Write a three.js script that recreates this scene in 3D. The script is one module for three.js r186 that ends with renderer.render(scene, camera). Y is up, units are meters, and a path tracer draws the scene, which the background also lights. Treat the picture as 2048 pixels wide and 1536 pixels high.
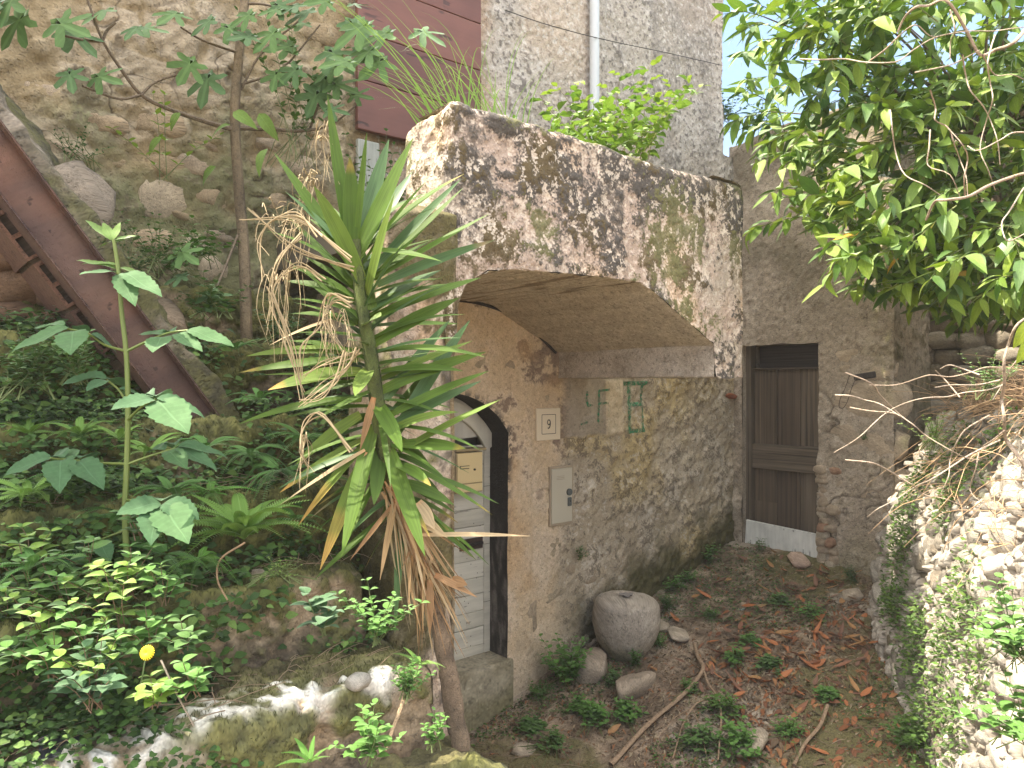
import * as THREE from 'three';
import { RoundedBoxGeometry } from 'three/addons/geometries/RoundedBoxGeometry.js';
import { mergeVertices, mergeGeometries } from 'three/addons/utils/BufferGeometryUtils.js';

// ---------------------------------------------------------------- camera, sky, sun, exposure
const E = 2.1;                                     // eye height above the door sill, metres
const scene = new THREE.Scene();
const renderer = new THREE.WebGLRenderer({ antialias: true });
renderer.setSize(1024, 768);
renderer.toneMapping = THREE.LinearToneMapping;
renderer.toneMappingExposure = 4.25;
renderer.shadowMap.enabled = true;
const camera = new THREE.PerspectiveCamera(55, 4 / 3, 0.05, 900);
const EYE = new THREE.Vector3(-3.644, E, 3.862);   // the house front is the plane z = 0
const FWD = new THREE.Vector3(0.640, 0, -0.768).normalize(), RIGHT = new THREE.Vector3(0.768, 0, 0.640).normalize();
camera.position.copy(EYE);
camera.lookAt(EYE.clone().add(FWD));
const SUN = new THREE.Vector3(-0.40, 0.87, -0.27).normalize();
const sun = new THREE.DirectionalLight(new THREE.Color(1, 0.91, 0.75), 3.2);
sun.position.copy(SUN).multiplyScalar(30);
sun.castShadow = true;
sun.shadow.mapSize.set(4096, 4096);
Object.assign(sun.shadow.camera, { left: -7, right: 7, top: 7, bottom: -7, near: 1, far: 60 });
sun.shadow.radius = 1.2;
scene.add(sun, sun.target);

// ---------------------------------------------------------------- small maths
let seedState = 12345;
function seed(n) { seedState = n >>> 0; }
function rnd() { seedState = (seedState + 0x6d2b79f5) | 0; let t = Math.imul(seedState ^ (seedState >>> 15), 1 | seedState); t = (t + Math.imul(t ^ (t >>> 7), 61 | t)) ^ t; return ((t ^ (t >>> 14)) >>> 0) / 4294967296; }
const rr = (a, b) => a + (b - a) * rnd();
const pick = (a) => a[Math.floor(rnd() * a.length)];
const clamp = (x, a = 0, b = 1) => x < a ? a : x > b ? b : x;
const lerp = (a, b, t) => a + (b - a) * t;
const sst = (a, b, x) => { const t = clamp((x - a) / (b - a)); return t * t * (3 - 2 * t); };
const mixc = (a, b, t) => [a[0] + (b[0] - a[0]) * t, a[1] + (b[1] - a[1]) * t, a[2] + (b[2] - a[2]) * t];
const V = (x, y, z) => new THREE.Vector3(x, y, z);
function hash(ix, iy, iz) { let h = Math.imul(ix, 374761393) ^ Math.imul(iy, 668265263) ^ Math.imul(iz, 2147483647 - 1274126177); h = Math.imul(h ^ (h >>> 13), 1274126177); h ^= h >>> 16; return (h >>> 0) / 4294967296; }
function n3(x, y, z) {                              // value noise, -1..1
  const ix = Math.floor(x), iy = Math.floor(y), iz = Math.floor(z);
  let fx = x - ix, fy = y - iy, fz = z - iz;
  fx = fx * fx * (3 - 2 * fx); fy = fy * fy * (3 - 2 * fy); fz = fz * fz * (3 - 2 * fz);
  const a = lerp(lerp(hash(ix, iy, iz), hash(ix + 1, iy, iz), fx), lerp(hash(ix, iy + 1, iz), hash(ix + 1, iy + 1, iz), fx), fy);
  const b = lerp(lerp(hash(ix, iy, iz + 1), hash(ix + 1, iy, iz + 1), fx), lerp(hash(ix, iy + 1, iz + 1), hash(ix + 1, iy + 1, iz + 1), fx), fy);
  return lerp(a, b, fz) * 2 - 1;
}
function fbm(x, y, z, o = 4, g = 0.5) { let s = 0, a = 1, t = 0; for (let i = 0; i < o; i++) { s += a * n3(x, y, z); t += a; a *= g; x = x * 2.03 + 17.3; y = y * 2.03 + 9.1; z = z * 2.03 + 4.7; } return s / t; }
function worley(x, y) {                             // [nearest, second, cell id]
  const ix = Math.floor(x), iy = Math.floor(y); let a = 9, b = 9, id = 0;
  for (let j = -1; j <= 1; j++) for (let i = -1; i <= 1; i++) {
    const cx = ix + i, cy = iy + j, dx = cx + 0.1 + 0.8 * hash(cx, cy, 7) - x, dy = cy + 0.1 + 0.8 * hash(cx, cy, 13) - y, d = Math.sqrt(dx * dx + dy * dy);
    if (d < a) { b = a; a = d; id = hash(cx, cy, 29); } else if (d < b) b = d;
  }
  return [a, b, id];
}
// a sight line of the photograph (2048 x 1536) and where it meets planes of the place
const FOCAL = 1475;
function ray(px, py) { return FWD.clone().addScaledVector(RIGHT, (px - 1024) / FOCAL).add(V(0, (768 - py) / FOCAL, 0)); }
const at = (px, py, depth) => EYE.clone().addScaledVector(ray(px, py), depth);
const onZ = (px, py, z) => { const d = ray(px, py); return EYE.clone().addScaledVector(d, (z - EYE.z) / d.z); };
const onX = (px, py, x) => { const d = ray(px, py); return EYE.clone().addScaledVector(d, (x - EYE.x) / d.x); };
const onY = (px, py, y) => { const d = ray(px, py); return EYE.clone().addScaledVector(d, (y - EYE.y) / d.y); };
const depthOf = (p) => p.clone().sub(EYE).dot(FWD);

// ---------------------------------------------------------------- the sky
{
  const w = 512, h = 256, d = new Float32Array(w * h * 4);
  for (let j = 0; j < h; j++) for (let i = 0; i < w; i++) {
    const el = (j + 0.5) / h * Math.PI - Math.PI / 2, az = (i + 0.5) / w * Math.PI * 2;
    const x = Math.cos(el) * Math.cos(az), y = Math.sin(el), z = Math.cos(el) * Math.sin(az);
    const up = Math.max(0, y);
    let c = mixc([0.23, 0.30, 0.38], [0.11, 0.18, 0.34], Math.pow(up, 0.55));
    const yy = Math.max(0.06, y) + 0.12, cl = fbm(x / yy * 0.8 + 5.0, z / yy * 0.8 + 1.7, 2.2, 5, 0.55);
    c = mixc(c, [1.78, 1.70, 1.58], sst(-0.16, 0.34, cl) * 0.95);
    if (y < 0) c = [0.22, 0.2, 0.16];
    d.set([c[0], c[1], c[2], 1], (j * w + i) * 4);
  }
  const sky = new THREE.DataTexture(d, w, h, THREE.RGBAFormat, THREE.FloatType);
  sky.mapping = THREE.EquirectangularReflectionMapping; sky.magFilter = sky.minFilter = THREE.LinearFilter; sky.needsUpdate = true;
  scene.background = sky; scene.environment = sky; scene.backgroundIntensity = 1; scene.environmentIntensity = 1;
}

// ---------------------------------------------------------------- builders
const used = {};
function numbered(name) { const n = used[name] = (used[name] ?? -1) + 1; return n ? name + '_' + String(n).padStart(3, '0') : name; }
function tag(o, label, category, group, kind) { if (label) o.userData.label = label; if (category) o.userData.category = category; if (group) o.userData.group = group; if (kind) o.userData.kind = kind; return o; }
function thing(name, label, category, pos, group) { const g = new THREE.Group(); g.name = numbered(name); if (pos) g.position.copy(pos); scene.add(g); return tag(g, label, category, group); }
function mesh(name, geo, mat, parent, top) { const m = new THREE.Mesh(geo, mat); m.name = top ? numbered(name) : name; m.castShadow = m.receiveShadow = true; (parent || scene).add(m); return m; }
// positions are given in world space; a child of a placed group gets them relative to it
function under(geo, parent) { if (parent && parent.position.lengthSq()) geo.translate(-parent.position.x, -parent.position.y, -parent.position.z); return geo; }
class MB {                                          // collects coloured triangles into one mesh
  constructor() { this.p = []; this.c = []; this.u = []; this.i = []; }
  get n() { return this.p.length / 3; }
  v(x, y, z, c, u = 0, w = 0) { this.p.push(x, y, z); this.c.push(c[0], c[1], c[2]); this.u.push(u, w); return this.p.length / 3 - 1; }
  t(a, b, c) { this.i.push(a, b, c); }
  q(a, b, c, d) { this.i.push(a, b, c, a, c, d); }
  add(geo, m4, col) {
    const P = geo.attributes.position, U = geo.attributes.uv, C = geo.attributes.color, b = this.n, v = V(0, 0, 0);
    for (let k = 0; k < P.count; k++) { v.fromBufferAttribute(P, k); if (m4) v.applyMatrix4(m4); const cc = C ? [C.getX(k) * col[0], C.getY(k) * col[1], C.getZ(k) * col[2]] : col; this.v(v.x, v.y, v.z, cc, U ? U.getX(k) : 0, U ? U.getY(k) : 0); }
    if (geo.index) for (let k = 0; k < geo.index.count; k++) this.i.push(b + geo.index.getX(k)); else for (let k = 0; k < P.count; k++) this.i.push(b + k);
    return this;
  }
  tube(pts, r0, r1, col, seg = 6, sub = 4) {
    const cv = pts.length > 2 ? new THREE.CatmullRomCurve3(pts) : new THREE.LineCurve3(pts[0], pts[1]);
    const n = Math.max(2, (pts.length - 1) * sub), b = this.n; let len = 0, last = null;
    let nx = V(0.3, 0.2, 0.9);
    for (let i = 0; i <= n; i++) {
      const p = cv.getPoint(i / n), t = cv.getTangent(i / n).normalize();
      nx.addScaledVector(t, -nx.dot(t)).normalize(); if (nx.lengthSq() < 0.5) nx.set(1, 0, 0);
      const bn = t.clone().cross(nx), r = lerp(r0, r1, i / n); if (last) len += p.distanceTo(last); last = p;
      for (let k = 0; k <= seg; k++) { const a = k / seg * Math.PI * 2, ca = Math.cos(a) * r, sa = Math.sin(a) * r; this.v(p.x + nx.x * ca + bn.x * sa, p.y + nx.y * ca + bn.y * sa, p.z + nx.z * ca + bn.z * sa, col, k / seg * r0 * 6.3, len); }
    }
    for (let i = 0; i < n; i++) for (let k = 0; k < seg; k++) { const a = b + i * (seg + 1) + k; this.q(a, a + 1, a + seg + 2, a + seg + 1); }
    return this;
  }
  geo(parent) {
    const g = new THREE.BufferGeometry();
    g.setAttribute('position', new THREE.BufferAttribute(new Float32Array(this.p), 3));
    g.setAttribute('color', new THREE.BufferAttribute(new Float32Array(this.c), 3));
    g.setAttribute('uv', new THREE.BufferAttribute(new Float32Array(this.u), 2));
    g.setIndex(this.i); under(g, parent); g.computeVertexNormals(); return g;
  }
  build(name, mat, parent, top) { return mesh(name, this.geo(parent), mat, parent, top); }
}
// a grid of points; f(a, b) -> [x, y, z, r, g, b, u, v]; keep(a, b) drops cells
function sheet(A, B, f, keep) {
  const g = new THREE.BufferGeometry(), na = A.length, nb = B.length, p = new Float32Array(na * nb * 3), c = new Float32Array(na * nb * 3), u = new Float32Array(na * nb * 2), idx = [];
  for (let j = 0, k = 0; j < nb; j++) for (let i = 0; i < na; i++, k++) { const q = f(A[i], B[j]); p[k * 3] = q[0]; p[k * 3 + 1] = q[1]; p[k * 3 + 2] = q[2]; c[k * 3] = q[3]; c[k * 3 + 1] = q[4]; c[k * 3 + 2] = q[5]; u[k * 2] = q[6] ?? A[i]; u[k * 2 + 1] = q[7] ?? B[j]; }
  for (let j = 0; j < nb - 1; j++) for (let i = 0; i < na - 1; i++) if (!keep || keep((A[i] + A[i + 1]) / 2, (B[j] + B[j + 1]) / 2)) { const a = j * na + i; idx.push(a, a + 1, a + na + 1, a, a + na + 1, a + na); }
  g.setAttribute('position', new THREE.BufferAttribute(p, 3)); g.setAttribute('color', new THREE.BufferAttribute(c, 3)); g.setAttribute('uv', new THREE.BufferAttribute(u, 2)); g.setIndex(idx); g.computeVertexNormals(); return g;
}
const range = (a, b, step) => { const n = Math.max(1, Math.round((b - a) / step)), r = []; for (let i = 0; i <= n; i++) r.push(a + (b - a) * i / n); return r; };

// ---------------------------------------------------------------- textures and materials
function tex(n, m, f, srgb) {
  const d = new Uint8Array(n * m * 4);
  for (let j = 0; j < m; j++) for (let i = 0; i < n; i++) { const c = f(i / n, j / m, i, j); d.set([clamp(c[0]) * 255, clamp(c[1]) * 255, clamp(c[2]) * 255, 255 * (c[3] ?? 1)], (j * n + i) * 4); }
  const t = new THREE.DataTexture(d, n, m, THREE.RGBAFormat); t.wrapS = t.wrapT = THREE.RepeatWrapping; t.magFilter = THREE.LinearFilter; t.minFilter = THREE.LinearMipmapLinearFilter; t.generateMipmaps = true;
  if (srgb) t.colorSpace = THREE.SRGBColorSpace; t.needsUpdate = true; return t;
}
function pn(x, y, P, s) {                           // noise that repeats every 1
  x *= P; y *= P; const ix = Math.floor(x), iy = Math.floor(y); let fx = x - ix, fy = y - iy; fx = fx * fx * (3 - 2 * fx); fy = fy * fy * (3 - 2 * fy);
  const w = (k) => ((k % P) + P) % P, a = w(ix), b = w(ix + 1), c = w(iy), e = w(iy + 1);
  return lerp(lerp(hash(a, c, s), hash(b, c, s), fx), lerp(hash(a, e, s), hash(b, e, s), fx), fy);
}
const pf = (x, y, P, s, o = 4) => { let v = 0, a = 1, t = 0; for (let k = 0; k < o; k++) { v += a * pn(x, y, P, s + k); t += a; a *= 0.6; P *= 2; } return v / t; };
const rep = (t, x, y) => { const c = t.clone(); c.repeat.set(x, y ?? x); c.needsUpdate = true; return c; };
// rough plaster and stone: grains, pits and light flecks
const grainH = tex(512, 512, (x, y) => { const a = pf(x, y, 24, 3, 4), b = pn(x, y, 90, 11); const v = a * 0.75 + b * 0.3 - 0.5 * sst(0.7, 0.8, pf(x, y, 40, 31, 2)); return [v, v, v]; });
const grainC = tex(512, 512, (x, y) => { const a = pf(x, y, 20, 3, 5), b = pn(x, y, 110, 11), pit = sst(0.64, 0.76, pf(x, y, 40, 31, 2)), fl = sst(0.74, 0.86, pf(x, y, 56, 57, 2)); let v = 0.62 + 0.42 * (a - 0.5) + 0.30 * (b - 0.5) - 0.18 * pit + 0.20 * fl; return [v * 1.02 + 0.08, v + 0.08, v * 0.97 + 0.08]; });
const GR = 1 / 0.55;
const grain = (o = {}) => new THREE.MeshStandardMaterial({ vertexColors: true, roughness: 0.95, map: rep(grainC, o.s ?? GR), bumpMap: rep(grainH, o.s ?? GR), bumpScale: o.b ?? 0.006, color: new THREE.Color().setRGB(1.45, 1.45, 1.45) });
// a colour map worked out point by point over a wall: f(x, y) -> colour, times the grain
function wallMap(w, h, x0, y0, x1, y1, f) {
  const d = new Uint8Array(w * h * 4), g = grainC.image.data, enc = (v) => 255 * (v <= 0.0031308 ? 12.92 * v : 1.055 * Math.pow(v, 1 / 2.4) - 0.055);
  for (let j = 0, k = 0; j < h; j++) for (let i = 0; i < w; i++, k += 4) {
    const x = lerp(x0, x1, (i + 0.5) / w), y = lerp(y0, y1, (j + 0.5) / h), c = f(x, y), gi = ((Math.floor(((x * GR) % 1 + 1) % 1 * 512) & 511) + (Math.floor(((y * GR) % 1 + 1) % 1 * 512) & 511) * 512) * 4, m = 0.30 + 1.02 * g[gi] / 255;
    d[k] = enc(clamp(c[0] * m)); d[k + 1] = enc(clamp(c[1] * m)); d[k + 2] = enc(clamp(c[2] * m)); d[k + 3] = 255;
  }
  const t = new THREE.DataTexture(d, w, h, THREE.RGBAFormat); t.colorSpace = THREE.SRGBColorSpace; t.magFilter = THREE.LinearFilter; t.minFilter = THREE.LinearMipmapLinearFilter; t.generateMipmaps = true;
  t.wrapS = t.wrapT = THREE.RepeatWrapping; t.repeat.set(1 / (x1 - x0), 1 / (y1 - y0)); t.offset.set(-x0 / (x1 - x0), -y0 / (y1 - y0)); t.needsUpdate = true;
  return new THREE.MeshStandardMaterial({ map: t, roughness: 0.95, bumpMap: rep(grainH, GR), bumpScale: 0.006 });
}
const M = {};
M.wall = grain(); M.stone = grain({ s: 1 / 0.35, b: 0.004 }); M.soil = grain({ s: 1 / 0.4, b: 0.01 });
const woodC = tex(256, 512, (x, y) => { const g = pf(x, y * 0.06, 40, 5, 3), k = pn(x, y * 0.02, 110, 8), cr = sst(0.72, 0.8, pf(x, y * 0.05, 30, 77, 2)); const v = 0.5 + 0.5 * (g - 0.5) + 0.18 * (k - 0.5) - 0.24 * cr + 0.25 * (pf(x, y, 5, 9, 3) - 0.5); return [v, v * 0.98, v * 0.95]; });
const wood = (r, g, b, o = {}) => new THREE.MeshStandardMaterial({ color: new THREE.Color().setRGB(r * 1.9, g * 1.9, b * 1.9), map: rep(woodC, o.s ?? 3, o.t ?? 1), bumpMap: rep(woodC, o.s ?? 3, o.t ?? 1), bumpScale: 0.004, roughness: o.r ?? 0.85 });
const paintC = tex(256, 512, (x, y) => { const g = pf(x, y * 0.06, 40, 5, 3) - 0.5, st = pf(x, y, 5, 29, 4) - 0.5, ch = sst(0.70, 0.78, pf(x, y * 0.4, 14, 61, 4)); const fd = pf(x, y * 0.3, 9, 83, 5) - 0.5, v = 0.80 + 0.16 * g + 0.30 * st + 0.25 * fd - 0.5 * ch; return [v, v * 0.99, v * 0.97]; });
const paint = (r, g, b, o = {}) => new THREE.MeshStandardMaterial({ color: new THREE.Color().setRGB(r * 1.25, g * 1.25, b * 1.25), map: rep(paintC, o.s ?? 1, o.t ?? 1), bumpMap: rep(paintC, o.s ?? 1, o.t ?? 1), bumpScale: 0.0012, roughness: o.r ?? 0.7 });
const leafC = tex(128, 256, (x, y) => { const u = Math.abs(x - 0.5) * 2, mid = sst(0.07, 0.02, u), side = sst(0.82, 0.98, Math.abs(Math.sin((y * 9 - u * 1.1) * Math.PI))) * sst(0.02, 0.2, u) * 0.5; const m = pf(x, y, 6, 4, 4) - 0.5; const v = 0.72 + 0.42 * m + 0.3 * mid + 0.14 * side; return [v + 0.12 * mid, v + 0.02, v * 0.92 + 0.06 * mid]; });
const strapC = tex(128, 256, (x, y) => { const m = pf(x, y, 5, 14, 3) - 0.5, l = pn(x, y * 0.03, 40, 21) - 0.5; const v = 0.75 + 0.3 * m + 0.3 * l; return [v, v, v]; });
function leafMat(r, g, b, o = {}) {
  return new THREE.MeshPhysicalMaterial({ color: new THREE.Color().setRGB(r * 1.35, g * 1.35, b * 1.35), map: o.map ?? leafC, roughness: o.r ?? 0.8, transmission: o.t ?? 0.35, thickness: 0, ior: 1.4, specularIntensity: o.sp ?? 0.7, clearcoat: o.cc ?? 0, clearcoatRoughness: 0.35, side: THREE.DoubleSide, vertexColors: !!o.vc });
}

// ---------------------------------------------------------------- leaves
// a leaf lies along +y with its upper face towards +z; prof(t) is the half width (0..1) along it
const P_OV = (t) => Math.pow(Math.sin(Math.PI * Math.pow(t, 0.72)), 0.85), P_LAN = (t) => Math.pow(Math.sin(Math.PI * Math.pow(t, 0.8)), 0.75);
const P_TOOTH = (t) => P_OV(t) * (0.84 + 0.22 * (1 - ((t * 7) % 1)));
function leafGeo(L, W, prof, o = {}) {
  const n = o.n ?? 6, b = new MB(), fold = o.fold ?? 0.18, droop = o.droop ?? 0.2, wave = o.wave ?? 0, c = [1, 1, 1];
  for (let i = 0; i <= n; i++) {
    const t = i / n, w = Math.max(0.002, prof(t)) * W / 2, a = droop * t * t;
    const y = L * t * (1 - 0.25 * droop * t), z = -L * a + wave * L * Math.sin(t * 9 + (o.ph ?? 0));
    for (const s of [-1, 0, 1]) b.v(s * w * Math.cos(fold), y, z + Math.abs(s) * w * Math.sin(fold) + s * (o.twist ?? 0) * w * t, c, 0.5 + s * 0.5, t);
    if (i) { const k = (i - 1) * 3; for (const s of [0, 1]) b.q(k + s, k + s + 1, k + s + 4, k + s + 3); }
  }
  return b.geo();
}
function lobedGeo(L, lobes, o = {}) {               // fig and mallow shapes: lobes = [angle, length, half width]
  const b = new MB(), c = [1, 1, 1], o0 = b.v(0, 0.30 * L, 0, c, 0.5, 0.3), ring = [];
  const N = 44;
  for (let i = 0; i <= N; i++) {
    const a = -2.75 + 5.5 * i / N; let r = 0.30;
    for (const [la, ll, lw] of lobes) { const d = Math.abs(a - la); r = Math.max(r, ll * Math.exp(-Math.pow(d / lw, 2.4))); }
    r *= 1 + 0.05 * Math.sin(i * 2.9);
    const x = Math.sin(a) * r * 0.72 * L, y = 0.30 * L + Math.cos(a) * r * 0.72 * L, d = Math.hypot(x, y - 0.3 * L) / L;
    ring.push(b.v(x, y, -(o.droop ?? 0.5) * d * d * L + 0.02 * L * Math.sin(a * 6), c, 0.5 + x / L * 0.7, clamp(y / L)));
  }
  for (let i = 0; i < N; i++) b.t(o0, ring[i + 1], ring[i]);
  const s = b.v(0, 0, 0, c, 0.5, 0); b.t(s, ring[0], o0); b.t(s, o0, ring[N]);
  return b.geo();
}
const _m = new THREE.Matrix4();
function frame(pos, dir, nrm, s = 1, sx = s) {      // matrix that lays a leaf at pos along dir facing nrm
  const y = dir.clone().normalize(); let z = nrm.clone().addScaledVector(y, -nrm.dot(y)); if (z.lengthSq() < 1e-6) z = V(0.3, 0.1, 0.9).addScaledVector(y, -0.2); z.normalize();
  const x = y.clone().cross(z); return new THREE.Matrix4().makeBasis(x.multiplyScalar(sx), y.multiplyScalar(s), z.multiplyScalar(s)).setPosition(pos);
}
function leaf(name, geo, mat, parent, pos, dir, nrm, s = 1, sx = s) { const m = mesh(name, geo, mat, parent); frame(parent ? pos.clone().sub(parent.position) : pos, dir, nrm, s, sx).decompose(m.position, m.quaternion, m.scale); return m; }
const jit = (v, a) => V(v.x + rr(-a, a), v.y + rr(-a, a), v.z + rr(-a, a));

// ---------------------------------------------------------------- stones
function lump(k, det = 3, sq = 0.55, amp = 0.16, cut = 1) {  // a rough stone about 1 across, squared off by sq
  let g = new THREE.IcosahedronGeometry(0.5, det); g.deleteAttribute('normal'); g.deleteAttribute('uv'); g = mergeVertices(g, 1e-4);
  const P = g.attributes.position, n = P.count, c = new Float32Array(n * 3), u = new Float32Array(n * 2), v = V(0, 0, 0), cuts = [];
  for (let q = 0; q < 9; q++) { const y = 1 - 2 * (q + 0.5) / 9, a = q * 2.399 + k * 1.7; cuts.push([V(Math.cos(a) * Math.sqrt(1 - y * y) + 0.5 * (hash(k, q, 1) - 0.5), y + 0.5 * (hash(k, q, 2) - 0.5), Math.sin(a) * Math.sqrt(1 - y * y) + 0.5 * (hash(k, q, 3) - 0.5)).normalize(), 0.74 + 0.5 * hash(k, q, 4)]); }
  for (let i = 0; i < n; i++) {
    v.fromBufferAttribute(P, i).multiplyScalar(2);
    const m = Math.max(Math.abs(v.x), Math.abs(v.y), Math.abs(v.z)); let acc = 0; for (const [a, d0] of cuts) { const q = v.dot(a); if (q > 0.02) acc += Math.pow(q / d0, 22); } const r = Math.min(lerp(1, 1 / m, sq), lerp(1.3, Math.pow(acc + 1e-9, -1 / 22), cut)) * (1 + amp * 0.6 * fbm(v.x * 1.3 + k * 7, v.y * 1.3, v.z * 1.3, 4, 0.6) + 0.09 * fbm(v.x * 4.5 + k, v.y * 4.5, v.z * 4.5, 4, 0.62)) * 0.58;
    const s = 0.82 + 0.35 * fbm(v.x * 2.2 + k * 3, v.y * 2.2 + 5, v.z * 2.2, 3); P.setXYZ(i, v.x * r, v.y * r, v.z * r); c.set([s, s * 0.99, s * 0.97], i * 3); u.set([v.x * 0.2 + v.z * 0.17 + k * 0.31, v.y * 0.2 + v.z * 0.08], i * 2);
  }
  g.setAttribute('color', new THREE.BufferAttribute(c, 3)); g.setAttribute('uv', new THREE.BufferAttribute(u, 2)); g.computeVertexNormals(); return g;
}
const LUMPS = [0, 1, 2, 3, 4, 5, 6, 7].map((k) => lump(k, 3, 0.6, 0.22)), SMALL = [0, 1, 2, 3].map((k) => lump(k + 20, 2, 0.5, 0.25));
function stoneMat(r, g, b) { const m = M.stone.clone(); m.color = new THREE.Color().setRGB(r * 1.6, g * 1.6, b * 1.6); return m; }
function stone(name, parent, pos, sx, sy, sz, mat, rot = [0, 0, 0], geo) { const m = mesh(name, geo ?? pick(LUMPS), mat, parent); m.position.copy(pos); if (parent) m.position.sub(parent.position); m.scale.set(sx, sy, sz); m.rotation.set(...rot); return m; }
// ---------------------------------------------------------------- the ground
const softmax = (a, b, k) => { const h = clamp(0.5 + 0.5 * (a - b) / k); return lerp(b, a, h) + k * h * (1 - h); };
function groundBase(x, z) {
  let y = softmax(0.07 + 0.28 * x, -0.3, 0.35); y = -softmax(-y, -0.85, 0.3) - 0.06 * clamp(z, -1, 4);
  const Z = (x - EYE.x) * 0.64 - (z - EYE.z) * 0.768, side = (x - EYE.x) * 0.768 + (z - EYE.z) * 0.64;
  return lerp(y, 0.45, sst(2.75, 2.3, Z) * sst(1.9, 1.2, Math.abs(side)));
}
const groundY = (x, z) => groundBase(x, z) + 0.035 * fbm(x * 1.7, 3, z * 1.7, 4) + 0.012 * fbm(x * 11, 8, z * 11, 3);
function onGround(px, py) { let t = 1; const d = ray(px, py), p = EYE.clone(); for (let k = 0; k < 400; k++) { t += 0.02; p.copy(EYE).addScaledVector(d, t); if (p.y < groundY(p.x, p.z)) break; } return p.setY(groundY(p.x, p.z)); }
{
  const spread = (a, b, step) => [-420, -160, -60, -25, -12, -8, -6, -5, ...range(a, b, step).map((v) => v), 5, 6, 8, 12, 25, 60, 160, 420].sort((p, q) => p - q);
  const g = sheet(spread(-2.3, 3.2, 0.016), spread(-0.1, 3.4, 0.016), (x, z) => {
    const y = groundY(x, z), m = fbm(x * 1.1 + 5, 2, z * 1.1, 4), f = fbm(x * 9, 5, z * 9, 4), h = fbm(x * 30, 5, z * 30, 3);
    let c = mixc([0.16, 0.115, 0.078], [0.32, 0.245, 0.175], sst(-0.25, 0.45, f + 0.4 * h));
    c = mixc(c, [0.105, 0.095, 0.035], sst(0.02, 0.3, m + 0.35 * f) * 0.9);
    c = mixc(c, [0.32, 0.275, 0.225], sst(0.2, 0.5, fbm(x * 2.3, 9, z * 2.3, 3) + 0.3 * h) * 0.8);
    return [x, y + 0.012 * Math.max(0, h) + 0.010 * sst(0.02, 0.3, m + 0.35 * f), z, ...c, x, -z];
  });
  // rows run along +z: turn the faces up
  const idx = g.index.array; for (let k = 0; k < idx.length; k += 3) { const t = idx[k]; idx[k] = idx[k + 1]; idx[k + 1] = t; } g.computeVertexNormals();
  tag(mesh('ground', g, M.soil, null, true), 'mossy brown earth path strewn with twigs and dry leaves', 'ground', null, 'structure');
}

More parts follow.
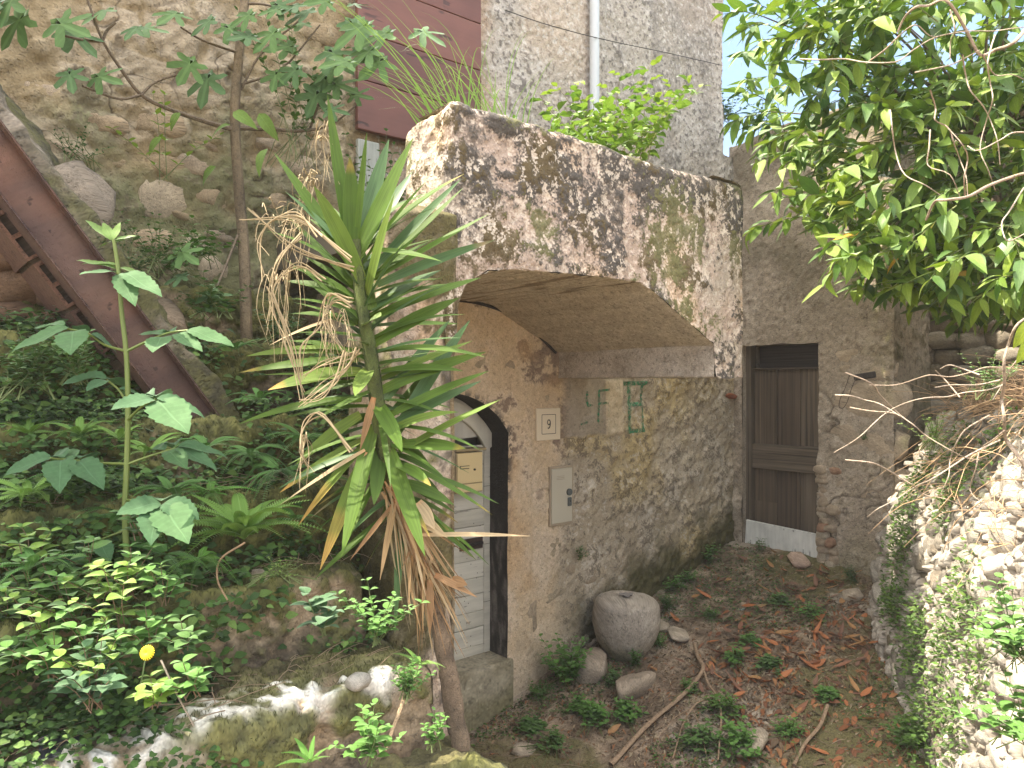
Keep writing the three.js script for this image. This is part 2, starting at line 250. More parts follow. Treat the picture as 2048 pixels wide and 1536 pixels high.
// ---------------------------------------------------------------- the house
const house = thing('stone_house', 'old rubble stone house front with patchy ochre and grey render', 'house');
const DX = -0.95, DW = 0.475, DS = 1.77, DC = 1.487, DR = 0.553, DB = 0.235;       // the arched door opening
function doorSd(x, y) { if (y < DS) return Math.abs(x - DX) - DW; return Math.hypot(x - DX, y - DC) - DR; }
const TAN = [0.255, 0.192, 0.105], TANL = [0.37, 0.295, 0.185], STN = [0.36, 0.30, 0.225], PEACH = [0.52, 0.395, 0.26], GREY = [0.36, 0.315, 0.265], RT = [0.385, 0.315, 0.225];
function facade(x, y, hi) {
  const wob = 0.12 * fbm(x * 3, y * 3, 1, 3);
  const left = sst(-1.45, -1.7, x + wob) * sst(-0.6, 0.2, y);
  const up = sst(2.75, 2.95, y) * (1 - left), under = 1 - up;
  const right = sst(-0.05, 0.1, x + wob * 0.5);
  const f1 = fbm(x * 1.4, y * 1.4, 4, 4), f2 = fbm(x * 6, y * 6, 9, 4), f3 = fbm(x * 26, y * 26, 2, 3) + (hi ? 0.55 * fbm(x * 105, y * 105, 6, 2) : 0), big = fbm(x * 0.7 + 9, y * 0.7, 3, 3);
  let d = 0, c = [0, 0, 0];
  if (left > 0) {
    const wx = x * 3.6 + 0.5 * f2, wy = y * 5.4 + 0.5 * f1, w = worley(wx, wy), joint = sst(0.02, 0.22, w[1] - w[0]), bare = sst(-0.12, 0.22, f1 + 0.35 * f2 + (w[2] - 0.5) * 0.5);
    let cc = mixc(TAN, TANL, sst(-0.3, 0.5, f2 + 0.4 * f3));
    cc = mixc(cc, mixc(STN, [0.43, 0.38, 0.32], w[2]), bare * joint * 0.3);
    cc = mixc(cc, [0.20, 0.15, 0.085], (1 - joint) * bare * 0.45);
    cc = mixc(cc, [0.12, 0.125, 0.055], sst(0.05, 0.5, big * 0.8 + 0.45 * f2 + (3.35 - y) * 0.30) * 0.85);
    cc = mixc(cc, [0.13, 0.10, 0.065], sst(0.3, 0.5, f2 + 0.6 * f3) * 0.6);
    const ck = sst(0.045, 0.0, Math.abs(fbm(x * 2.3, y * 3.1, 19, 4))) * sst(-0.1, 0.2, f2) + 0.9 * sst(0.03, 0.0, Math.abs(fbm(x * 4.1 + 4, y * 4.6, 29, 3))) * sst(0.0, 0.3, f1); cc = mixc(cc, [0.075, 0.055, 0.035], clamp(ck) * 0.85); cc = mixc(cc, [0.20, 0.19, 0.165], sst(0.15, 0.5, fbm(x * 1.1, y * 1.1, 37, 3)) * 0.5);
    c = c.map((v, k) => v + cc[k] * left); d += left * (-0.022 * clamp(ck) + 0.035 * f1 + 0.028 * f2 + 0.018 * f3 + bare * (0.010 * joint - 0.003) + 0.016 * fbm(x * 13, y * 13, 6, 3) - 0.03 * sst(0.38, 0.6, f2 + 0.5 * f3));
  }
  if (up > 0) {
    const f4 = fbm(x * 42, y * 42, 2, 2); let cc = mixc(GREY, [0.41, 0.37, 0.325], sst(-0.3, 0.5, f2)); cc = mixc(cc, [0.10, 0.085, 0.075], sst(0.18, 0.5, f4 + 0.3 * f2) * 0.75); cc = mixc(cc, [0.40, 0.31, 0.22], sst(0.0, 0.5, f1) * sst(0.4, -0.9, x) * 0.7);
    cc = mixc(cc, [0.20, 0.175, 0.15], sst(0.0, 0.5, fbm(x * 4.5, y * 0.55, 47, 4) + 0.25 * f2) * 0.6); cc = mixc(cc, [0.46, 0.36, 0.27], sst(0.1, 0.45, fbm(x * 1.3 + 2, y * 1.3, 53, 3)) * 0.5); cc = mixc(cc, [0.36, 0.24, 0.15], sst(-0.55, -0.7, x + 0.08 * f2) * 0.6); cc = mixc(cc, [0.52, 0.48, 0.43], sst(0.34, 0.6, -f4 + 0.2 * f1) * 0.7);
    c = c.map((v, k) => v + cc[k] * up); d += up * (0.02 * f1 + 0.012 * f2 + 0.008 * f3 + 0.007 * f4);
  }
  if (under * (1 - left) > 0) {
    const lo = under * (1 - left), g = groundBase(x, 0), hgt = y - g;
    // round the door: peach render
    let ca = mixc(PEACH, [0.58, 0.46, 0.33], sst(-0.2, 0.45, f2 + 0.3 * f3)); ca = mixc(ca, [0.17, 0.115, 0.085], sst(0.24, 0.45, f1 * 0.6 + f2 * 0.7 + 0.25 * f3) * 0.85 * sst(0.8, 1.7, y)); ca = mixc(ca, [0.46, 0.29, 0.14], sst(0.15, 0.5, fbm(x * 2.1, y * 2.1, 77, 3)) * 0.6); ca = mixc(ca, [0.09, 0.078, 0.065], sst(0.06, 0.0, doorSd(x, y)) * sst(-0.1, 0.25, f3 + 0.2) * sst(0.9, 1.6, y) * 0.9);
    const jamb = sst(0.02, -0.03, x + 0.24 + 0.03 * f2) * sst(0.0, 0.5, hgt);
    // further right: grey render with ochre bloom
    let cb = mixc(RT, [0.47, 0.40, 0.31], sst(-0.15, 0.4, f2 + 0.35 * f3)); cb = mixc(cb, [0.44, 0.33, 0.15], sst(0.1, 0.5, f1 + 0.3 * f2) * 0.75); cb = mixc(cb, [0.13, 0.10, 0.07], sst(0.2, 0.5, f3 + 0.55 * f2) * 0.7); cb = mixc(cb, [0.56, 0.50, 0.42], sst(0.34, 0.55, -f3 + 0.3 * f2) * 0.6);
    // smoothed cement patch under the vault springing
    const patch = sst(0.02, 0.04, x) * sst(0.52, 0.49, x + 0.01 * f2) * sst(1.71, 1.735, y + 0.02 * f2), strip = sst(0.475, 0.485, x) * sst(0.70, 0.67, x + 0.02 * f2) * sst(1.70, 1.72, y + 0.015 * f2) * sst(2.14, 2.12, y);
    cb = mixc(cb, mixc([0.29, 0.235, 0.17], [0.35, 0.29, 0.22], sst(-0.3, 0.3, f2)), patch); cb = mixc(cb, [0.53, 0.43, 0.30], strip);
    const moss = sst(0.42, 0.1, hgt + 0.35 * f1 + 0.2 * f2 - 0.12 * sst(0.6, 1.2, x)) * sst(-0.1, 0.5, x);
    cb = mixc(cb, [0.075, 0.066, 0.022], moss * 0.95); ca = mixc(ca, [0.36, 0.30, 0.22], sst(0.5, 0.0, hgt + 0.3 * f2) * 0.6);
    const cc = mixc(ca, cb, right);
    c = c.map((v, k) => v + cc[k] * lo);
    const w = worley(x * 5.5 + 0.4 * f2, y * 6.5 + 0.3 * f1), bare = sst(0.0, 0.3, f1 + 0.2) * (1 - jamb) * (1 - patch) * (1 - strip);
    d += lo * ((0.012 + 0.014 * right) * f1 + (0.006 + 0.014 * right * (1 - patch)) * f2 + (0.004 + 0.008 * right * (1 - patch)) * f3 + 0.018 * jamb + 0.02 * strip + 0.012 * patch + bare * 0.008 * sst(0.03, 0.3, w[1] - w[0]) + moss * 0.012 * f3);
  }
  return [d, c];
}
{
  const cell = 0.0145, xs = [-6.5, -5.5, -4.8, ...range(-4.2, 2.2, cell)], ys = [...range(-0.5, -0.1, 0.1), ...range(-0.09, 5.6, cell), 5.7, 5.85, 6.03];
  const g = sheet(xs, ys, (x, y) => {
    let X = x, Y = y; const s = doorSd(x, y);
    if (Math.abs(s) < cell && y > DB - 0.02) { const e = 1e-3, gx = (doorSd(x + e, y) - s) / e, gy = (doorSd(x, y + e) - s) / e, l = Math.hypot(gx, gy) || 1; X -= gx / l * s; Y -= gy / l * s; }
    if (y > 4.15 && x > 2.03) X = 2.03 + 0.02 * fbm(y * 5, 2, 2, 3);
    const q = facade(X, Y); return [X, Y, q[0], ...q[1], X, Y];
  }, (x, y) => !(doorSd(x, y) < 0 && y > DB) && !(y > 4.15 && x > 2.04));
  mesh('wall', g, wallMap(2048, 1900, -4.2, -0.3, 2.22, 5.66, (x, y) => facade(x, y, true)[1]), house);
  // solid body of the house behind the skin, with the door opening left out
  const body = new THREE.Shape([new THREE.Vector2(-6.5, -0.6), new THREE.Vector2(2.0, -0.6), new THREE.Vector2(2.0, 6.0), new THREE.Vector2(-6.5, 6.0)]);
  const hole = new THREE.Path(); hole.moveTo(DX - DW - 0.03, 0.2); hole.lineTo(DX + DW + 0.03, 0.2); hole.lineTo(DX + DW + 0.03, DS); hole.absarc(DX, DC, DR + 0.03, Math.atan2(DS - DC, DW), Math.PI - Math.atan2(DS - DC, DW), false); hole.lineTo(DX - DW - 0.03, 0.2);
  body.holes.push(hole);
  const front = new THREE.ExtrudeGeometry(body, { depth: 0.30, bevelEnabled: false, curveSegments: 8 }); front.translate(0, 0, -0.37);
  const back = new THREE.BoxGeometry(8.5, 6.55, 3.6); back.translate(-2.25, 2.7, -2.2);
  for (const q of [front, back]) { q.deleteAttribute('normal'); q.deleteAttribute('uv'); }
  const solid = mergeGeometries([front.toNonIndexed ? (front.index ? front.toNonIndexed() : front) : front, back.toNonIndexed()]); solid.computeVertexNormals();
  mesh('wall_core', solid, new THREE.MeshStandardMaterial({ color: new THREE.Color().setRGB(0.33, 0.29, 0.24), roughness: 1 }), house);
  const rf = new THREE.BoxGeometry(8.7, 0.14, 4.2); rf.rotateX(0.22); rf.translate(-2.25, 6.52, -2.02);
  mesh('roof', rf, new THREE.MeshStandardMaterial({ color: new THREE.Color().setRGB(0.3, 0.14, 0.08), roughness: 0.9 }), house);
  // blackened reveal of the door
  const pts = [[DX + DW, DB - 0.02]]; for (const y of range(DB, DS, 0.06)) pts.push([DX + DW, y]);
  const a0 = Math.atan2(DS - DC, DW); for (let k = 0; k <= 24; k++) { const a = a0 + (Math.PI - 2 * a0) * k / 24; pts.push([DX + DR * Math.cos(a), DC + DR * Math.sin(a)]); }
  for (const y of range(DB, DS, 0.06).reverse()) pts.push([DX - DW, y]);
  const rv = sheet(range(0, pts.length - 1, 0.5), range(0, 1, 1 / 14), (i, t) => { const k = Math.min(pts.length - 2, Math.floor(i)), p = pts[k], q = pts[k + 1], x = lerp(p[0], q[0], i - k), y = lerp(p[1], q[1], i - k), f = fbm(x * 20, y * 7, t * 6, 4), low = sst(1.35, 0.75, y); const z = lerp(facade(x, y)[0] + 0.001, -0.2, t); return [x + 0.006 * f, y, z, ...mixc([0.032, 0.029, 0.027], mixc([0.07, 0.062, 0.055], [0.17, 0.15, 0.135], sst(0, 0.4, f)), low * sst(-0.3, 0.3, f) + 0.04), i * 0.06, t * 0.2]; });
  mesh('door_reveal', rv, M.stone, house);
}
// whole stones that stand out of the render
{
  seed(51);
  const mT = [stoneMat(0.33, 0.255, 0.165), stoneMat(0.38, 0.315, 0.225), stoneMat(0.28, 0.215, 0.13), stoneMat(0.36, 0.29, 0.21)];
  const put = (px, py, w, h, z = 0, r = 0.1, m) => { const p = onZ(px, py, 0), k = depthOf(p) / FOCAL; const cosw = 0.80; p.z = facade(p.x, p.y)[0] - 0.048 + z; stone('stone', house, p, w * k / cosw * 1.08, h * k * 1.12, rr(0.085, 0.105), m ?? pick(mT), [rr(-0.1, 0.1), rr(-0.12, 0.12), rr(-r, r)]); };
  for (const [x, y, w, h] of [[315, 245, 75, 45], [335, 400, 72, 66], [210, 250, 60, 34], [110, 190, 70, 50], [330, 330, 60, 40], [395, 330, 55, 38], [430, 395, 46, 44], [425, 205, 50, 36], [545, 290, 46, 34], [600, 330, 50, 38], [640, 60, 60, 44], [300, 480, 60, 40], [390, 480, 50, 40], [430, 540, 40, 46], [360, 600, 46, 40], [545, 400, 44, 36], [30, 200, 50, 34], [235, 325, 40, 22], [140, 300, 54, 26], [410, 290, 40, 22], [440, 470, 44, 26], [620, 260, 38, 26], [370, 430, 40, 20], [500, 200, 30, 24], [35, 40, 60, 30]]) put(x, y, w, h);
  for (const [x, y, w, h] of [[1104, 1098, 34, 46], [1140, 1092, 36, 32], [1178, 1100, 44, 40], [1108, 1150, 36, 40], [1146, 1148, 30, 32], [1104, 1194, 38, 26], [1092, 1236, 34, 36], [1135, 1226, 40, 44], [1180, 1150, 36, 34], [1210, 1120, 34, 30], [1120, 1275, 44, 34], [1165, 1290, 40, 30], [1060, 1240, 30, 60], [1075, 725, 34, 46], [1046, 700, 32, 34], [1020, 735, 30, 26], [1092, 790, 26, 30], [965, 720, 36, 34], [1250, 900, 40, 30], [1300, 960, 46, 36], [1230, 990, 36, 30], [1350, 900, 40, 34], [1390, 1000, 42, 36], [1260, 1060, 44, 32], [1330, 1040, 38, 34]]) put(x, y, w, h, x > 1200 ? -0.022 : -0.004, 0.25, x > 1200 ? mT[3] : pick([mT[1], mT[3]]));
  const brick = stone('brick', house, onZ(1457, 792, 0.0), 0.13, 0.045, 0.12, stoneMat(0.36, 0.13, 0.07), [0, 0.1, -0.12], LUMPS[3]); tag(brick, 'broken red brick end sticking out of the grey render');
}
// plank door painted white behind the arch
{
  const door = new THREE.Group(); door.name = 'door'; house.add(door); tag(door, 'low arched door of weathered white planks');
  const white = paint(0.53, 0.505, 0.435), white2 = paint(0.48, 0.455, 0.385), z = -0.185;
  const plank = (x0, x1, y0, y1, th, m, name = 'plank', dz = 0) => { const g = new RoundedBoxGeometry(x1 - x0, y1 - y0, th, 2, 0.004); const P = g.attributes.position, U = g.attributes.uv; for (let k = 0; k < P.count; k++) U.setXY(k, (P.getY(k) + y0 * 3) * 2.5, (P.getX(k) + y0 * 7) * 0.9); g.translate((x0 + x1) / 2, (y0 + y1) / 2, z - th / 2 + dz); return mesh(name, g, m, door); };
  seed(9); let y = 0.2; for (let k = 0; k < 9; k++) { const h = 0.116 + rr(-0.012, 0.012); plank(DX - DW - 0.02, DX + DW - 0.052, y, y + h - 0.004, 0.03, k % 2 ? white : white2, 'plank', rr(-0.003, 0.003)).rotation.z = rr(-0.003, 0.003); y += h; }
  plank(DX + DW - 0.05, DX + DW + 0.02, 0.2, DS - 0.03, 0.032, white2, 'stile', 0.004);
  plank(DX - DW - 0.02, DX + DW - 0.052, y, DS - 0.09, 0.026, white, 'panel');
  const s = new THREE.Shape(); s.moveTo(DX - DW - 0.02, DS - 0.085); s.lineTo(DX + DW + 0.02, DS - 0.025); s.absarc(DX, DC, DR + 0.02, 0.52, Math.PI - 0.52, false); s.lineTo(DX - DW - 0.02, DS - 0.085);
  const inner = new THREE.ExtrudeGeometry(s, { depth: 0.03, bevelEnabled: false, curveSegments: 20 }); inner.translate(0, 0, z - 0.034); mesh('arched_panel', inner, paint(0.45, 0.43, 0.38), door);
  const ring = new THREE.Shape(); ring.absarc(DX, DC - 0.05, DR + 0.02, 0.45, 2.2, false); ring.absarc(DX, DC - 0.05, DR - 0.075, 2.2, 0.45, true);
  const rg = new THREE.ExtrudeGeometry(ring, { depth: 0.022, bevelEnabled: true, bevelSize: 0.003, bevelThickness: 0.003, bevelSegments: 1, curveSegments: 24 }); rg.translate(0, 0, z); mesh('arched_rail', rg, white2, door);
  const lk = new THREE.BoxGeometry(0.19, 0.075, 0.012); lk.translate(-0.64, 1.01, z + 0.008); mesh('lock_plate', lk, wood(0.05, 0.03, 0.022, { r: 0.7 }), door);
  const bolt = new THREE.CylinderGeometry(0.012, 0.012, 0.15, 10); bolt.rotateZ(Math.PI / 2); bolt.translate(-0.63, 1.01, z + 0.022); mesh('bolt', bolt, wood(0.035, 0.028, 0.025, { r: 0.5 }), door);
  const nails = new MB(); for (let k = 0; k < 70; k++) { const n = new THREE.SphereGeometry(0.0035, 5, 4); nails.add(n, new THREE.Matrix4().makeTranslation(rr(DX - DW, DX + DW - 0.07), rr(0.28, 1.2), z + 0.002), [0.02, 0.016, 0.014]); }
  tag(nails.build('nail', new THREE.MeshStandardMaterial({ vertexColors: true, roughness: 0.6, metalness: 0.5 }), door), null, null, null, 'stuff');
  // cement sill block under the door
  const sill = sheet(range(-1.46, -0.45, 0.012), range(0, 1, 1 / 34), (x, t) => { const y = t < 0.7 ? lerp(-0.14, 0.236, t / 0.7) : 0.244, zz = t < 0.7 ? 0.045 : lerp(0.045, -0.22, (t - 0.7) / 0.3), f = fbm(x * 7, y * 7 + zz * 7, 3, 4), c = mixc([0.21, 0.185, 0.125], [0.30, 0.27, 0.20], sst(-0.3, 0.4, f)); const m = sst(0.16, -0.04, y + 0.06 * f) * 0.6; return [x, y, zz + 0.004 * f, ...mixc(c, [0.13, 0.12, 0.055], m), x * 0.4, (y - zz) * 0.4]; });
  tag(mesh('door_sill', sill, grain({ b: 0.0015 }), house), 'smooth grey cement block under the arched door');
}
// red shutter
{
  const sh = new THREE.Group(); sh.name = 'shutter'; house.add(sh); tag(sh, 'faded red boarded window shutter');
  seed(77); const reds = [[0.130, 0.048, 0.034], [0.112, 0.042, 0.031], [0.150, 0.058, 0.041]]; let y = 3.55;
  for (let k = 0; k < 7; k++) { const h = rr(0.27, 0.31), g = new RoundedBoxGeometry(0.87, h - 0.003, 0.035, 2, 0.006); const P = g.attributes.position, U = g.attributes.uv; for (let i = 0; i < P.count; i++) U.setXY(i, (P.getY(i) + k * 0.37) * 1.2, P.getX(i) * 0.7 + k * 0.3); const c = reds[k % 3], m = mesh('plank', g, paint(...c, { r: 0.55 }), sh); m.position.set(-1.2, y + h / 2, 0.075); m.rotation.y = -0.02; y += h; }
  for (const x of [-1.42, -0.98]) { const g = new RoundedBoxGeometry(0.40, 1.9, 0.03, 2, 0.005); g.translate(x, 4.54, 0.04); mesh('batten', g, paint(0.16, 0.04, 0.038), sh); }
  const lower = new RoundedBoxGeometry(0.14, 0.36, 0.03, 2, 0.006); lower.translate(-1.56, 3.32, 0.06); tag(mesh('board', lower, paint(0.30, 0.31, 0.28), house), 'pale grey wooden board below the red shutter');
}
// drainpipe
{
  const p = onZ(1186, 60, 0.05), g = new THREE.CylinderGeometry(0.036, 0.036, 2.75, 20, 1); g.translate(0, 0.5, 0);
  const pipe = thing('drainpipe', 'straight pale grey drainpipe on the grey rendered wall', 'drainpipe', V(p.x, 4.6 - 0.45, 0.065)); mesh('pipe', g, new THREE.MeshStandardMaterial({ color: new THREE.Color().setRGB(0.5, 0.52, 0.53), roughness: 0.45 }), pipe);
  for (const y of [-0.2, 1.25]) { const c = new THREE.TorusGeometry(0.038, 0.007, 8, 20); c.rotateX(Math.PI / 2); c.translate(0, y, 0); const bk = new THREE.BoxGeometry(0.02, 0.02, 0.07); bk.translate(0, y, -0.06); mesh('bracket', mergeGeometries([c, bk]), new THREE.MeshStandardMaterial({ color: new THREE.Color().setRGB(0.3, 0.31, 0.32), roughness: 0.5, metalness: 0.7 }), pipe); }
  const w = new MB(); w.tube([onZ(1010, 20, 0.03), onZ(1080, 45, 0.03), onZ(1190, 75, 0.1), onZ(1330, 105, 0.03), onZ(1440, 130, 0.03)], 0.003, 0.003, [0.05, 0.05, 0.05], 5);
  tag(w.build('wall_cable', M.stone, null, true), 'thin dark cable slung along the grey wall across the drainpipe', 'cable');
}
// green brush strokes on the render
{
  const decal = (px0, py0, px1, py1, draw, label) => {
    const a = onZ(px0, py1, 0), b = onZ(px1, py0, 0), cv = document.createElement('canvas'); cv.width = 256; cv.height = 320; const k = cv.getContext('2d'); k.fillStyle = '#000'; k.fillRect(0, 0, 256, 320); k.strokeStyle = '#fff'; k.lineCap = 'round'; draw(k);
    const im = k.getImageData(0, 0, 256, 320).data, al = tex(256, 320, (x, y, i, j) => { const v = im[((319 - j) * 256 + i) * 4] / 255, n = sst(0.36, 0.62, pf(x, y, 34, 5, 4)); const o = v * (0.3 + 0.6 * n); return [o, o, o]; });
    const g = sheet(range(a.x, b.x, 0.0145), range(a.y, b.y, 0.0145), (x, y) => [x, y, facade(x, y)[0] + 0.005, 1, 1, 1, (x - a.x) / (b.x - a.x), (y - a.y) / (b.y - a.y)]);
    tag(mesh('painted_mark', g, new THREE.MeshStandardMaterial({ color: new THREE.Color().setRGB(0.05, 0.21, 0.10), alphaMap: al, transparent: true, roughness: 0.9 }), house), label);
  };
  const L = (k, w, ...p) => { k.lineWidth = w; k.beginPath(); k.moveTo(p[0], p[1]); for (let i = 2; i < p.length; i += 2) k.lineTo(p[i], p[i + 1]); k.stroke(); };
  decal(1150, 762, 1222, 868, (k) => { L(k, 15, 62, 70, 58, 120, 70, 150, 96, 150); L(k, 15, 150, 60, 146, 250); L(k, 14, 150, 62, 220, 54); L(k, 13, 152, 140, 206, 136); L(k, 12, 24, 262, 66, 250); }, 'green painted letter strokes on the grey patch');
  decal(1240, 752, 1294, 876, (k) => { L(k, 24, 75, 40, 75, 290); L(k, 20, 200, 50, 195, 280); L(k, 22, 30, 40, 235, 38); L(k, 20, 75, 150, 200, 146); L(k, 22, 60, 288, 200, 285); }, 'green painted upright letter on the pale strip');
}
// mailbox, number tile, meter box
{
  const box = thing('mailbox', 'pale yellow metal mailbox with a slot hung on the arched door', 'mailbox', V(-0.7225, 1.375, -0.18));
  const ym = new THREE.MeshStandardMaterial({ color: new THREE.Color().setRGB(0.68, 0.54, 0.29), roughness: 0.45 }), yd = new THREE.MeshStandardMaterial({ color: new THREE.Color().setRGB(0.30, 0.235, 0.13), roughness: 0.55 }), dk = new THREE.MeshStandardMaterial({ color: new THREE.Color().setRGB(0.03, 0.025, 0.02), roughness: 0.6 });
  const part = (name, w, h, d, x, y, z, m, r = 0.004) => { const g = new RoundedBoxGeometry(w, h, d, 2, Math.min(r, Math.min(w, h, d) * 0.45)); g.translate(x, y, z); return mesh(name, g, m, box); };
  part('case', 0.222, 0.27, 0.09, 0, 0.137, 0.05, yd); part('front_flap', 0.205, 0.20, 0.008, 0.002, 0.168, 0.097, ym); part('front_flap', 0.205, 0.052, 0.008, 0.002, 0.034, 0.097, ym);
  part('lid', 0.25, 0.018, 0.118, 0.004, 0.288, 0.056, yd); part('slot', 0.07, 0.014, 0.006, -0.045, 0.175, 0.101, ym); part('slot_edge', 0.075, 0.003, 0.010, -0.045, 0.183, 0.103, dk); part('slot_edge', 0.003, 0.014, 0.010, -0.082, 0.176, 0.103, dk); part('slot_edge', 0.07, 0.003, 0.010, -0.045, 0.166, 0.103, dk);
  const cyl = new THREE.CylinderGeometry(0.007, 0.007, 0.012, 14); cyl.rotateX(Math.PI / 2); cyl.translate(0.036, 0.155, 0.103); mesh('lock', cyl, dk, box);

  const p = V(-0.108, 1.816, facade(-0.108, 1.816)[0] + 0.012), t = thing('house_number_tile', 'square cream ceramic tile with a black 9 in a black frame', 'house number', p);
  const g = new RoundedBoxGeometry(0.228, 0.226, 0.022, 3, 0.005); mesh('tile', g, new THREE.MeshPhysicalMaterial({ color: new THREE.Color().setRGB(0.68, 0.58, 0.43), roughness: 0.35, clearcoat: 0.4 }), t);
  const ink = new THREE.MeshStandardMaterial({ color: new THREE.Color().setRGB(0.025, 0.022, 0.03), roughness: 0.4 });
  const fr = new THREE.Shape(); const rect = (q, w, h, r) => { q.moveTo(-w + r, -h); q.lineTo(w - r, -h); q.quadraticCurveTo(w, -h, w, -h + r); q.lineTo(w, h - r); q.quadraticCurveTo(w, h, w - r, h); q.lineTo(-w + r, h); q.quadraticCurveTo(-w, h, -w, h - r); q.lineTo(-w, -h + r); q.quadraticCurveTo(-w, -h, -w + r, -h); return q; };
  rect(fr, 0.068, 0.070, 0.008); fr.holes.push(rect(new THREE.Path(), 0.064, 0.066, 0.006)); const fg = new THREE.ExtrudeGeometry(fr, { depth: 0.0015, bevelEnabled: false }); fg.translate(0, 0, 0.0105); mesh('frame', fg, ink, t);
  const b = new MB(), loop = []; for (let k = 0; k <= 16; k++) { const a = -0.5 + k / 16 * Math.PI * 2; loop.push(V(Math.cos(a) * 0.0135, 0.014 + Math.sin(a) * 0.0165, 0.0112)); } b.tube(loop, 0.0042, 0.0042, [1, 1, 1], 6, 1);
  b.tube([V(0.0138, 0.016, 0.0112), V(0.0135, -0.004, 0.0112), V(0.007, -0.021, 0.0112), V(-0.004, -0.0285, 0.0112), V(-0.012, -0.024, 0.0112)], 0.0045, 0.0038, [1, 1, 1], 6, 4); const ng = b.geo(); ng.scale(1, 1, 0.35); ng.translate(0, 0, 0.0075); mesh('numeral', ng, ink, t);

  const q = V(0.024, 1.095, facade(0.024, 1.3)[0] + 0.005), mb = thing('meter_box', 'beige metal utility meter box with a round lock set in the wall', 'meter box', q);
  const cream = new THREE.MeshStandardMaterial({ color: new THREE.Color().setRGB(0.50, 0.45, 0.35), roughness: 0.5 }), creamD = new THREE.MeshStandardMaterial({ color: new THREE.Color().setRGB(0.36, 0.29, 0.205), roughness: 0.6 });
  const mp = (name, w, h, d, x, y, z, m, r = 0.004) => { const k = new RoundedBoxGeometry(w, h, d, 2, Math.min(r, Math.min(w, h, d) * 0.45)); k.translate(x, y, z); return mesh(name, k, m, mb); };
  mp('frame', 0.235, 0.425, 0.035, 0, 0.205, 0.0, creamD); mp('door', 0.20, 0.39, 0.01, -0.004, 0.205, 0.021, cream); for (let k = 0; k < 3; k++) mp('vent', 0.075, 0.003, 0.003, -0.02, 0.345 - k * 0.011, 0.0268, creamD, 0.001);
  const grey = new THREE.MeshStandardMaterial({ color: new THREE.Color().setRGB(0.10, 0.11, 0.105), roughness: 0.5 }), lc = new THREE.CylinderGeometry(0.025, 0.025, 0.014, 20); lc.rotateX(Math.PI / 2); lc.translate(0.062, 0.225, 0.032); mesh('lock', lc, grey, mb); mp('latch', 0.034, 0.062, 0.014, 0.066, 0.155, 0.03, grey); const hs = new THREE.CylinderGeometry(0.005, 0.005, 0.008, 10); hs.rotateX(Math.PI / 2); hs.translate(0.068, 0.16, 0.037); mesh('keyhole', hs, dk, mb);
}

// ---------------------------------------------------------------- the landing over its vault
const landing = thing('stone_landing', 'massive lichen-blotched stone landing over a shallow vault', 'landing');
const VP = [[-1.85, 2.40], [-1.78, 2.53], [-1.66, 2.60], [-1.5, 2.615], [-1.3, 2.625], [-0.9, 2.635], [-0.66, 2.632], [-0.6, 2.61], [-0.3, 2.468], [0, 2.325]];
function vaultY(x) { if (x <= VP[0][0]) return VP[0][1]; for (let k = 1; k < VP.length; k++) if (x <= VP[k][0]) return lerp(VP[k - 1][1], VP[k][1], (x - VP[k - 1][0]) / (VP[k][0] - VP[k - 1][0])); return VP[9][1]; }
const LF = 1.33, LL = -1.9, LR = 0.28;
function lichen(x, y, top, hi) {
  const f1 = fbm(x * 2.2, y * 2.2, 31, 4), f2 = fbm(x * 7, y * 7, 5, 4), f3 = fbm(x * 30, y * 30, 8, 3) + (hi ? 0.7 * fbm(x * 120, y * 120, 6, 3) : 0);
  let c = mixc([0.37, 0.285, 0.225], [0.48, 0.38, 0.305], sst(-0.3, 0.4, f2 + 0.3 * f3));
  c = mixc(c, [0.52, 0.36, 0.22], sst(0.1, 0.5, fbm(x * 3.1, y * 3.1, 55, 3)) * 0.5);
  const h = sst(2.5, 3.25, y) * (x < LL ? 0.3 : 1) - (x < LL - 0.01 ? 0.9 * sst(2.5, 2.9, y) : 0), low = sst(-0.75, 0.15, x) * (1 - 0.55 * h), f4 = fbm(x * 55, y * 55, 3, hi ? 4 : 2), run = fbm(x * 8, y * 1.3, 23, 4);
  c = mixc(c, [0.36, 0.31, 0.25], sst(-0.1, 0.4, f2 * 0.5 + fbm(x * 4, y * 4, 71, 4)) * 0.7);
  c = mixc(c, [0.135, 0.112, 0.09], sst(-0.06, 0.34, f1 * 0.6 + f2 * 0.5 + f3 * 0.4 + 0.34 * h - 0.26 * low + 0.12 * sst(-1.3, -1.8, x) + 0.10) * 0.8);
  c = mixc(c, [0.10, 0.082, 0.066], sst(0.0, 0.42, run + 0.3 * f3 + 0.35 * (h - 0.55)) * 0.75);
  c = mixc(c, [0.062, 0.054, 0.046], sst(0.0, 0.3, f1 * 0.65 + f2 * 0.5 + f3 * 0.5 + f4 * 0.3 + 0.34 * h + 0.07 - 0.3 * low) * 0.92);
  c = mixc(c, [0.095, 0.068, 0.028], sst(0.02, 0.26, fbm(x * 3.7, y * 3.2, 91, 4) + 0.3 * f2 + 0.4 * f3 - 0.04 - 0.3 * sst(2.3, 2.1, y) - 0.12 * low) * 0.88);
  c = mixc(c, [0.125, 0.122, 0.045], sst(0.24, 0.42, fbm(x * 4.5, y * 4.5, 66, 4) + 0.35 * f3 + 0.1 * h) * 0.8);
  c = mixc(c, [0.60, 0.52, 0.42], sst(0.28, 0.5, -f3 + 0.3 * f2 - 0.3 * f4) * 0.6);
  if (top) c = mixc(c, [0.30, 0.25, 0.16], 0.4);
  return [c, f1, f2, f3];
}
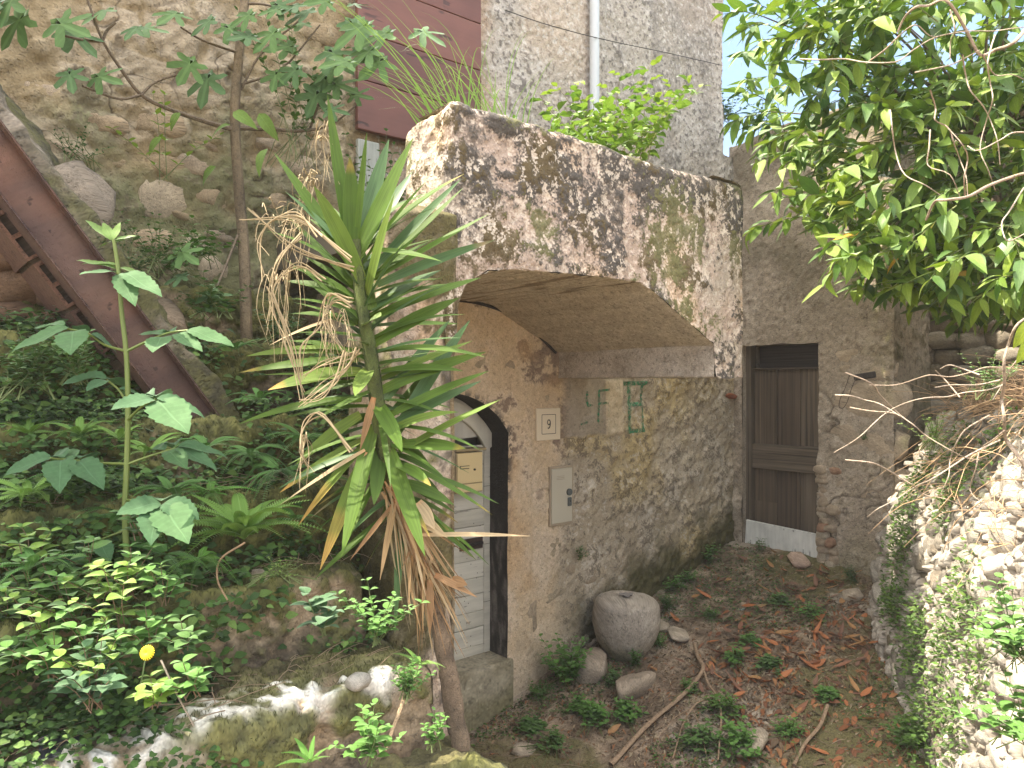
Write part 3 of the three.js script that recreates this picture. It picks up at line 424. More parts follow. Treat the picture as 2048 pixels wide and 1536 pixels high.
{
  // outer skin: end face, front, far end; b runs up the face and over the top
  const r = 0.07, skin = (a) => { const c0 = LL + r; if (a < LL - r) return [LL, LF - (LL - a), -1, 0]; if (a < c0) { const t = (a - (LL - r)) / (2 * r) * Math.PI / 2; return [c0 - r * Math.cos(t), LF - r + r * Math.sin(t), -Math.cos(t), Math.sin(t)]; } if (a > LR) return [LR, LF - (a - LR), 1, 0]; return [a, LF, 0, 1]; };
  const cell = 0.0095;
  const g = sheet([...range(LL - 0.31, LR + 0.05, cell), ...range(LR + 0.1, LR + LF, 0.06)], range(0, 1.22, 0.0088), (a, b) => {
    const [x, z, nx, nz] = skin(a), front = a > LL && a < LR;
    let yb = front ? (x < 0 ? vaultY(Math.max(x, -1.85)) : 2.14 + 0.02 * fbm(x * 9, 2, 2, 3)) : a <= LL ? 2.3 : 2.14; if (front && x < -1.83) yb = lerp(yb, 2.2, sst(-1.83, -1.85, x));
    if (x > -0.025 && x < 0.01 && front) yb = lerp(2.335, 2.14, sst(-0.022, -0.008, x));
    const yt = 3.3 - 0.05 * sst(LL + 0.12, LL - 0.1, a) + 0.02 * fbm(a * 3, 1, 5, 3) - 0.012 * Math.max(0, fbm(a * 14, 1, 7, 3)); let y, off = 0, q = [], dn = 1;
    if (b <= 1) y = lerp(yb, yt, b); else { const t = (b - 1) / 0.22; y = yt; off = t * 0.29; }
    const rd = 0.05, over = Math.max(0, y - (yt - rd)) / rd; // rounded upper arris
    if (b <= 1) { off = rd * (1 - Math.sqrt(Math.max(0, 1 - over * over))); y = y - 0; }
    else { off = rd + t2(b) * 0.25; }
    q = lichen(a, y - (b > 1 ? off * 0.8 : 0), b > 1); const d = 0.02 * q[1] + 0.014 * q[2] + 0.010 * q[3] - 0.03 * sst(0.5, 0, Math.abs(x - LR) / 0.06) * Math.max(0, q[2] + 0.3) * (front ? 1 : 0);
    return [x + nx * (d - off), y + (b > 1 ? d * 0.6 : 0), z + nz * (d - off), ...q[0], a, b <= 1 ? y : yt + off];
  });
  function t2(b) { return (b - 1) / 0.22; }
  mesh('parapet', g, wallMap(2048, 1100, -2.24, 2.0, 0.36, 3.7, (x, y) => lichen(x, Math.min(y, 3.5), y > 3.34, true)[0]), landing);
  // soffit with the marks of its boards
  const sf = sheet(range(-1.85, 0, 0.0105), range(0, LF, 0.012), (x, z) => { const st = fbm(x * 34, z * 2.2, 4, 4), f = fbm(x * 6, z * 4, 9, 4), flat = sst(-0.45, -0.68, x); let c = mixc([0.40, 0.34, 0.26], [0.52, 0.455, 0.36], sst(-0.3, 0.4, st)); c = mixc(c, [0.15, 0.105, 0.06], sst(0.15, 0.45, st * (0.35 + 0.65 * flat) + 0.5 * f - 0.05) * 0.85); c = mixc(c, [0.38, 0.33, 0.26], (1 - flat) * 0.6); const ridge = 0.02 * flat * Math.max(0, fbm(x * 20, z * 1.3, 8, 3)); return [x, vaultY(x) - 0.008 * f - ridge - 0.006 * st * flat + (z > LF - 0.02 ? 0.004 : 0), z * 0.995 + 0.003, ...c, x, z]; });
  mesh('vault_soffit', sf, M.wall, landing);
  { const b = new MB(); b.tube([onZ(915, 600, 0.05), onZ(955, 606, 0.03), onZ(1000, 620, 0.03), onZ(1045, 642, 0.03), onZ(1082, 676, 0.03), onZ(1112, 706, 0.03)], 0.011, 0.009, [0.03, 0.026, 0.024], 6, 5); tag(b.build('wall_cable', M.stone, null, true), 'black cable running along the joint between vault and door wall', 'cable'); }
  // springing beam and the far pier
  const bm = sheet(range(0, 0.48, 0.012), range(0, LF - 0.004, 0.012), (a, z) => { const y = a < 0.2 ? 2.327 - a * 0.94 : 2.14, x = a < 0.2 ? 0 : a - 0.2, f = fbm(x * 5 + y * 5, z * 5, 6, 4); const c = mixc([0.36, 0.31, 0.25], [0.47, 0.42, 0.36], sst(-0.3, 0.4, f)); return [x - 0.004 + 0.01 * fbm(a * 9, z * 4, 3, 4), y + 0.006 * f, z, ...c, a, z]; });
  mesh('springing_beam', bm, M.wall, landing);
  const jm = sheet(range(0, LF, 0.05), range(-0.4, 2.6, 0.05), (z, y) => [-1.85 + 0.01 * fbm(z * 5, y * 5, 3, 3), y, z, 0.40, 0.32, 0.22, z, y]); mesh('side_wall', jm, M.wall, landing);
  const pier = sheet(range(-2.45, -1.845, 0.012), range(-0.5, 2.95, 0.014), (a, y) => { const q = lichen(a, y * 0.9 + 1.1); let c = mixc(q[0], [0.085, 0.072, 0.026], sst(-0.15, 0.25, q[1] + 0.3 * q[2] + 0.15) * 0.85), x = a, z = 1.315; if (a < -2.15) { z = 1.315 - (-2.15 - a) * 1.1; x = -2.15; } if (y > 2.8) { z -= (y - 2.8) * 2.2; } return [x + 0.02 * q[2], Math.min(y, 2.85) + 0.02 * q[1], z + 0.03 * q[1] + 0.014 * q[2] + 0.01 * q[3], ...c, a, y]; });
  mesh('pier', pier, M.wall, landing);
  const fl = new THREE.BoxGeometry(2.3, 0.14, 1.12); fl.translate(-0.92, 2.78, 0.52); mesh('landing_floor', fl, new THREE.MeshStandardMaterial({ color: new THREE.Color().setRGB(0.12, 0.1, 0.07), roughness: 1 }), landing);
}
// ---------------------------------------------------------------- the outbuilding wall with the brown plank door
const out = thing('outbuilding_wall', 'low rendered stone wall with a narrow brown plank door', 'wall');
const WX = 2.2;
const dz0 = onX(1484, 900, WX).z, dz1 = onX(1637, 900, WX).z, dTop = onX(1560, 688, WX).y, dBot = 0.42;
function sideWall(z, y) {
  const f1 = fbm(z * 1.6, y * 1.6, 41, 4), f2 = fbm(z * 6, y * 6, 17, 4), f3 = fbm(z * 26, y * 26, 12, 3);
  let c = mixc([0.305, 0.255, 0.20], [0.41, 0.35, 0.285], sst(-0.25, 0.4, f2 + 0.3 * f3)); c = mixc(c, [0.15, 0.125, 0.085], sst(-0.1, 0.4, f1 + 0.4 * f2) * sst(2.3, 3.2, y) * 0.85); c = mixc(c, [0.17, 0.145, 0.075], sst(0.1, 0.45, f2 + 0.3 * f3) * sst(0.9, 1.35, z) * 0.6);
  c = mixc(c, [0.15, 0.115, 0.08], sst(0.28, 0.5, f3 + 0.4 * f2) * 0.6); c = mixc(c, [0.16, 0.15, 0.075], sst(0.95, 0.6, y + 0.2 * f2) * sst(dz1, dz1 + 0.3, z) * 0.5);
  const crack = sst(0.035, 0.0, Math.abs(fbm(z * 2.6 + 3, y * 2.6, 88, 4))) * sst(dz1 - 0.1, dz1 + 0.1, z) * sst(2.3, 1.9, y) * sst(0.5, 0.9, y);
  c = mixc(c, [0.10, 0.08, 0.06], crack * 0.8);
  const rag = sst(0.14, 0.0, z - dz1) * sst(2.0, 1.2, y);
  return [0.022 * f1 + 0.013 * f2 + 0.009 * f3 - 0.018 * crack + rag * 0.02 * f2, c];
}
{
  const cell = 0.0125, zEnd = 1.4, inDoor = (z, y) => z > dz0 && z < dz1 && y > 0 && y < dTop;
  const g = sheet([...range(-0.05, zEnd + 0.75, cell)], range(0.2, 4.55, cell), (a, y) => {
    let z = a, x = WX; const top = 4.3 + 0.06 * fbm(a * 2, 4, 4, 3); const q = sideWall(a, Math.min(y, top)); let d = q[0];
    if (a > zEnd) { z = zEnd; x = WX + (a - zEnd); return [x, Math.min(y, top), z + d, ...mixc(q[1], [0.07, 0.065, 0.03], sst(-0.2, 0.3, d * 30) * 0.6 + 0.2), a, y]; }
    for (const e of [dz0, dz1]) if (Math.abs(z - e) < cell * 0.6 && y < dTop + cell) z = e + (e === dz1 ? 0.02 * fbm(y * 9, 3, 3, 3) * sst(1.9, 1.4, y) : 0);
    if (Math.abs(y - dTop) < cell * 0.6 && z > dz0 - cell && z < dz1 + cell) y = dTop + 0.012 * fbm(z * 12, 1, 1, 3);
    let over = Math.max(0, y - top); return [x - d + over * 2.5, Math.min(y, top), z, ...q[1], a, y];
  }, (z, y) => !inDoor(z, y));
  mesh('wall', g, M.wall, out);
  const core = (x0, x1, y0, y1, z0, z1) => { const b = new THREE.BoxGeometry(x1 - x0, y1 - y0, z1 - z0); b.translate((x0 + x1) / 2, (y0 + y1) / 2, (z0 + z1) / 2); return b; };
  mesh('wall_core', mergeGeometries([core(2.26, 2.95, 0, 4.2, dz1 + 0.03, 1.34), core(2.26, 2.95, dTop + 0.03, 4.2, -0.05, dz1 + 0.03), core(2.5, 2.95, 0, dTop + 0.03, -0.05, dz1 + 0.03), core(2.015, 2.96, -0.2, 4.12, -3, -0.06)]), new THREE.MeshStandardMaterial({ color: new THREE.Color().setRGB(0.3, 0.25, 0.2), roughness: 1 }), out);
  // reveals
  const rv = new MB(); for (const [za, zb] of [[dz0, dz0], [dz1, dz1]]) { const b = rv.n; for (const y of range(0.2, dTop, 0.08)) { const f = 0.01 * fbm(y * 7, za * 9, 2, 3), c = sideWall(za, y)[1]; rv.v(WX + 0.012, y, za + f * 0.3, c, 0, y); rv.v(WX + 0.3, y, zb + f, c, 0.3, y); } for (let k = b; k < rv.n - 2; k += 2) rv.q(k, k + 1, k + 3, k + 2); }
  { const b = rv.n; for (const z of range(dz0, dz1, 0.06)) { rv.v(WX, dTop, z, [0.3, 0.24, 0.18], z, 0); rv.v(WX + 0.3, dTop, z, [0.3, 0.24, 0.18], z, 0.3); } for (let k = b; k < rv.n - 2; k += 2) rv.q(k, k + 1, k + 3, k + 2); }
  rv.build('door_reveal', M.wall, out);
  // the plank door
  const d = new THREE.Group(); d.name = 'plank_door'; out.add(d); tag(d, 'narrow dark brown door of upright planks with one wide rail');
  const X = WX + 0.11, W = dz1 - dz0; let seedv = 4;
  const bar = (name, z0, z1, y0, y1, th, x, m, upright) => { const b = new RoundedBoxGeometry(th, y1 - y0, z1 - z0, 2, 0.005), P = b.attributes.position, U = b.attributes.uv; seedv += 1.37; for (let k = 0; k < P.count; k++) upright ? U.setXY(k, (P.getZ(k) + seedv) * 1.6, P.getY(k) * 0.5 + seedv) : U.setXY(k, (P.getY(k) + seedv) * 1.6, P.getZ(k) * 0.5 + seedv); b.translate(x, (y0 + y1) / 2, (z0 + z1) / 2); return mesh(name, b, m, d); };
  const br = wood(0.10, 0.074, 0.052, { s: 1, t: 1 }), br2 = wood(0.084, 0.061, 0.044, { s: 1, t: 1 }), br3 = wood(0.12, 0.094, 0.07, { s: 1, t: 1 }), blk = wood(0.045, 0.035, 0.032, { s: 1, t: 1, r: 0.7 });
  const fw = 0.05, n = 3; bar('door_frame', dz0 - 0.01, dz0 + fw, 0.3, dTop, 0.09, X, br3, true);
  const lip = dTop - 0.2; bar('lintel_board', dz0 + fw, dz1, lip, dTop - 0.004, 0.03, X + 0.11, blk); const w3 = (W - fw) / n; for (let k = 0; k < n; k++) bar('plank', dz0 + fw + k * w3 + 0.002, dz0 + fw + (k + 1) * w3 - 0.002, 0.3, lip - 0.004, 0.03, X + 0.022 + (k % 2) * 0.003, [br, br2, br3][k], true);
  const ry = onX(1560, 915, X).y; bar('rail', dz0 + fw + 0.002, dz1 - 0.02, ry - 0.11, ry + 0.11, 0.035, X - 0.012, br3); bar('edge_strip', dz1 - 0.045, dz1 - 0.005, 0.3, lip - 0.01, 0.04, X + 0.0, br2, true); bar('rail', dz0 + fw + 0.002, dz1 - 0.01, lip - 0.018, lip - 0.002, 0.03, X - 0.008, br2);
  // stones and bricks of the ragged jamb and the quoins
  seed(23); const mj = [stoneMat(0.40, 0.32, 0.24), stoneMat(0.36, 0.22, 0.15), stoneMat(0.43, 0.37, 0.29)];
  for (let y = 0.62; y < 1.45; y += rr(0.045, 0.075)) for (const k of [0, 1]) { if (k && rnd() < 0.4) continue; stone('stone', out, V(WX - 0.002 + rr(0, 0.02), y, dz1 + 0.035 + k * 0.085 + rr(-0.02, 0.02)), rr(0.06, 0.09), rr(0.05, 0.085), rr(0.07, 0.12), pick(mj), [rr(-0.3, 0.3), rr(-0.3, 0.3), rr(-0.2, 0.2)], pick(SMALL)); }
  const at2 = (px, py) => { const p = onX(px, py, WX); return p; };
  for (const [px, py, w, h] of [[1700, 705, 62, 38], [1735, 800, 110, 70], [1735, 885, 100, 62], [1745, 970, 96, 76], [1690, 735, 22, 20], [1690, 870, 50, 50], [1670, 950, 40, 60], [1755, 740, 60, 40]]) { const p = at2(px, py), k = depthOf(p) / FOCAL; p.x += 0.052; if (p.z > 1.24) p.z = 1.24; stone('stone', out, p, 0.10, h * k, w * k * 1.25, stoneMat(0.40, 0.325, 0.245), [rr(-0.06, 0.06), 0, rr(-0.05, 0.05)]); }
  const beamEnd = at2(1730, 752), bb = new RoundedBoxGeometry(0.1, 0.05, 0.17, 2, 0.01); bb.rotateX(-0.15); bb.translate(beamEnd.x + 0.03, beamEnd.y, beamEnd.z); tag(mesh('timber_stub', bb, blk, out), 'dark rotten timber end in a hole beside the door');
  const wl = new MB(); wl.tube([at2(1702, 748), at2(1693, 775), at2(1682, 800), at2(1681, 815), at2(1688, 816), at2(1696, 805), at2(1706, 775), at2(1716, 752)].map((p) => p.setX(WX - 0.02)), 0.0028, 0.0028, [0.08, 0.06, 0.05], 5); tag(wl.build('wire_loop', M.stone, null, true), 'rusty wire loop hanging from the hole beside the plank door', 'wire');
  const wb = new THREE.Shape(); const c4 = [[1493, 1040], [1638, 1070], [1638, 1134], [1490, 1088]].map(([a, b]) => onX(a, b, WX + 0.03)); wb.moveTo(-c4[0].z, c4[0].y); for (const p of c4.slice(1)) wb.lineTo(-p.z, p.y); wb.lineTo(-c4[0].z, c4[0].y);
  const wg = new THREE.ExtrudeGeometry(wb, { depth: 0.022, bevelEnabled: true, bevelSize: 0.003, bevelThickness: 0.003, bevelSegments: 1 }); wg.rotateY(Math.PI / 2); wg.translate(WX + 0.03, 0, 0);
  tag(mesh('white_board', wg, paint(0.60, 0.60, 0.58, { s: 2, t: 2, r: 0.6 }), null, true), 'white painted board leaning across the foot of the plank door', 'board');
  const slab = onGround(1595, 1130); tag(stone('stone_slab', null, slab.setY(slab.y + 0.03), 0.19, 0.075, 0.13, stoneMat(0.56, 0.41, 0.33), [0.05, 0.9, 0.08], lump(61, 2, 0.9, 0.06)), 'small pinkish stone slab lying before the white board', 'stone slab').name = numbered('stone_slab');
}

// ---------------------------------------------------------------- the steps
const steps = thing('stone_steps', 'broad mossy stone steps climbing from the left towards the house', 'steps');
const STEP = [[1.98, 0.80, -2.05], [1.66, 1.10, -2.16], [1.35, 1.40, -2.27], [1.05, 1.67, -1.86], [0.75, 1.94, -1.86], [0.45, 2.28, -1.86], [0.15, 2.56, -1.86]];
function stepSurf(k, x, s) {                        // s from the back of the tread over the nose and down the riser
  const [z, y] = STEP[k], zb = 0.36, rise = 0.36, f1 = fbm(x * 2.2, k * 7 + s * 1.5, 4, 4), f2 = fbm(x * 8, s * 8 + k * 5, 14, 4), f3 = fbm(x * 30, s * 30, k, 3), r = 0.045;
  let py, pz, nose = 0;
  if (s < zb - r) { pz = z - zb + s; py = y; } else if (s < zb - r + r * 1.57) { const t = (s - zb + r) / r; pz = z - r + r * Math.sin(t); py = y - r + r * Math.cos(t); nose = 1; } else { pz = z; py = y - r - (s - zb + r - r * 1.57); }
  const riser = sst(zb, zb + 0.06, s), tread = 1 - riser, near = sst(0.22, 0.0, Math.abs(s - zb));
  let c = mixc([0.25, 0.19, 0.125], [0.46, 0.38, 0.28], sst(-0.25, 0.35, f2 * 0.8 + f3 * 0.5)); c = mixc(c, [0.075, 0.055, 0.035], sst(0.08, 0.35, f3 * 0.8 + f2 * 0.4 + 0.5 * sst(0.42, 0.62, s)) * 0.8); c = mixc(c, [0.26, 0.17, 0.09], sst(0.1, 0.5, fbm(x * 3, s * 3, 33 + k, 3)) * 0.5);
  if (k === 1) c = mixc(c, [0.62, 0.58, 0.52], sst(0.15, 0.05, Math.abs(s - zb + 0.03)) * sst(-0.1, 0.2, f1 * 0.6 + 0.5 * f2 + 0.2 * f3) * 0.6);
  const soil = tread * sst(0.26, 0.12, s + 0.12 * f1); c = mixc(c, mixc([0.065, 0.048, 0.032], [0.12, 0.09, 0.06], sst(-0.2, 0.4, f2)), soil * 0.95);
  const moss = sst(-0.12, 0.12, f1 * 0.8 + f2 * 0.5 + f3 * 0.25 + (k === 1 ? -0.04 + 0.3 * sst(-2.6, -2.4, x) : k === 2 ? 0.26 : 0.4) - 0.20 * sst(zb + 0.02, zb + 0.16, s)) * (1 - soil * 0.4);
  c = mixc(c, mixc([0.055, 0.060, 0.016], [0.115, 0.115, 0.032], sst(-0.3, 0.4, f3 + 0.5 * f2)), moss * 0.95);
  if (k === 1) c = mixc(c, mixc([0.50, 0.47, 0.42], [0.70, 0.68, 0.64], sst(-0.3, 0.3, f3 + 0.5 * f2)), sst(0.10, 0.03, Math.abs(s - zb + 0.045 + 0.12 * f1 + 0.08 * f2)) * sst(-0.02, 0.12, fbm(x * 2.6, s * 9, 15, 4) + 0.4 * f3 + 0.1) * sst(-2.25, -2.4, x) * 0.95);
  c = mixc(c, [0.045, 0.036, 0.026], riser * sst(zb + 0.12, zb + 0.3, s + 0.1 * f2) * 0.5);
  const lime = k === 1 ? sst(-0.02, 0.12, fbm(x * 2.6, s * 9, 15, 4) + 0.4 * f3 + 0.1) * sst(0.12, 0.05, Math.abs(s - zb + 0.045 + 0.12 * f1 + 0.08 * f2)) * sst(-2.25, -2.4, x) : 0;
  return [py, pz, (0.036 * f1 + 0.030 * f2) * (1 - 0.55 * lime) + 0.014 * f3 + moss * (0.012 + 0.012 * f3), c, nose, riser, moss * (1 - lime), s];
}
STEP.forEach(([z, y, x1], k) => {
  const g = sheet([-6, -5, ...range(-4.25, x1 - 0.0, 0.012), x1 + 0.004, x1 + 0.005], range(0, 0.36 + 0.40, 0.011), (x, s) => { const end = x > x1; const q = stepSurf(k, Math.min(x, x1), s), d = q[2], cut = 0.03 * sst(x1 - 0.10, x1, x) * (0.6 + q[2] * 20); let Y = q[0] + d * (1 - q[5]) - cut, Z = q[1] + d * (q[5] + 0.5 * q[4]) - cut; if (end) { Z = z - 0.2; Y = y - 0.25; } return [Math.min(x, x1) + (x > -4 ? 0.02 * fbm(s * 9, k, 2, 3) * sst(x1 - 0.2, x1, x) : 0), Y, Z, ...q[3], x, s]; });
  const st = mesh('step', g, M.wall, steps); if (k === 1) tag(st, 'lowest step in view with a white limed edge');
});
const onStep = (px, py, k) => { const p = onY(px, py, STEP[k][1]); p.z = clamp(p.z, STEP[k][0] - 0.34, STEP[k][0] + 0.01); p.y = STEP[k][1] + stepSurf(k, p.x, clamp(p.z - STEP[k][0] + 0.36, 0, 0.36))[2] - 0.01; return p; };
{ // solid masonry under the treads
  const parts = STEP.map(([z, y]) => { const b = new THREE.BoxGeometry(3.6, y + 0.6 - 0.08, Math.min(0.55, z)); b.translate(-4.05, (y - 0.6 - 0.08) / 2, z - 0.09 - Math.min(0.55, z) / 2); return b; });
  mesh('core', mergeGeometries(parts), new THREE.MeshStandardMaterial({ color: new THREE.Color().setRGB(0.07, 0.055, 0.04), roughness: 1 }), steps);
}

// ---------------------------------------------------------------- the upper flight: steel beam, hollow tiles, rubble on top
{
  const zb = 0.62, lo = onZ(342, 776, zb), hi = onZ(-10, 312, zb), dir = hi.clone().sub(lo).normalize(), nrm = V(-dir.y, dir.x, 0); if (nrm.y < 0) nrm.negate();
  const beam = thing('steel_beam', 'rusty brown steel beam slanting down from the left edge', 'beam', lo.clone());
  const rust = new THREE.MeshStandardMaterial({ vertexColors: true, roughness: 0.8, metalness: 0.15, map: rep(paintC, 2.2), bumpMap: rep(grainH, 3.1), bumpScale: 0.003, color: new THREE.Color().setRGB(1.5, 1.5, 1.5) });
  const L = 2.6, h = 0.07, part = (name, o0, o1, z0, z1, flat) => { const b = new MB(); for (const t of range(-0.25, L, 0.02)) { const i0 = b.n; for (const [o, z] of [[o0, z0], [o1, z0], [o1, z1], [o0, z1]]) { const p = dir.clone().multiplyScalar(t).addScaledVector(nrm, o), f = fbm(t * 9, o * 40, z * 40, 3), c = mixc(mixc([0.072, 0.042, 0.036], [0.115, 0.068, 0.05], sst(-0.3, 0.4, f)), [0.13, 0.064, 0.042], sst(0.2, 0.45, fbm(t * 6, o * 14, 4, 4)) * 0.6); b.v(p.x, p.y, z + 0.0015 * f, c, t * 1.0, o * 1.0 + z * 1.0); } if (i0 >= 4) for (let k = 0; k < 4; k++) { const a = i0 - 4 + k, e = i0 - 4 + (k + 1) % 4; b.q(a, e, e + 4, a + 4); } } return mesh(name, b.geo(), rust, beam); };
  part('web', -h, h, -0.014, 0.012); part('flange', h, h + 0.011, -0.07, 0.05); part('flange', -h - 0.011, -h, -0.07, 0.05);
  const pt = (t, o, z) => lo.clone().addScaledVector(dir, t).addScaledVector(nrm, o).setZ(z);
  // hollow clay tiles under the flight
  const fl = thing('stair_flight', 'underside of the upper flight in hollow clay tiles', 'stairs'), clay = stoneMat(0.12, 0.065, 0.045), clayD = stoneMat(0.075, 0.042, 0.032);
  seed(5); for (let k = 0; k < 9; k++) { const s = new THREE.Shape(); const w = 0.195, hh = 0.12; s.moveTo(0, 0); s.lineTo(w, 0); s.lineTo(w, hh); s.lineTo(0, hh); s.lineTo(0, 0); for (const c of [0, 1]) { const q = new THREE.Path(); q.moveTo(0.012 + c * 0.092, 0.014); q.lineTo(0.012 + c * 0.092, hh - 0.014); q.lineTo(0.088 + c * 0.092, hh - 0.014); q.lineTo(0.088 + c * 0.092, 0.014); s.holes.push(q); }
    const g = new THREE.ExtrudeGeometry(s, { depth: 0.5, bevelEnabled: false }); const m = mesh('hollow_tile', g, k % 3 ? clay : clayD, fl); const p = pt(0.25 + k * 0.212, -0.24 + rr(-0.008, 0.008), 0.06); m.position.copy(p); m.rotation.z = Math.atan2(dir.y, dir.x); m.scale.set(1, -1, 1); m.position.addScaledVector(nrm, 0.12); }
  // broken masonry heaped on the flight
  const rb = sheet(range(-0.35, 2.7, 0.014), range(0, 0.72, 0.014), (t, v) => { const f1 = fbm(t * 2.6, v * 3, 61, 4), f2 = fbm(t * 8, v * 8, 3, 4), f3 = fbm(t * 30, v * 30, 4, 3); const front = v > 0.62, o = front ? lerp(0.16, 0.02, (v - 0.62) / 0.1) : lerp(0.30, 0.16, v / 0.62), z = front ? 0.60 : v * 0.97; const p = pt(t, o + 0.07 * f1 + 0.035 * f2 + 0.01 * f3, z); let c = mixc([0.13, 0.11, 0.08], [0.29, 0.25, 0.20], sst(-0.2, 0.4, f2 + 0.4 * f3)); c = mixc(c, [0.075, 0.075, 0.022], sst(-0.25, 0.12, f1 + 0.3 * f2 + 0.25 * f3) * 0.9); c = mixc(c, [0.05, 0.045, 0.035], sst(0.2, 0.5, f3 + 0.5 * f2) * 0.7); return [p.x, p.y, p.z, ...c, t, v]; });
  mesh('rubble_topping', rb, M.wall, fl);
  const backing = new MB(); { const c = [0.08, 0.06, 0.045], P = [[0.1, 0.06, 0.02], [2.7, 0.06, 0.02], [2.7, 0.06, 0.54], [0.1, 0.06, 0.54], [0.1, -0.11, 0.02], [2.7, -0.11, 0.02], [2.7, -0.11, 0.54], [0.1, -0.11, 0.54]].map((a) => { const p = pt(...a); return backing.v(p.x, p.y, p.z, c, a[0], a[2]); }); backing.q(P[0], P[3], P[2], P[1]); backing.q(P[4], P[5], P[6], P[7]); backing.q(P[0], P[1], P[5], P[4]); backing.q(P[3], P[7], P[6], P[2]); backing.q(P[0], P[4], P[7], P[3]); } backing.build('slab', M.wall, fl);
  seed(8); const mr = [stoneMat(0.22, 0.185, 0.145), stoneMat(0.2, 0.155, 0.11)];
  for (const [px, py, w, h2, z] of [[140, 410, 130, 150, 0.42], [205, 520, 90, 60, 0.44], [60, 350, 70, 60, 0.45], [330, 640, 90, 60, 0.42], [255, 560, 60, 46, 0.46], [290, 700, 70, 60, 0.5]]) { const p = onZ(px, py, z), k = depthOf(p) / FOCAL; stone('stone', fl, p, w * k, h2 * k, 0.16, pick(mr), [rr(-0.3, 0.3), rr(-0.3, 0.3), rr(-0.9, -0.3)]); }
  // rubble wall in the dark below the flight
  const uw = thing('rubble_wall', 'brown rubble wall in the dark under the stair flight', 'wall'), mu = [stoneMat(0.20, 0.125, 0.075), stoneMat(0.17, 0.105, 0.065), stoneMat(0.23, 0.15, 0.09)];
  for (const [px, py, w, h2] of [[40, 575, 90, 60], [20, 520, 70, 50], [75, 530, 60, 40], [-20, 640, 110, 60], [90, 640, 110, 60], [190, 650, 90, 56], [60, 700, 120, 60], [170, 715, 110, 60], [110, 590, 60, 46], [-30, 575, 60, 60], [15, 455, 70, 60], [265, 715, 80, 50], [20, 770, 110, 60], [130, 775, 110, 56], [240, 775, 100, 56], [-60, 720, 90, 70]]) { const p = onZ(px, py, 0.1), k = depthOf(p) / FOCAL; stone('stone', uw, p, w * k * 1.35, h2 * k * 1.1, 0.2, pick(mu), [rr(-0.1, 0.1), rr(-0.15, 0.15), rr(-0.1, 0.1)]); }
}

// ---------------------------------------------------------------- the terrace on the right
const TB = [[1.78, 1.42], [1.25, 1.76], [0.78, 2.10], [0.40, 2.36], [-0.15, 2.72], [-0.8, 3.1], [-1.5, 3.5]].map(([x, z]) => V(x, 0, z));
const tCurve = new THREE.CatmullRomCurve3(TB); const TN = V(-0.54, 0, -0.84);   // faces the path
function terrace(s, h) {                            // s 0..1 along, h 0..1 up: a leaning, bulging face
  const p = tCurve.getPoint(s), g = groundBase(p.x, p.z) - 0.1, top = 1.86 + 0.1 * fbm(s * 5, 2, 2, 3) + 0.1 * sst(0.0, 0.25, s), y = lerp(g, top, h);
  const lean = 0.34 * h + 0.1 * Math.max(0, h - 0.7) / 0.3, bulge = 0.07 * fbm(s * 7, h * 4, 3, 3) + 0.05 * Math.sin(h * 3);
  return p.setY(y).addScaledVector(TN, -lean + bulge);
}
const terr = thing('terrace_wall', 'sunlit leaning rubble wall of pale stones along the right of the path', 'wall');
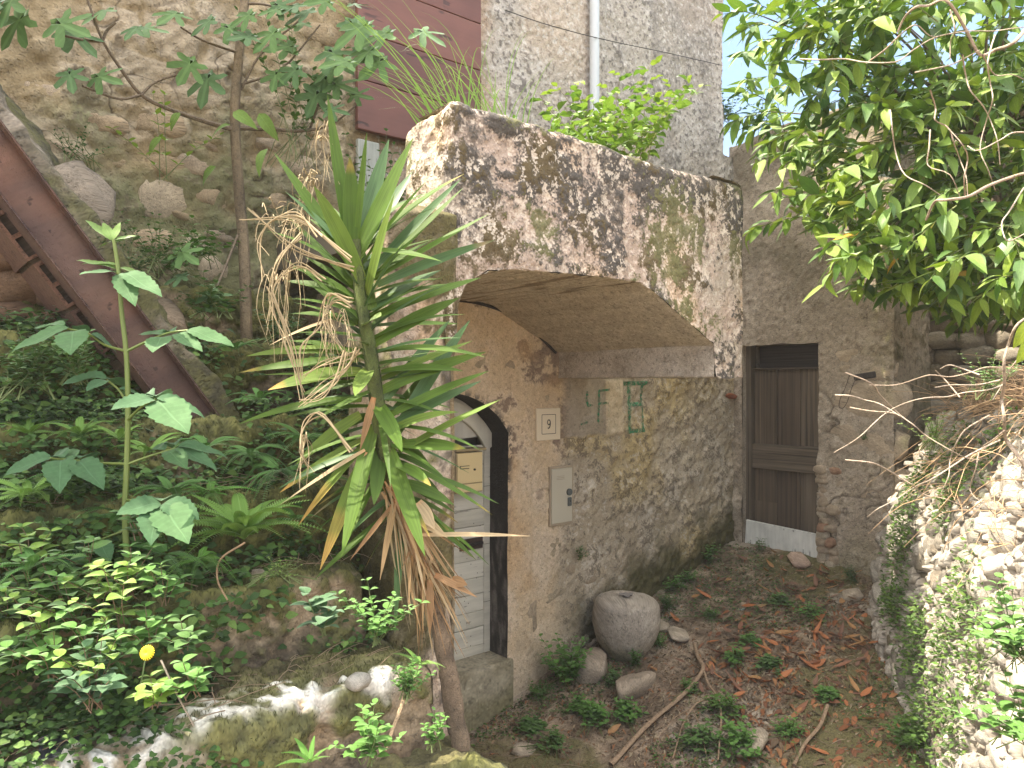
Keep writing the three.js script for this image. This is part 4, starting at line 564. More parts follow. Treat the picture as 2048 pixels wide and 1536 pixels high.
{
  const back = sheet([...range(0, 0.8, 0.0028), 0.81, 0.82, 0.83, 0.84, 0.85, 0.86, 0.88, 0.9, 0.92, 0.94, 0.96, 0.98, 1], range(0, 1, 0.0075), (s, h) => { const p = terrace(s, h), f = fbm(s * 40, h * 20, 3, 4); const f2 = fbm(s * 110, h * 45, 5, 3), w = worley(s * 46 + 0.5 * f, h * 20 + 0.5 * f2), cl = sst(0.0, 0.45, w[1] - w[0]); p.addScaledVector(TN, -0.024 + 0.045 * cl * (0.5 + w[2]) + 0.022 * f + 0.014 * f2); const c = mixc(mixc([0.16, 0.13, 0.10], [0.34, 0.30, 0.25], cl), mixc([0.30, 0.27, 0.235], [0.42, 0.385, 0.34], w[2]), cl * sst(-0.5, 0.2, f + 0.4 * f2)); return [p.x, p.y, p.z, ...c, s * 4, h * 1.7]; });
  mesh('earth_joints', back, M.wall, terr);
  const endw = sheet(range(0, 1.6, 0.03), range(0, 1, 0.02), (t, h) => { const p = terrace(0, h), f = fbm(t * 9, h * 9, 3, 4); return [p.x + t * 0.97 + 0.03, p.y, p.z + 0.02 + t * 0.3 + 0.03 * f, ...mixc([0.2, 0.17, 0.12], [0.34, 0.3, 0.25], sst(-0.3, 0.3, f)), t, h]; });
  mesh('earth_joints', endw, M.wall, terr);
  seed(314); const ms = [stoneMat(0.30, 0.272, 0.235), stoneMat(0.35, 0.315, 0.27), stoneMat(0.245, 0.22, 0.19), stoneMat(0.31, 0.265, 0.21), stoneMat(0.24, 0.21, 0.145)]; for (const m of ms) m.bumpScale = 0.012;
  const cells = []; let row = 0; for (let h = 0.03; h < 0.99; h += rr(0.038, 0.054), row++) for (let s = 0.004 + (row % 2) * 0.018; s < 0.74; s += rr(0.019, 0.036)) cells.push([s, h + rr(-0.02, 0.02)]);
  cells.sort((a, b) => Math.abs(a[0] - 0.3) - Math.abs(b[0] - 0.3)); const ROUGH = [0, 1, 2, 3, 4, 5].map((k) => lump(k + 50, 3, 0.6, 0.34));
  let nst = 0; const extra = new MB();
  for (const [s, h] of cells) { const p = terrace(clamp(s, 0, 1), clamp(h, 0, 1)).addScaledVector(TN, rr(-0.046, -0.014)), w = 0.045 + 0.15 * Math.pow(rnd(), 2.6), hh = w * rr(0.55, 0.9), rot = [rr(-0.35, 0.35), 0.57 + rr(-0.35, 0.35), rr(-0.45, 0.45)];
    if (nst++ < 300) stone('stone', terr, p, w, hh, rr(0.06, 0.10), pick(ms), rot, pick(ROUGH)); else extra.add(pick(ROUGH), new THREE.Matrix4().compose(p, new THREE.Quaternion().setFromEuler(new THREE.Euler(...rot)), V(w, hh, rr(0.09, 0.15))), pick([[0.42, 0.385, 0.34], [0.5, 0.455, 0.40], [0.35, 0.32, 0.28]])); }
  if (extra.n) tag(extra.build('stones', M.stone, terr), null, null, null, 'stuff');
}
// ground of the terrace
const terrTopY = (x, z, t) => 1.9 + 0.28 * t + 0.06 * fbm(x * 2, 3, z * 2, 4) + 0.02 * fbm(x * 9, 3, z * 9, 3);
{
  const g = sheet(range(0, 1, 0.008), [...range(0, 1.6, 0.02), 2, 3, 6], (s, t) => { const p = terrace(s, 1); if (s === 0) p.z -= 0; const f = fbm(p.x * 4, t * 4, 3, 4); const q = p.clone().addScaledVector(TN, -t).add(V(0.7 * t * (1 - s), 0, -0.55 * t * (1 - s))); const y = lerp(p.y, terrTopY(q.x, q.z, t), sst(0, 0.15, t)); return [q.x, y, q.z, ...mixc([0.13, 0.095, 0.055], [0.24, 0.17, 0.10], sst(-0.3, 0.4, f)), q.x, q.z]; });
  tag(mesh('terrace_ground', g, M.soil, null, true), 'raised earth terrace above the rubble wall on the right', 'ground', null, 'structure');
}
// dry stone wall in the shade behind
{
  const w = thing('dry_stone_wall', 'shaded dry stone wall beyond the plank door at the right', 'wall'); seed(99);
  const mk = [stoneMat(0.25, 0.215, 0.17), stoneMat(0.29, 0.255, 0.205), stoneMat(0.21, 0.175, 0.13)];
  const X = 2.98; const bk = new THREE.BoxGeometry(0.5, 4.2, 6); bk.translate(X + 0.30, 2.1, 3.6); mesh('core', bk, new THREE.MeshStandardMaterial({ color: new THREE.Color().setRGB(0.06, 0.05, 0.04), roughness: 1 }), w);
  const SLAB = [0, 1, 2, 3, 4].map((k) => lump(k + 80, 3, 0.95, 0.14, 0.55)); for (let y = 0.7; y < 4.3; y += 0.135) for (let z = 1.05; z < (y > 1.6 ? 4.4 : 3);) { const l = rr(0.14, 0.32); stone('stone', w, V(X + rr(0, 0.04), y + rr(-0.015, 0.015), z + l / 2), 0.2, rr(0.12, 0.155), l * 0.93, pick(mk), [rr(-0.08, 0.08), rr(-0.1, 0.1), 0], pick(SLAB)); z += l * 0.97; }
}
// ---------------------------------------------------------------- stones lying about
{
  const p = onGround(1250, 1306), b = thing('boulder', 'squat rounded grey boulder with a narrower foot beside the wall', 'boulder', p.clone());
  let g = new THREE.IcosahedronGeometry(0.5, 5); g.deleteAttribute('normal'); g.deleteAttribute('uv'); g = mergeVertices(g, 1e-4);
  const P = g.attributes.position, n = P.count, c = new Float32Array(n * 3), u = new Float32Array(n * 2), v = V(0, 0, 0);
  for (let i = 0; i < n; i++) {
    v.fromBufferAttribute(P, i).multiplyScalar(2); const t = v.y, rad = Math.hypot(v.x, v.z), an = Math.atan2(v.z, v.x);
    const prof = Math.pow(Math.max(0, 1 - Math.pow(Math.abs(t), t > 0 ? 5 : 3.4)), 0.42) * (t < 0 ? lerp(0.70, 1, sst(-1, 0.15, t)) : lerp(1, 0.92, t * t)); const f = fbm(v.x * 1.6 + 3, v.y * 1.6, v.z * 1.6, 4), f3 = fbm(v.x * 12, v.y * 12, v.z * 12, 3);
    const r = prof * (1 + 0.05 * f + 0.008 * f3); const k = rad > 1e-4 ? r / rad : 0; P.setXYZ(i, v.x * k * 0.25, 0.20 + (t > 0.55 ? 0.55 + (t - 0.55) * 0.5 : t) * 0.272 * (1 + 0.05 * f) + 0.004 * f3, v.z * k * 0.25);
    const cc = mixc(mixc([0.31, 0.27, 0.225], [0.39, 0.345, 0.29], sst(-0.4, 0.4, f + 0.5 * f3)), [0.15, 0.13, 0.09], sst(0.25, 0.5, f3) * 0.3); const ms = sst(-0.1, 0.3, f + 0.4 * f3 - 0.35 * (t + 0.5)) * sst(0.1, -0.6, t); c.set(mixc(cc, [0.12, 0.115, 0.05], ms * 0.7), i * 3); u.set([(v.x + v.z * 0.7) * 0.22, (v.y + v.z * 0.4 - v.x * 0.2) * 0.22], i * 2);
  }
  g.setAttribute('color', new THREE.BufferAttribute(c, 3)); g.setAttribute('uv', new THREE.BufferAttribute(u, 2)); g.computeVertexNormals(); mesh('stone', g, grain({ b: 0.003 }), b); b.rotation.z = -0.05;
  const cap = new THREE.LatheGeometry([[0.0, 0.004], [0.02, 0.002], [0.03, 0.012], [0.042, 0.016], [0.044, 0.02], [0.03, 0.019], [0.016, 0.010], [0, 0.010]].map(([x, y]) => new THREE.Vector2(x, y)), 18); const Q = cap.attributes.position; for (let i = 0; i < Q.count; i++) { const a = Math.atan2(Q.getZ(i), Q.getX(i)), k = 1 + 0.18 * Math.sin(a * 3 + 1) + 0.1 * Math.sin(a * 7); Q.setXYZ(i, Q.getX(i) * k, Q.getY(i) + 0.006 * Math.sin(a * 5), Q.getZ(i) * k); } cap.computeVertexNormals();
  const sh = mesh('broken_shell', cap, new THREE.MeshStandardMaterial({ color: new THREE.Color().setRGB(0.30, 0.27, 0.26), roughness: 0.6, map: rep(grainC, 2) }), null, true); sh.position.copy(p).add(V(-0.02, 0.412, 0.03)); sh.scale.set(1.1, 0.7, 1.1); tag(sh, 'small broken grey shell lying on top of the boulder', 'shell');
  seed(41); const ms = [stoneMat(0.34, 0.28, 0.22), stoneMat(0.40, 0.34, 0.27), stoneMat(0.45, 0.38, 0.30)];
  const S = (px, py, w, h, d, ry, m, label) => { const q = onGround(px, py); q.y += h * 0.25; const s = mesh('stone', lump(px % 37 + 30, 3, 0.75, 0.16), m, null, true); s.position.copy(q); s.scale.set(w, h, d); s.rotation.set(rr(-0.1, 0.1), ry, rr(-0.1, 0.1)); tag(s, label, 'stone'); };
  S(1180, 1345, 0.26, 0.17, 0.2, 0.7, ms[0], 'brown stone half hidden by leaves left of the boulder foot'); S(1265, 1388, 0.36, 0.15, 0.16, 0.2, ms[0], 'long weathered stone lying in front of the boulder'); S(1355, 1272, 0.2, 0.05, 0.12, 0.9, ms[2], 'flat pale stone to the right of the boulder'); S(1325, 1255, 0.17, 0.05, 0.1, 1.0, ms[1], 'flat brown stone touching the right of the boulder'); S(1500, 1490, 0.28, 0.06, 0.16, 0.2, ms[1], 'flat stone sunk in the path near the bottom edge'); S(1410, 1470, 0.18, 0.05, 0.14, 0.6, ms[0], 'dark stone under ivy near the fallen branch'); S(1705, 1195, 0.14, 0.07, 0.12, 0.6, ms[2], 'small pale stone at the far foot of the terrace wall'); S(1050, 1500, 0.16, 0.03, 0.12, 0.5, ms[1], 'flat chip of stone in the bare earth near the yucca');
  const T = (px, py, k, w, h, d, m, label) => { const q = onStep(px, py, k); const s = mesh('stone', lump(px % 41 + 3, 2, 0.5, 0.25), m, null, true); q.y += h * 0.25; s.position.copy(q); s.scale.set(w, h, d); s.rotation.set(rr(-0.2, 0.2), rr(0, 3), rr(-0.2, 0.2)); tag(s, label, 'stone'); };
  T(520, 1165, 2, 0.06, 0.05, 0.04, ms[2], 'small pinkish stone on the mossy step below the big fern'); T(715, 1375, 1, 0.09, 0.05, 0.07, stoneMat(0.5, 0.47, 0.43), 'white limed lump at the right end of the lowest step'); T(330, 1110, 2, 0.07, 0.05, 0.06, ms[0], 'brown stone under the elder leaves on the step');
  // snail shells
  const snail = (px, py, label) => { const q = onStep(px, py, 1), b2 = new MB(), pts = []; for (let k = 0; k <= 26; k++) { const a = k / 26 * Math.PI * 4.6, r = 0.0105 * (1 - k / 30); pts.push(V(Math.cos(a) * r, 0.006 + k / 26 * 0.006, Math.sin(a) * r)); } b2.tube(pts, 0.0065, 0.0015, [0.5, 0.42, 0.32], 8, 2); const m = b2.build('snail_shell', new THREE.MeshStandardMaterial({ vertexColors: true, roughness: 0.4, map: rep(grainC, 8) }), null, true); m.position.copy(q).add(V(0, 0.006, 0)); m.rotation.set(rr(0, 0.8), rr(0, 3), rr(0, 0.8)); tag(m, label, 'snail shell'); };
  snail(250, 1440, 'brown snail shell lying behind the paler shell on the step'); snail(262, 1466, 'pale snail shell nearest the white step edge');
  const bag = new THREE.PlaneGeometry(0.1, 0.07, 14, 10), B = bag.attributes.position; for (let i = 0; i < B.count; i++) B.setZ(i, 0.018 * fbm(B.getX(i) * 30, B.getY(i) * 30, 3, 3) + 0.02); bag.computeVertexNormals(); bag.rotateX(-1.1); const bm = mesh('plastic_scrap', bag, new THREE.MeshStandardMaterial({ color: new THREE.Color().setRGB(0.02, 0.022, 0.03), roughness: 0.35, side: THREE.DoubleSide }), null, true); bm.position.copy(onStep(122, 1505, 1)); tag(bm, 'crumpled scrap of black plastic at the bottom left corner', 'plastic scrap');
  const jar = onGround(1484, 1224), jg = new THREE.TorusGeometry(0.018, 0.006, 8, 20); jg.rotateX(1.2); jg.translate(0, 0.015, 0); const jm = mesh('bottle_neck', jg, new THREE.MeshPhysicalMaterial({ color: new THREE.Color().setRGB(0.75, 0.85, 0.75), roughness: 0.1, transmission: 0.8, thickness: 0.01 }), null, true); jm.position.copy(jar); tag(jm, 'broken clear glass bottle neck lying among fallen leaves', 'bottle neck');
}

// ---------------------------------------------------------------- the yucca
const up = V(0, 1, 0);
{
  seed(2024); const Z0 = 2.66, S = (px, py, z = Z0) => at(px, py, z);
  const base = S(930, 1640); const yc = thing('yucca', 'tall spineless yucca with a rosette of green blades and a brown skirt', 'yucca', base.clone());
  const tr = new MB(); tr.tube([S(932, 1800), S(930, 1640), S(922, 1500), S(905, 1400), S(880, 1260), S(858, 1160)], 0.038, 0.030, [0.13, 0.095, 0.065], 12, 8);
  { const P = tr.p; for (let i = 0; i < P.length; i += 3) { const f = fbm(P[i] * 14, P[i + 1] * 30, P[i + 2] * 14, 3); P[i] += 0.009 * f; P[i + 2] += 0.009 * f; const k = 0.62 + 0.7 * sst(-0.4, 0.5, f); tr.c[i] *= k; tr.c[i + 1] *= k; tr.c[i + 2] *= k; } }
  tr.build('trunk', M.stone, yc);
  const st = new MB(); st.tube([S(862, 1180), S(810, 1040), S(780, 950), S(758, 830), S(740, 700), S(722, 600), S(712, 480)], 0.040, 0.018, [0.10, 0.125, 0.035], 10, 6); { const P = st.p; for (let i = 0; i < P.length; i += 3) { const f = Math.sin(P[i + 1] * 160) * 0.5 + fbm(P[i] * 20, P[i + 1] * 30, 1, 2); const k = 0.75 + 0.35 * f; st.c[i] *= k * (1 + sst(1.9, 1.5, P[i + 1]) * 0.8); st.c[i + 1] *= k; st.c[i + 2] *= k; } } st.build('stem', M.stone, yc);
  const greens = [leafMat(0.082, 0.145, 0.019, { map: rep(strapC, 1), r: 0.55, sp: 0.45, t: 0.3, vc: true }), leafMat(0.066, 0.118, 0.018, { map: rep(strapC, 1), sp: 0.45, r: 0.55, t: 0.22, vc: true }), leafMat(0.12, 0.18, 0.03, { map: rep(strapC, 1), sp: 0.45, r: 0.6, t: 0.25, vc: true }), leafMat(0.066, 0.125, 0.042, { map: rep(strapC, 1), sp: 0.6, r: 0.45, t: 0.18, vc: true })];
  const dryM = [leafMat(0.36, 0.235, 0.115, { map: rep(strapC, 1), t: 0.3, vc: true }), leafMat(0.26, 0.15, 0.07, { map: rep(strapC, 1), t: 0.3, vc: true }), leafMat(0.45, 0.34, 0.2, { map: rep(strapC, 1), t: 0.3, vc: true })];
  // a blade from a to b, width w, bent by sag; its upper side looks towards n
  function blade(name, a, b, w, sag, n, mat, o = {}) {
    const mb = new MB(), L = a.distanceTo(b), N = o.n ?? 10, mid = a.clone().lerp(b, 0.5).addScaledVector(o.bow ?? up, sag * L), c = new THREE.QuadraticBezierCurve3(a, mid, b), tw = o.twist ?? 0, tip = o.tip ?? 0;
    for (let i = 0; i <= N; i++) {
      const t = i / N, p = c.getPoint(t), d = c.getTangent(t); let s = d.clone().cross(n).normalize(); const up2 = s.clone().cross(d).normalize(); const ang = tw * t; s = s.multiplyScalar(Math.cos(ang)).addScaledVector(up2, Math.sin(ang)); const u2 = s.clone().cross(d).normalize();
      const prof = (o.prof ?? ((x) => 0.42 + 0.58 * Math.sin(Math.PI * Math.min(1, x / 0.9 * 0.62 + 0.12))) )(t) * Math.pow(Math.max(0, 1 - Math.pow(t, 3.2)), 0.8), hw = Math.max(0.0006, prof * w / 2), v = (o.fold ?? 0.3) * (1 - 0.6 * t);
      const dry = sst(1 - tip, 1 - tip * 0.4, t + 0.08 * Math.sin(i * 2.3)) * (tip > 0 ? 1 : 0), col = mixc([1, 1, 1], o.tipc ?? [3.6, 1.5, 2.4], dry), yl = 0.12 * sst(0.15, 0, t);
      for (const k of [-1, 0, 1]) { const q = p.clone().addScaledVector(s, k * hw * Math.cos(v)).addScaledVector(u2, -Math.abs(k) * hw * Math.sin(v) * -1); const e = k ? 1.1 : 0.92; mb.v(q.x, q.y, q.z, [col[0] * e * (1 + yl * 3), col[1] * e * (1 + yl), col[2] * e], 0.5 + k * 0.5, t * L / 0.3); }
      if (i) { const k = (i - 1) * 3; for (const s2 of [0, 1]) mb.q(k + s2, k + s2 + 1, k + s2 + 4, k + s2 + 3); }
    }
    return mb.build(name, mat, yc);
  }
  const axis = [[712, 480], [722, 600], [740, 700], [758, 830], [780, 950], [810, 1040]].map(([x, y]) => S(x, y));
  const BL = [ // from, to (photograph), width in px, sag, depth shift at the tip, kind, dry tip
    [700, 500, 655, 190, 34, 0.0, 0.02, 0, 0], [712, 545, 548, 305, 40, 0.03, 0.0, 0, 0], [722, 560, 628, 372, 48, 0.05, -0.16, 2, 0], [706, 500, 700, 312, 46, 0, -0.05, 1, 0.05], [712, 500, 778, 278, 42, 0, 0.12, 3, 0], [712, 520, 826, 275, 50, 0, -0.04, 0, 0], [728, 490, 824, 344, 40, 0, 0.1, 3, 0], [722, 510, 928, 348, 38, 0.1, -0.03, 0, 0.1], [736, 590, 790, 385, 46, 0.04, -0.2, 2, 0], [742, 545, 922, 358, 26, 0.03, 0.12, 3, 0], [745, 560, 926, 376, 26, 0.02, 0.02, 0, 0], [750, 560, 978, 428, 24, 0.02, 0, 0, 0], [755, 570, 990, 480, 26, 0.04, 0.02, 3, 0.08], [752, 500, 884, 523, 20, 0.06, -0.1, 0, 0], [705, 570, 571, 429, 30, 0.02, 0.1, 1, 0],
    [738, 640, 962, 555, 36, 0.04, 0.02, 0, 0], [740, 620, 882, 540, 46, 0.06, 0.12, 3, 0], [745, 690, 918, 596, 40, 0.05, 0.08, 0, 0], [750, 705, 970, 714, 24, 0.12, -0.05, 0, 0], [755, 765, 945, 682, 30, 0.04, 0.05, 2, 0], [756, 785, 972, 704, 32, 0.06, 0, 0, 0], [762, 745, 926, 742, 28, 0.1, -0.02, 0, 0], [772, 835, 978, 742, 26, 0.04, 0.02, 0, 0], [776, 855, 962, 762, 30, 0.03, 0.08, 3, 0], [786, 860, 918, 824, 36, 0.10, -0.06, 2, 0], [798, 905, 1001, 799, 28, 0.03, -0.05, 2, 0], [800, 890, 932, 897, 44, 0.04, -0.06, 0, 0.04], [785, 880, 940, 640, 36, 0.06, 0.14, 3, 0], [770, 800, 900, 640, 30, 0.03, 0.16, 3, 0],
    [712, 600, 569, 562, 26, 0.1, 0.05, 1, 0], [714, 650, 571, 629, 44, 0.1, 0.12, 1, 0], [712, 705, 493, 712, 26, 0.07, 0.1, 2, 0], [716, 720, 480, 745, 26, 0.05, -0.02, 0, 0.1], [722, 745, 536, 780, 44, 0.1, -0.1, 2, 0.16], [726, 765, 600, 790, 30, 0.06, 0.05, 1, 0], [724, 800, 478, 848, 24, 0.1, 0.02, 0, 0], [722, 830, 590, 930, 36, 0.06, 0.02, 2, 0], [726, 880, 560, 985, 26, 0.06, -0.02, 2, 0.3], [732, 650, 762, 632, 44, 0.05, -0.2, 2, 0], [738, 738, 710, 792, 42, 0.02, -0.22, 2, 0], [752, 806, 804, 904, 50, 0.02, -0.22, 0, 0], [748, 850, 683, 1114, 46, 0.0, -0.2, 0, 0], [772, 885, 850, 1112, 44, 0.0, -0.2, 0, 0], [790, 930, 862, 972, 36, 0.1, -0.2, 0, 0.2], [735, 905, 640, 1140, 36, 0.06, -0.1, 2, 0.45], [730, 890, 596, 1052, 30, 0.06, -0.05, 2, 0.5], [815, 930, 985, 1030, 20, 0.06, -0.04, 0, 0.1], [800, 965, 908, 1010, 32, 0.1, -0.03, 1, 0], [790, 925, 880, 985, 40, 0.12, 0.05, 1, 0], [760, 900, 748, 1010, 40, 0.03, -0.12, 1, 0], [745, 620, 690, 400, 38, 0, 0.14, 1, 0], [735, 560, 640, 460, 40, 0.05, 0.16, 1, 0], [745, 900, 650, 880, 30, 0.1, 0.12, 1, 0], [775, 870, 860, 930, 36, 0.1, 0.1, 1, 0], [758, 830, 660, 870, 30, 0.1, 0.1, 1, 0], [748, 760, 640, 700, 30, 0.06, 0.14, 3, 0], [730, 660, 610, 560, 30, 0.05, 0.16, 1, 0], [760, 860, 900, 700, 26, 0.06, 0.18, 1, 0],
  ];
  for (const [ax, ay, bx, by, w, sag, dz, k, tip] of BL) { const a = S(ax, ay), b = S(bx, by, Z0 + dz * 1.1), out2 = b.clone().sub(a).normalize(); const n = ray(ax, ay).normalize().negate().multiplyScalar(0.75 + 0.3 * Math.abs(dz)).addScaledVector(up, 0.7).addScaledVector(jit(V(0, 0, 0), 0.35), 1); blade('leaf', a, b, w * Z0 / FOCAL * 0.84, sag, n, greens[k], { tip, twist: rr(-0.4, 0.4), n: 10 }); }
  for (let k = 0; k < 92; k++) { // the blades behind and between
    const t = k / 92, i = t * 4.9, a = axis[Math.floor(i)].clone().lerp(axis[Math.floor(i) + 1], i % 1), an = k * 2.399, el = lerp(0.7, -0.75, t) + rr(-0.2, 0.2); let d = RIGHT.clone().multiplyScalar(Math.cos(an)).addScaledVector(FWD, Math.sin(an) * 0.8 + 0.25).normalize().multiplyScalar(Math.cos(el)).addScaledVector(up, Math.sin(el)); if (d.dot(FWD) < -0.35) d.addScaledVector(FWD, 0.5).normalize();
    const L = rr(0.24, 0.42), b = a.clone().addScaledVector(d, L); blade('leaf', a, b, rr(0.020, 0.036), rr(0.03, 0.16), up.clone().addScaledVector(FWD, -0.6), greens[[1, 1, 0, 3][k % 4]], { n: 7, twist: rr(-0.5, 0.5), tip: t > 0.7 && k % 3 === 0 ? 0.3 : 0 });
  }
  const flatp = (x) => 0.35 + 0.65 * Math.sin(Math.PI * Math.min(1, 0.15 + x * 0.75));
  for (let k = 0; k < 90; k++) { // brown skirt
    const t = rnd(), a = S(lerp(775, 858, t) + rr(-14, 14), lerp(960, 1130, t) + rr(-20, 20), Z0 - rr(0, 0.07)), bx = lerp(800, 945, Math.pow(rnd(), 0.8)) + rr(-10, 10), by = 1130 + 200 * Math.pow(rnd(), 0.7) - Math.abs(bx - 885) * 0.3; const b = S(bx, by, Z0 - rr(-0.06, 0.10)); blade('dry_leaf', a, b, rr(0.006, 0.017), rr(-0.06, 0.05), V(0, 0.2, 0).addScaledVector(FWD, -1).addScaledVector(RIGHT, rr(-1, 1)), pick(dryM), { n: 6, bow: RIGHT, twist: rr(-2, 2), prof: flatp, fold: rr(0.3, 1.0) });
  }
  for (const [ax, ay, bx, by, w, m] of [[790, 1000, 760, 1160, 14, 0], [785, 1010, 700, 1120, 10, 1], [840, 1070, 1060, 1072, 10, 2], [820, 1020, 895, 1075, 26, 2], [835, 1005, 870, 1060, 30, 2], [870, 1150, 955, 1195, 16, 1], [735, 905, 705, 1000, 12, 0], [748, 795, 720, 900, 16, 1], [905, 1160, 935, 1170, 22, 1], [860, 1160, 860, 1270, 16, 1], [730, 900, 560, 1010, 10, 2], [660, 640, 540, 690, 8, 2]]) blade('dry_leaf', S(ax, ay, Z0 - 0.05), S(bx, by, Z0 - 0.1), w * Z0 / FOCAL, rr(0, 0.06), V(0, 0.4, 0).addScaledVector(FWD, -1), dryM[m], { n: 7, twist: rr(-0.8, 0.8), prof: flatp });
  // dry flower stalks hanging in tangles
  const dry = new MB(), dc = () => { const k = rr(0.75, 1.15); return [0.36 * k, 0.28 * k, 0.165 * k]; };
  const tangle = (cx, cy, n, R, len, dz = 0) => { for (let k = 0; k < n; k++) { const x = cx + rr(-R, R) * 0.6, y = cy + rr(-R, R) * 0.5, L = len * rr(0.5, 1.2), b = rr(-0.55, 0.55); dry.tube([S(x, y, Z0 + dz), S(x + b * R * 0.8, y - rr(0, 0.25) * L, Z0 + dz + rr(-0.06, 0.06)), S(x + b * R * 1.1 + rr(-14, 14), y + 0.35 * L, Z0 + dz + rr(-0.08, 0.08)), S(x + b * R * 0.8 + rr(-26, 26), y + L, Z0 + dz + rr(-0.08, 0.08))], rr(0.0012, 0.0024), 0.0007, dc(), 4, 4); } };
  tangle(590, 450, 12, 50, 120); tangle(560, 560, 13, 34, 140); tangle(670, 640, 22, 34, 110, -0.12); tangle(640, 270, 12, 30, 90, 0.05); tangle(560, 430, 14, 60, 50, 0.05); tangle(610, 880, 8, 10, 100, -0.1); tangle(620, 360, 18, 40, 80, 0.05);
  for (const p of [[[720, 700], [690, 715], [640, 730], [610, 755]], [[715, 700], [690, 740], [650, 770], [600, 810]], [[700, 610], [665, 600], [650, 640], [680, 700]], [[705, 600], [660, 590], [640, 650], [605, 690], [610, 760]], [[640, 470], [590, 430], [540, 440], [520, 480], [525, 560]], [[650, 560], [600, 530], [560, 560], [540, 640]], [[600, 470], [560, 520], [545, 600], [575, 700], [605, 790]], [[690, 700], [670, 760], [640, 790], [600, 805]], [[700, 520], [600, 440], [480, 440]], [[705, 540], [590, 500], [500, 420]], [[540, 580], [580, 680], [604, 800]], [[700, 900], [640, 830], [610, 850], [605, 900], [612, 930]]]) for (let q = 0; q < 3; q++) dry.tube(p.map(([x, y]) => S(x + rr(-7, 7), y + rr(-7, 7), Z0 - 0.14 + rr(-0.04, 0.04))), 0.0032, 0.0012, dc(), 5, 5);
  dry.build('dry_flower_stalk', new THREE.MeshStandardMaterial({ vertexColors: true, roughness: 0.9 }), yc);
}

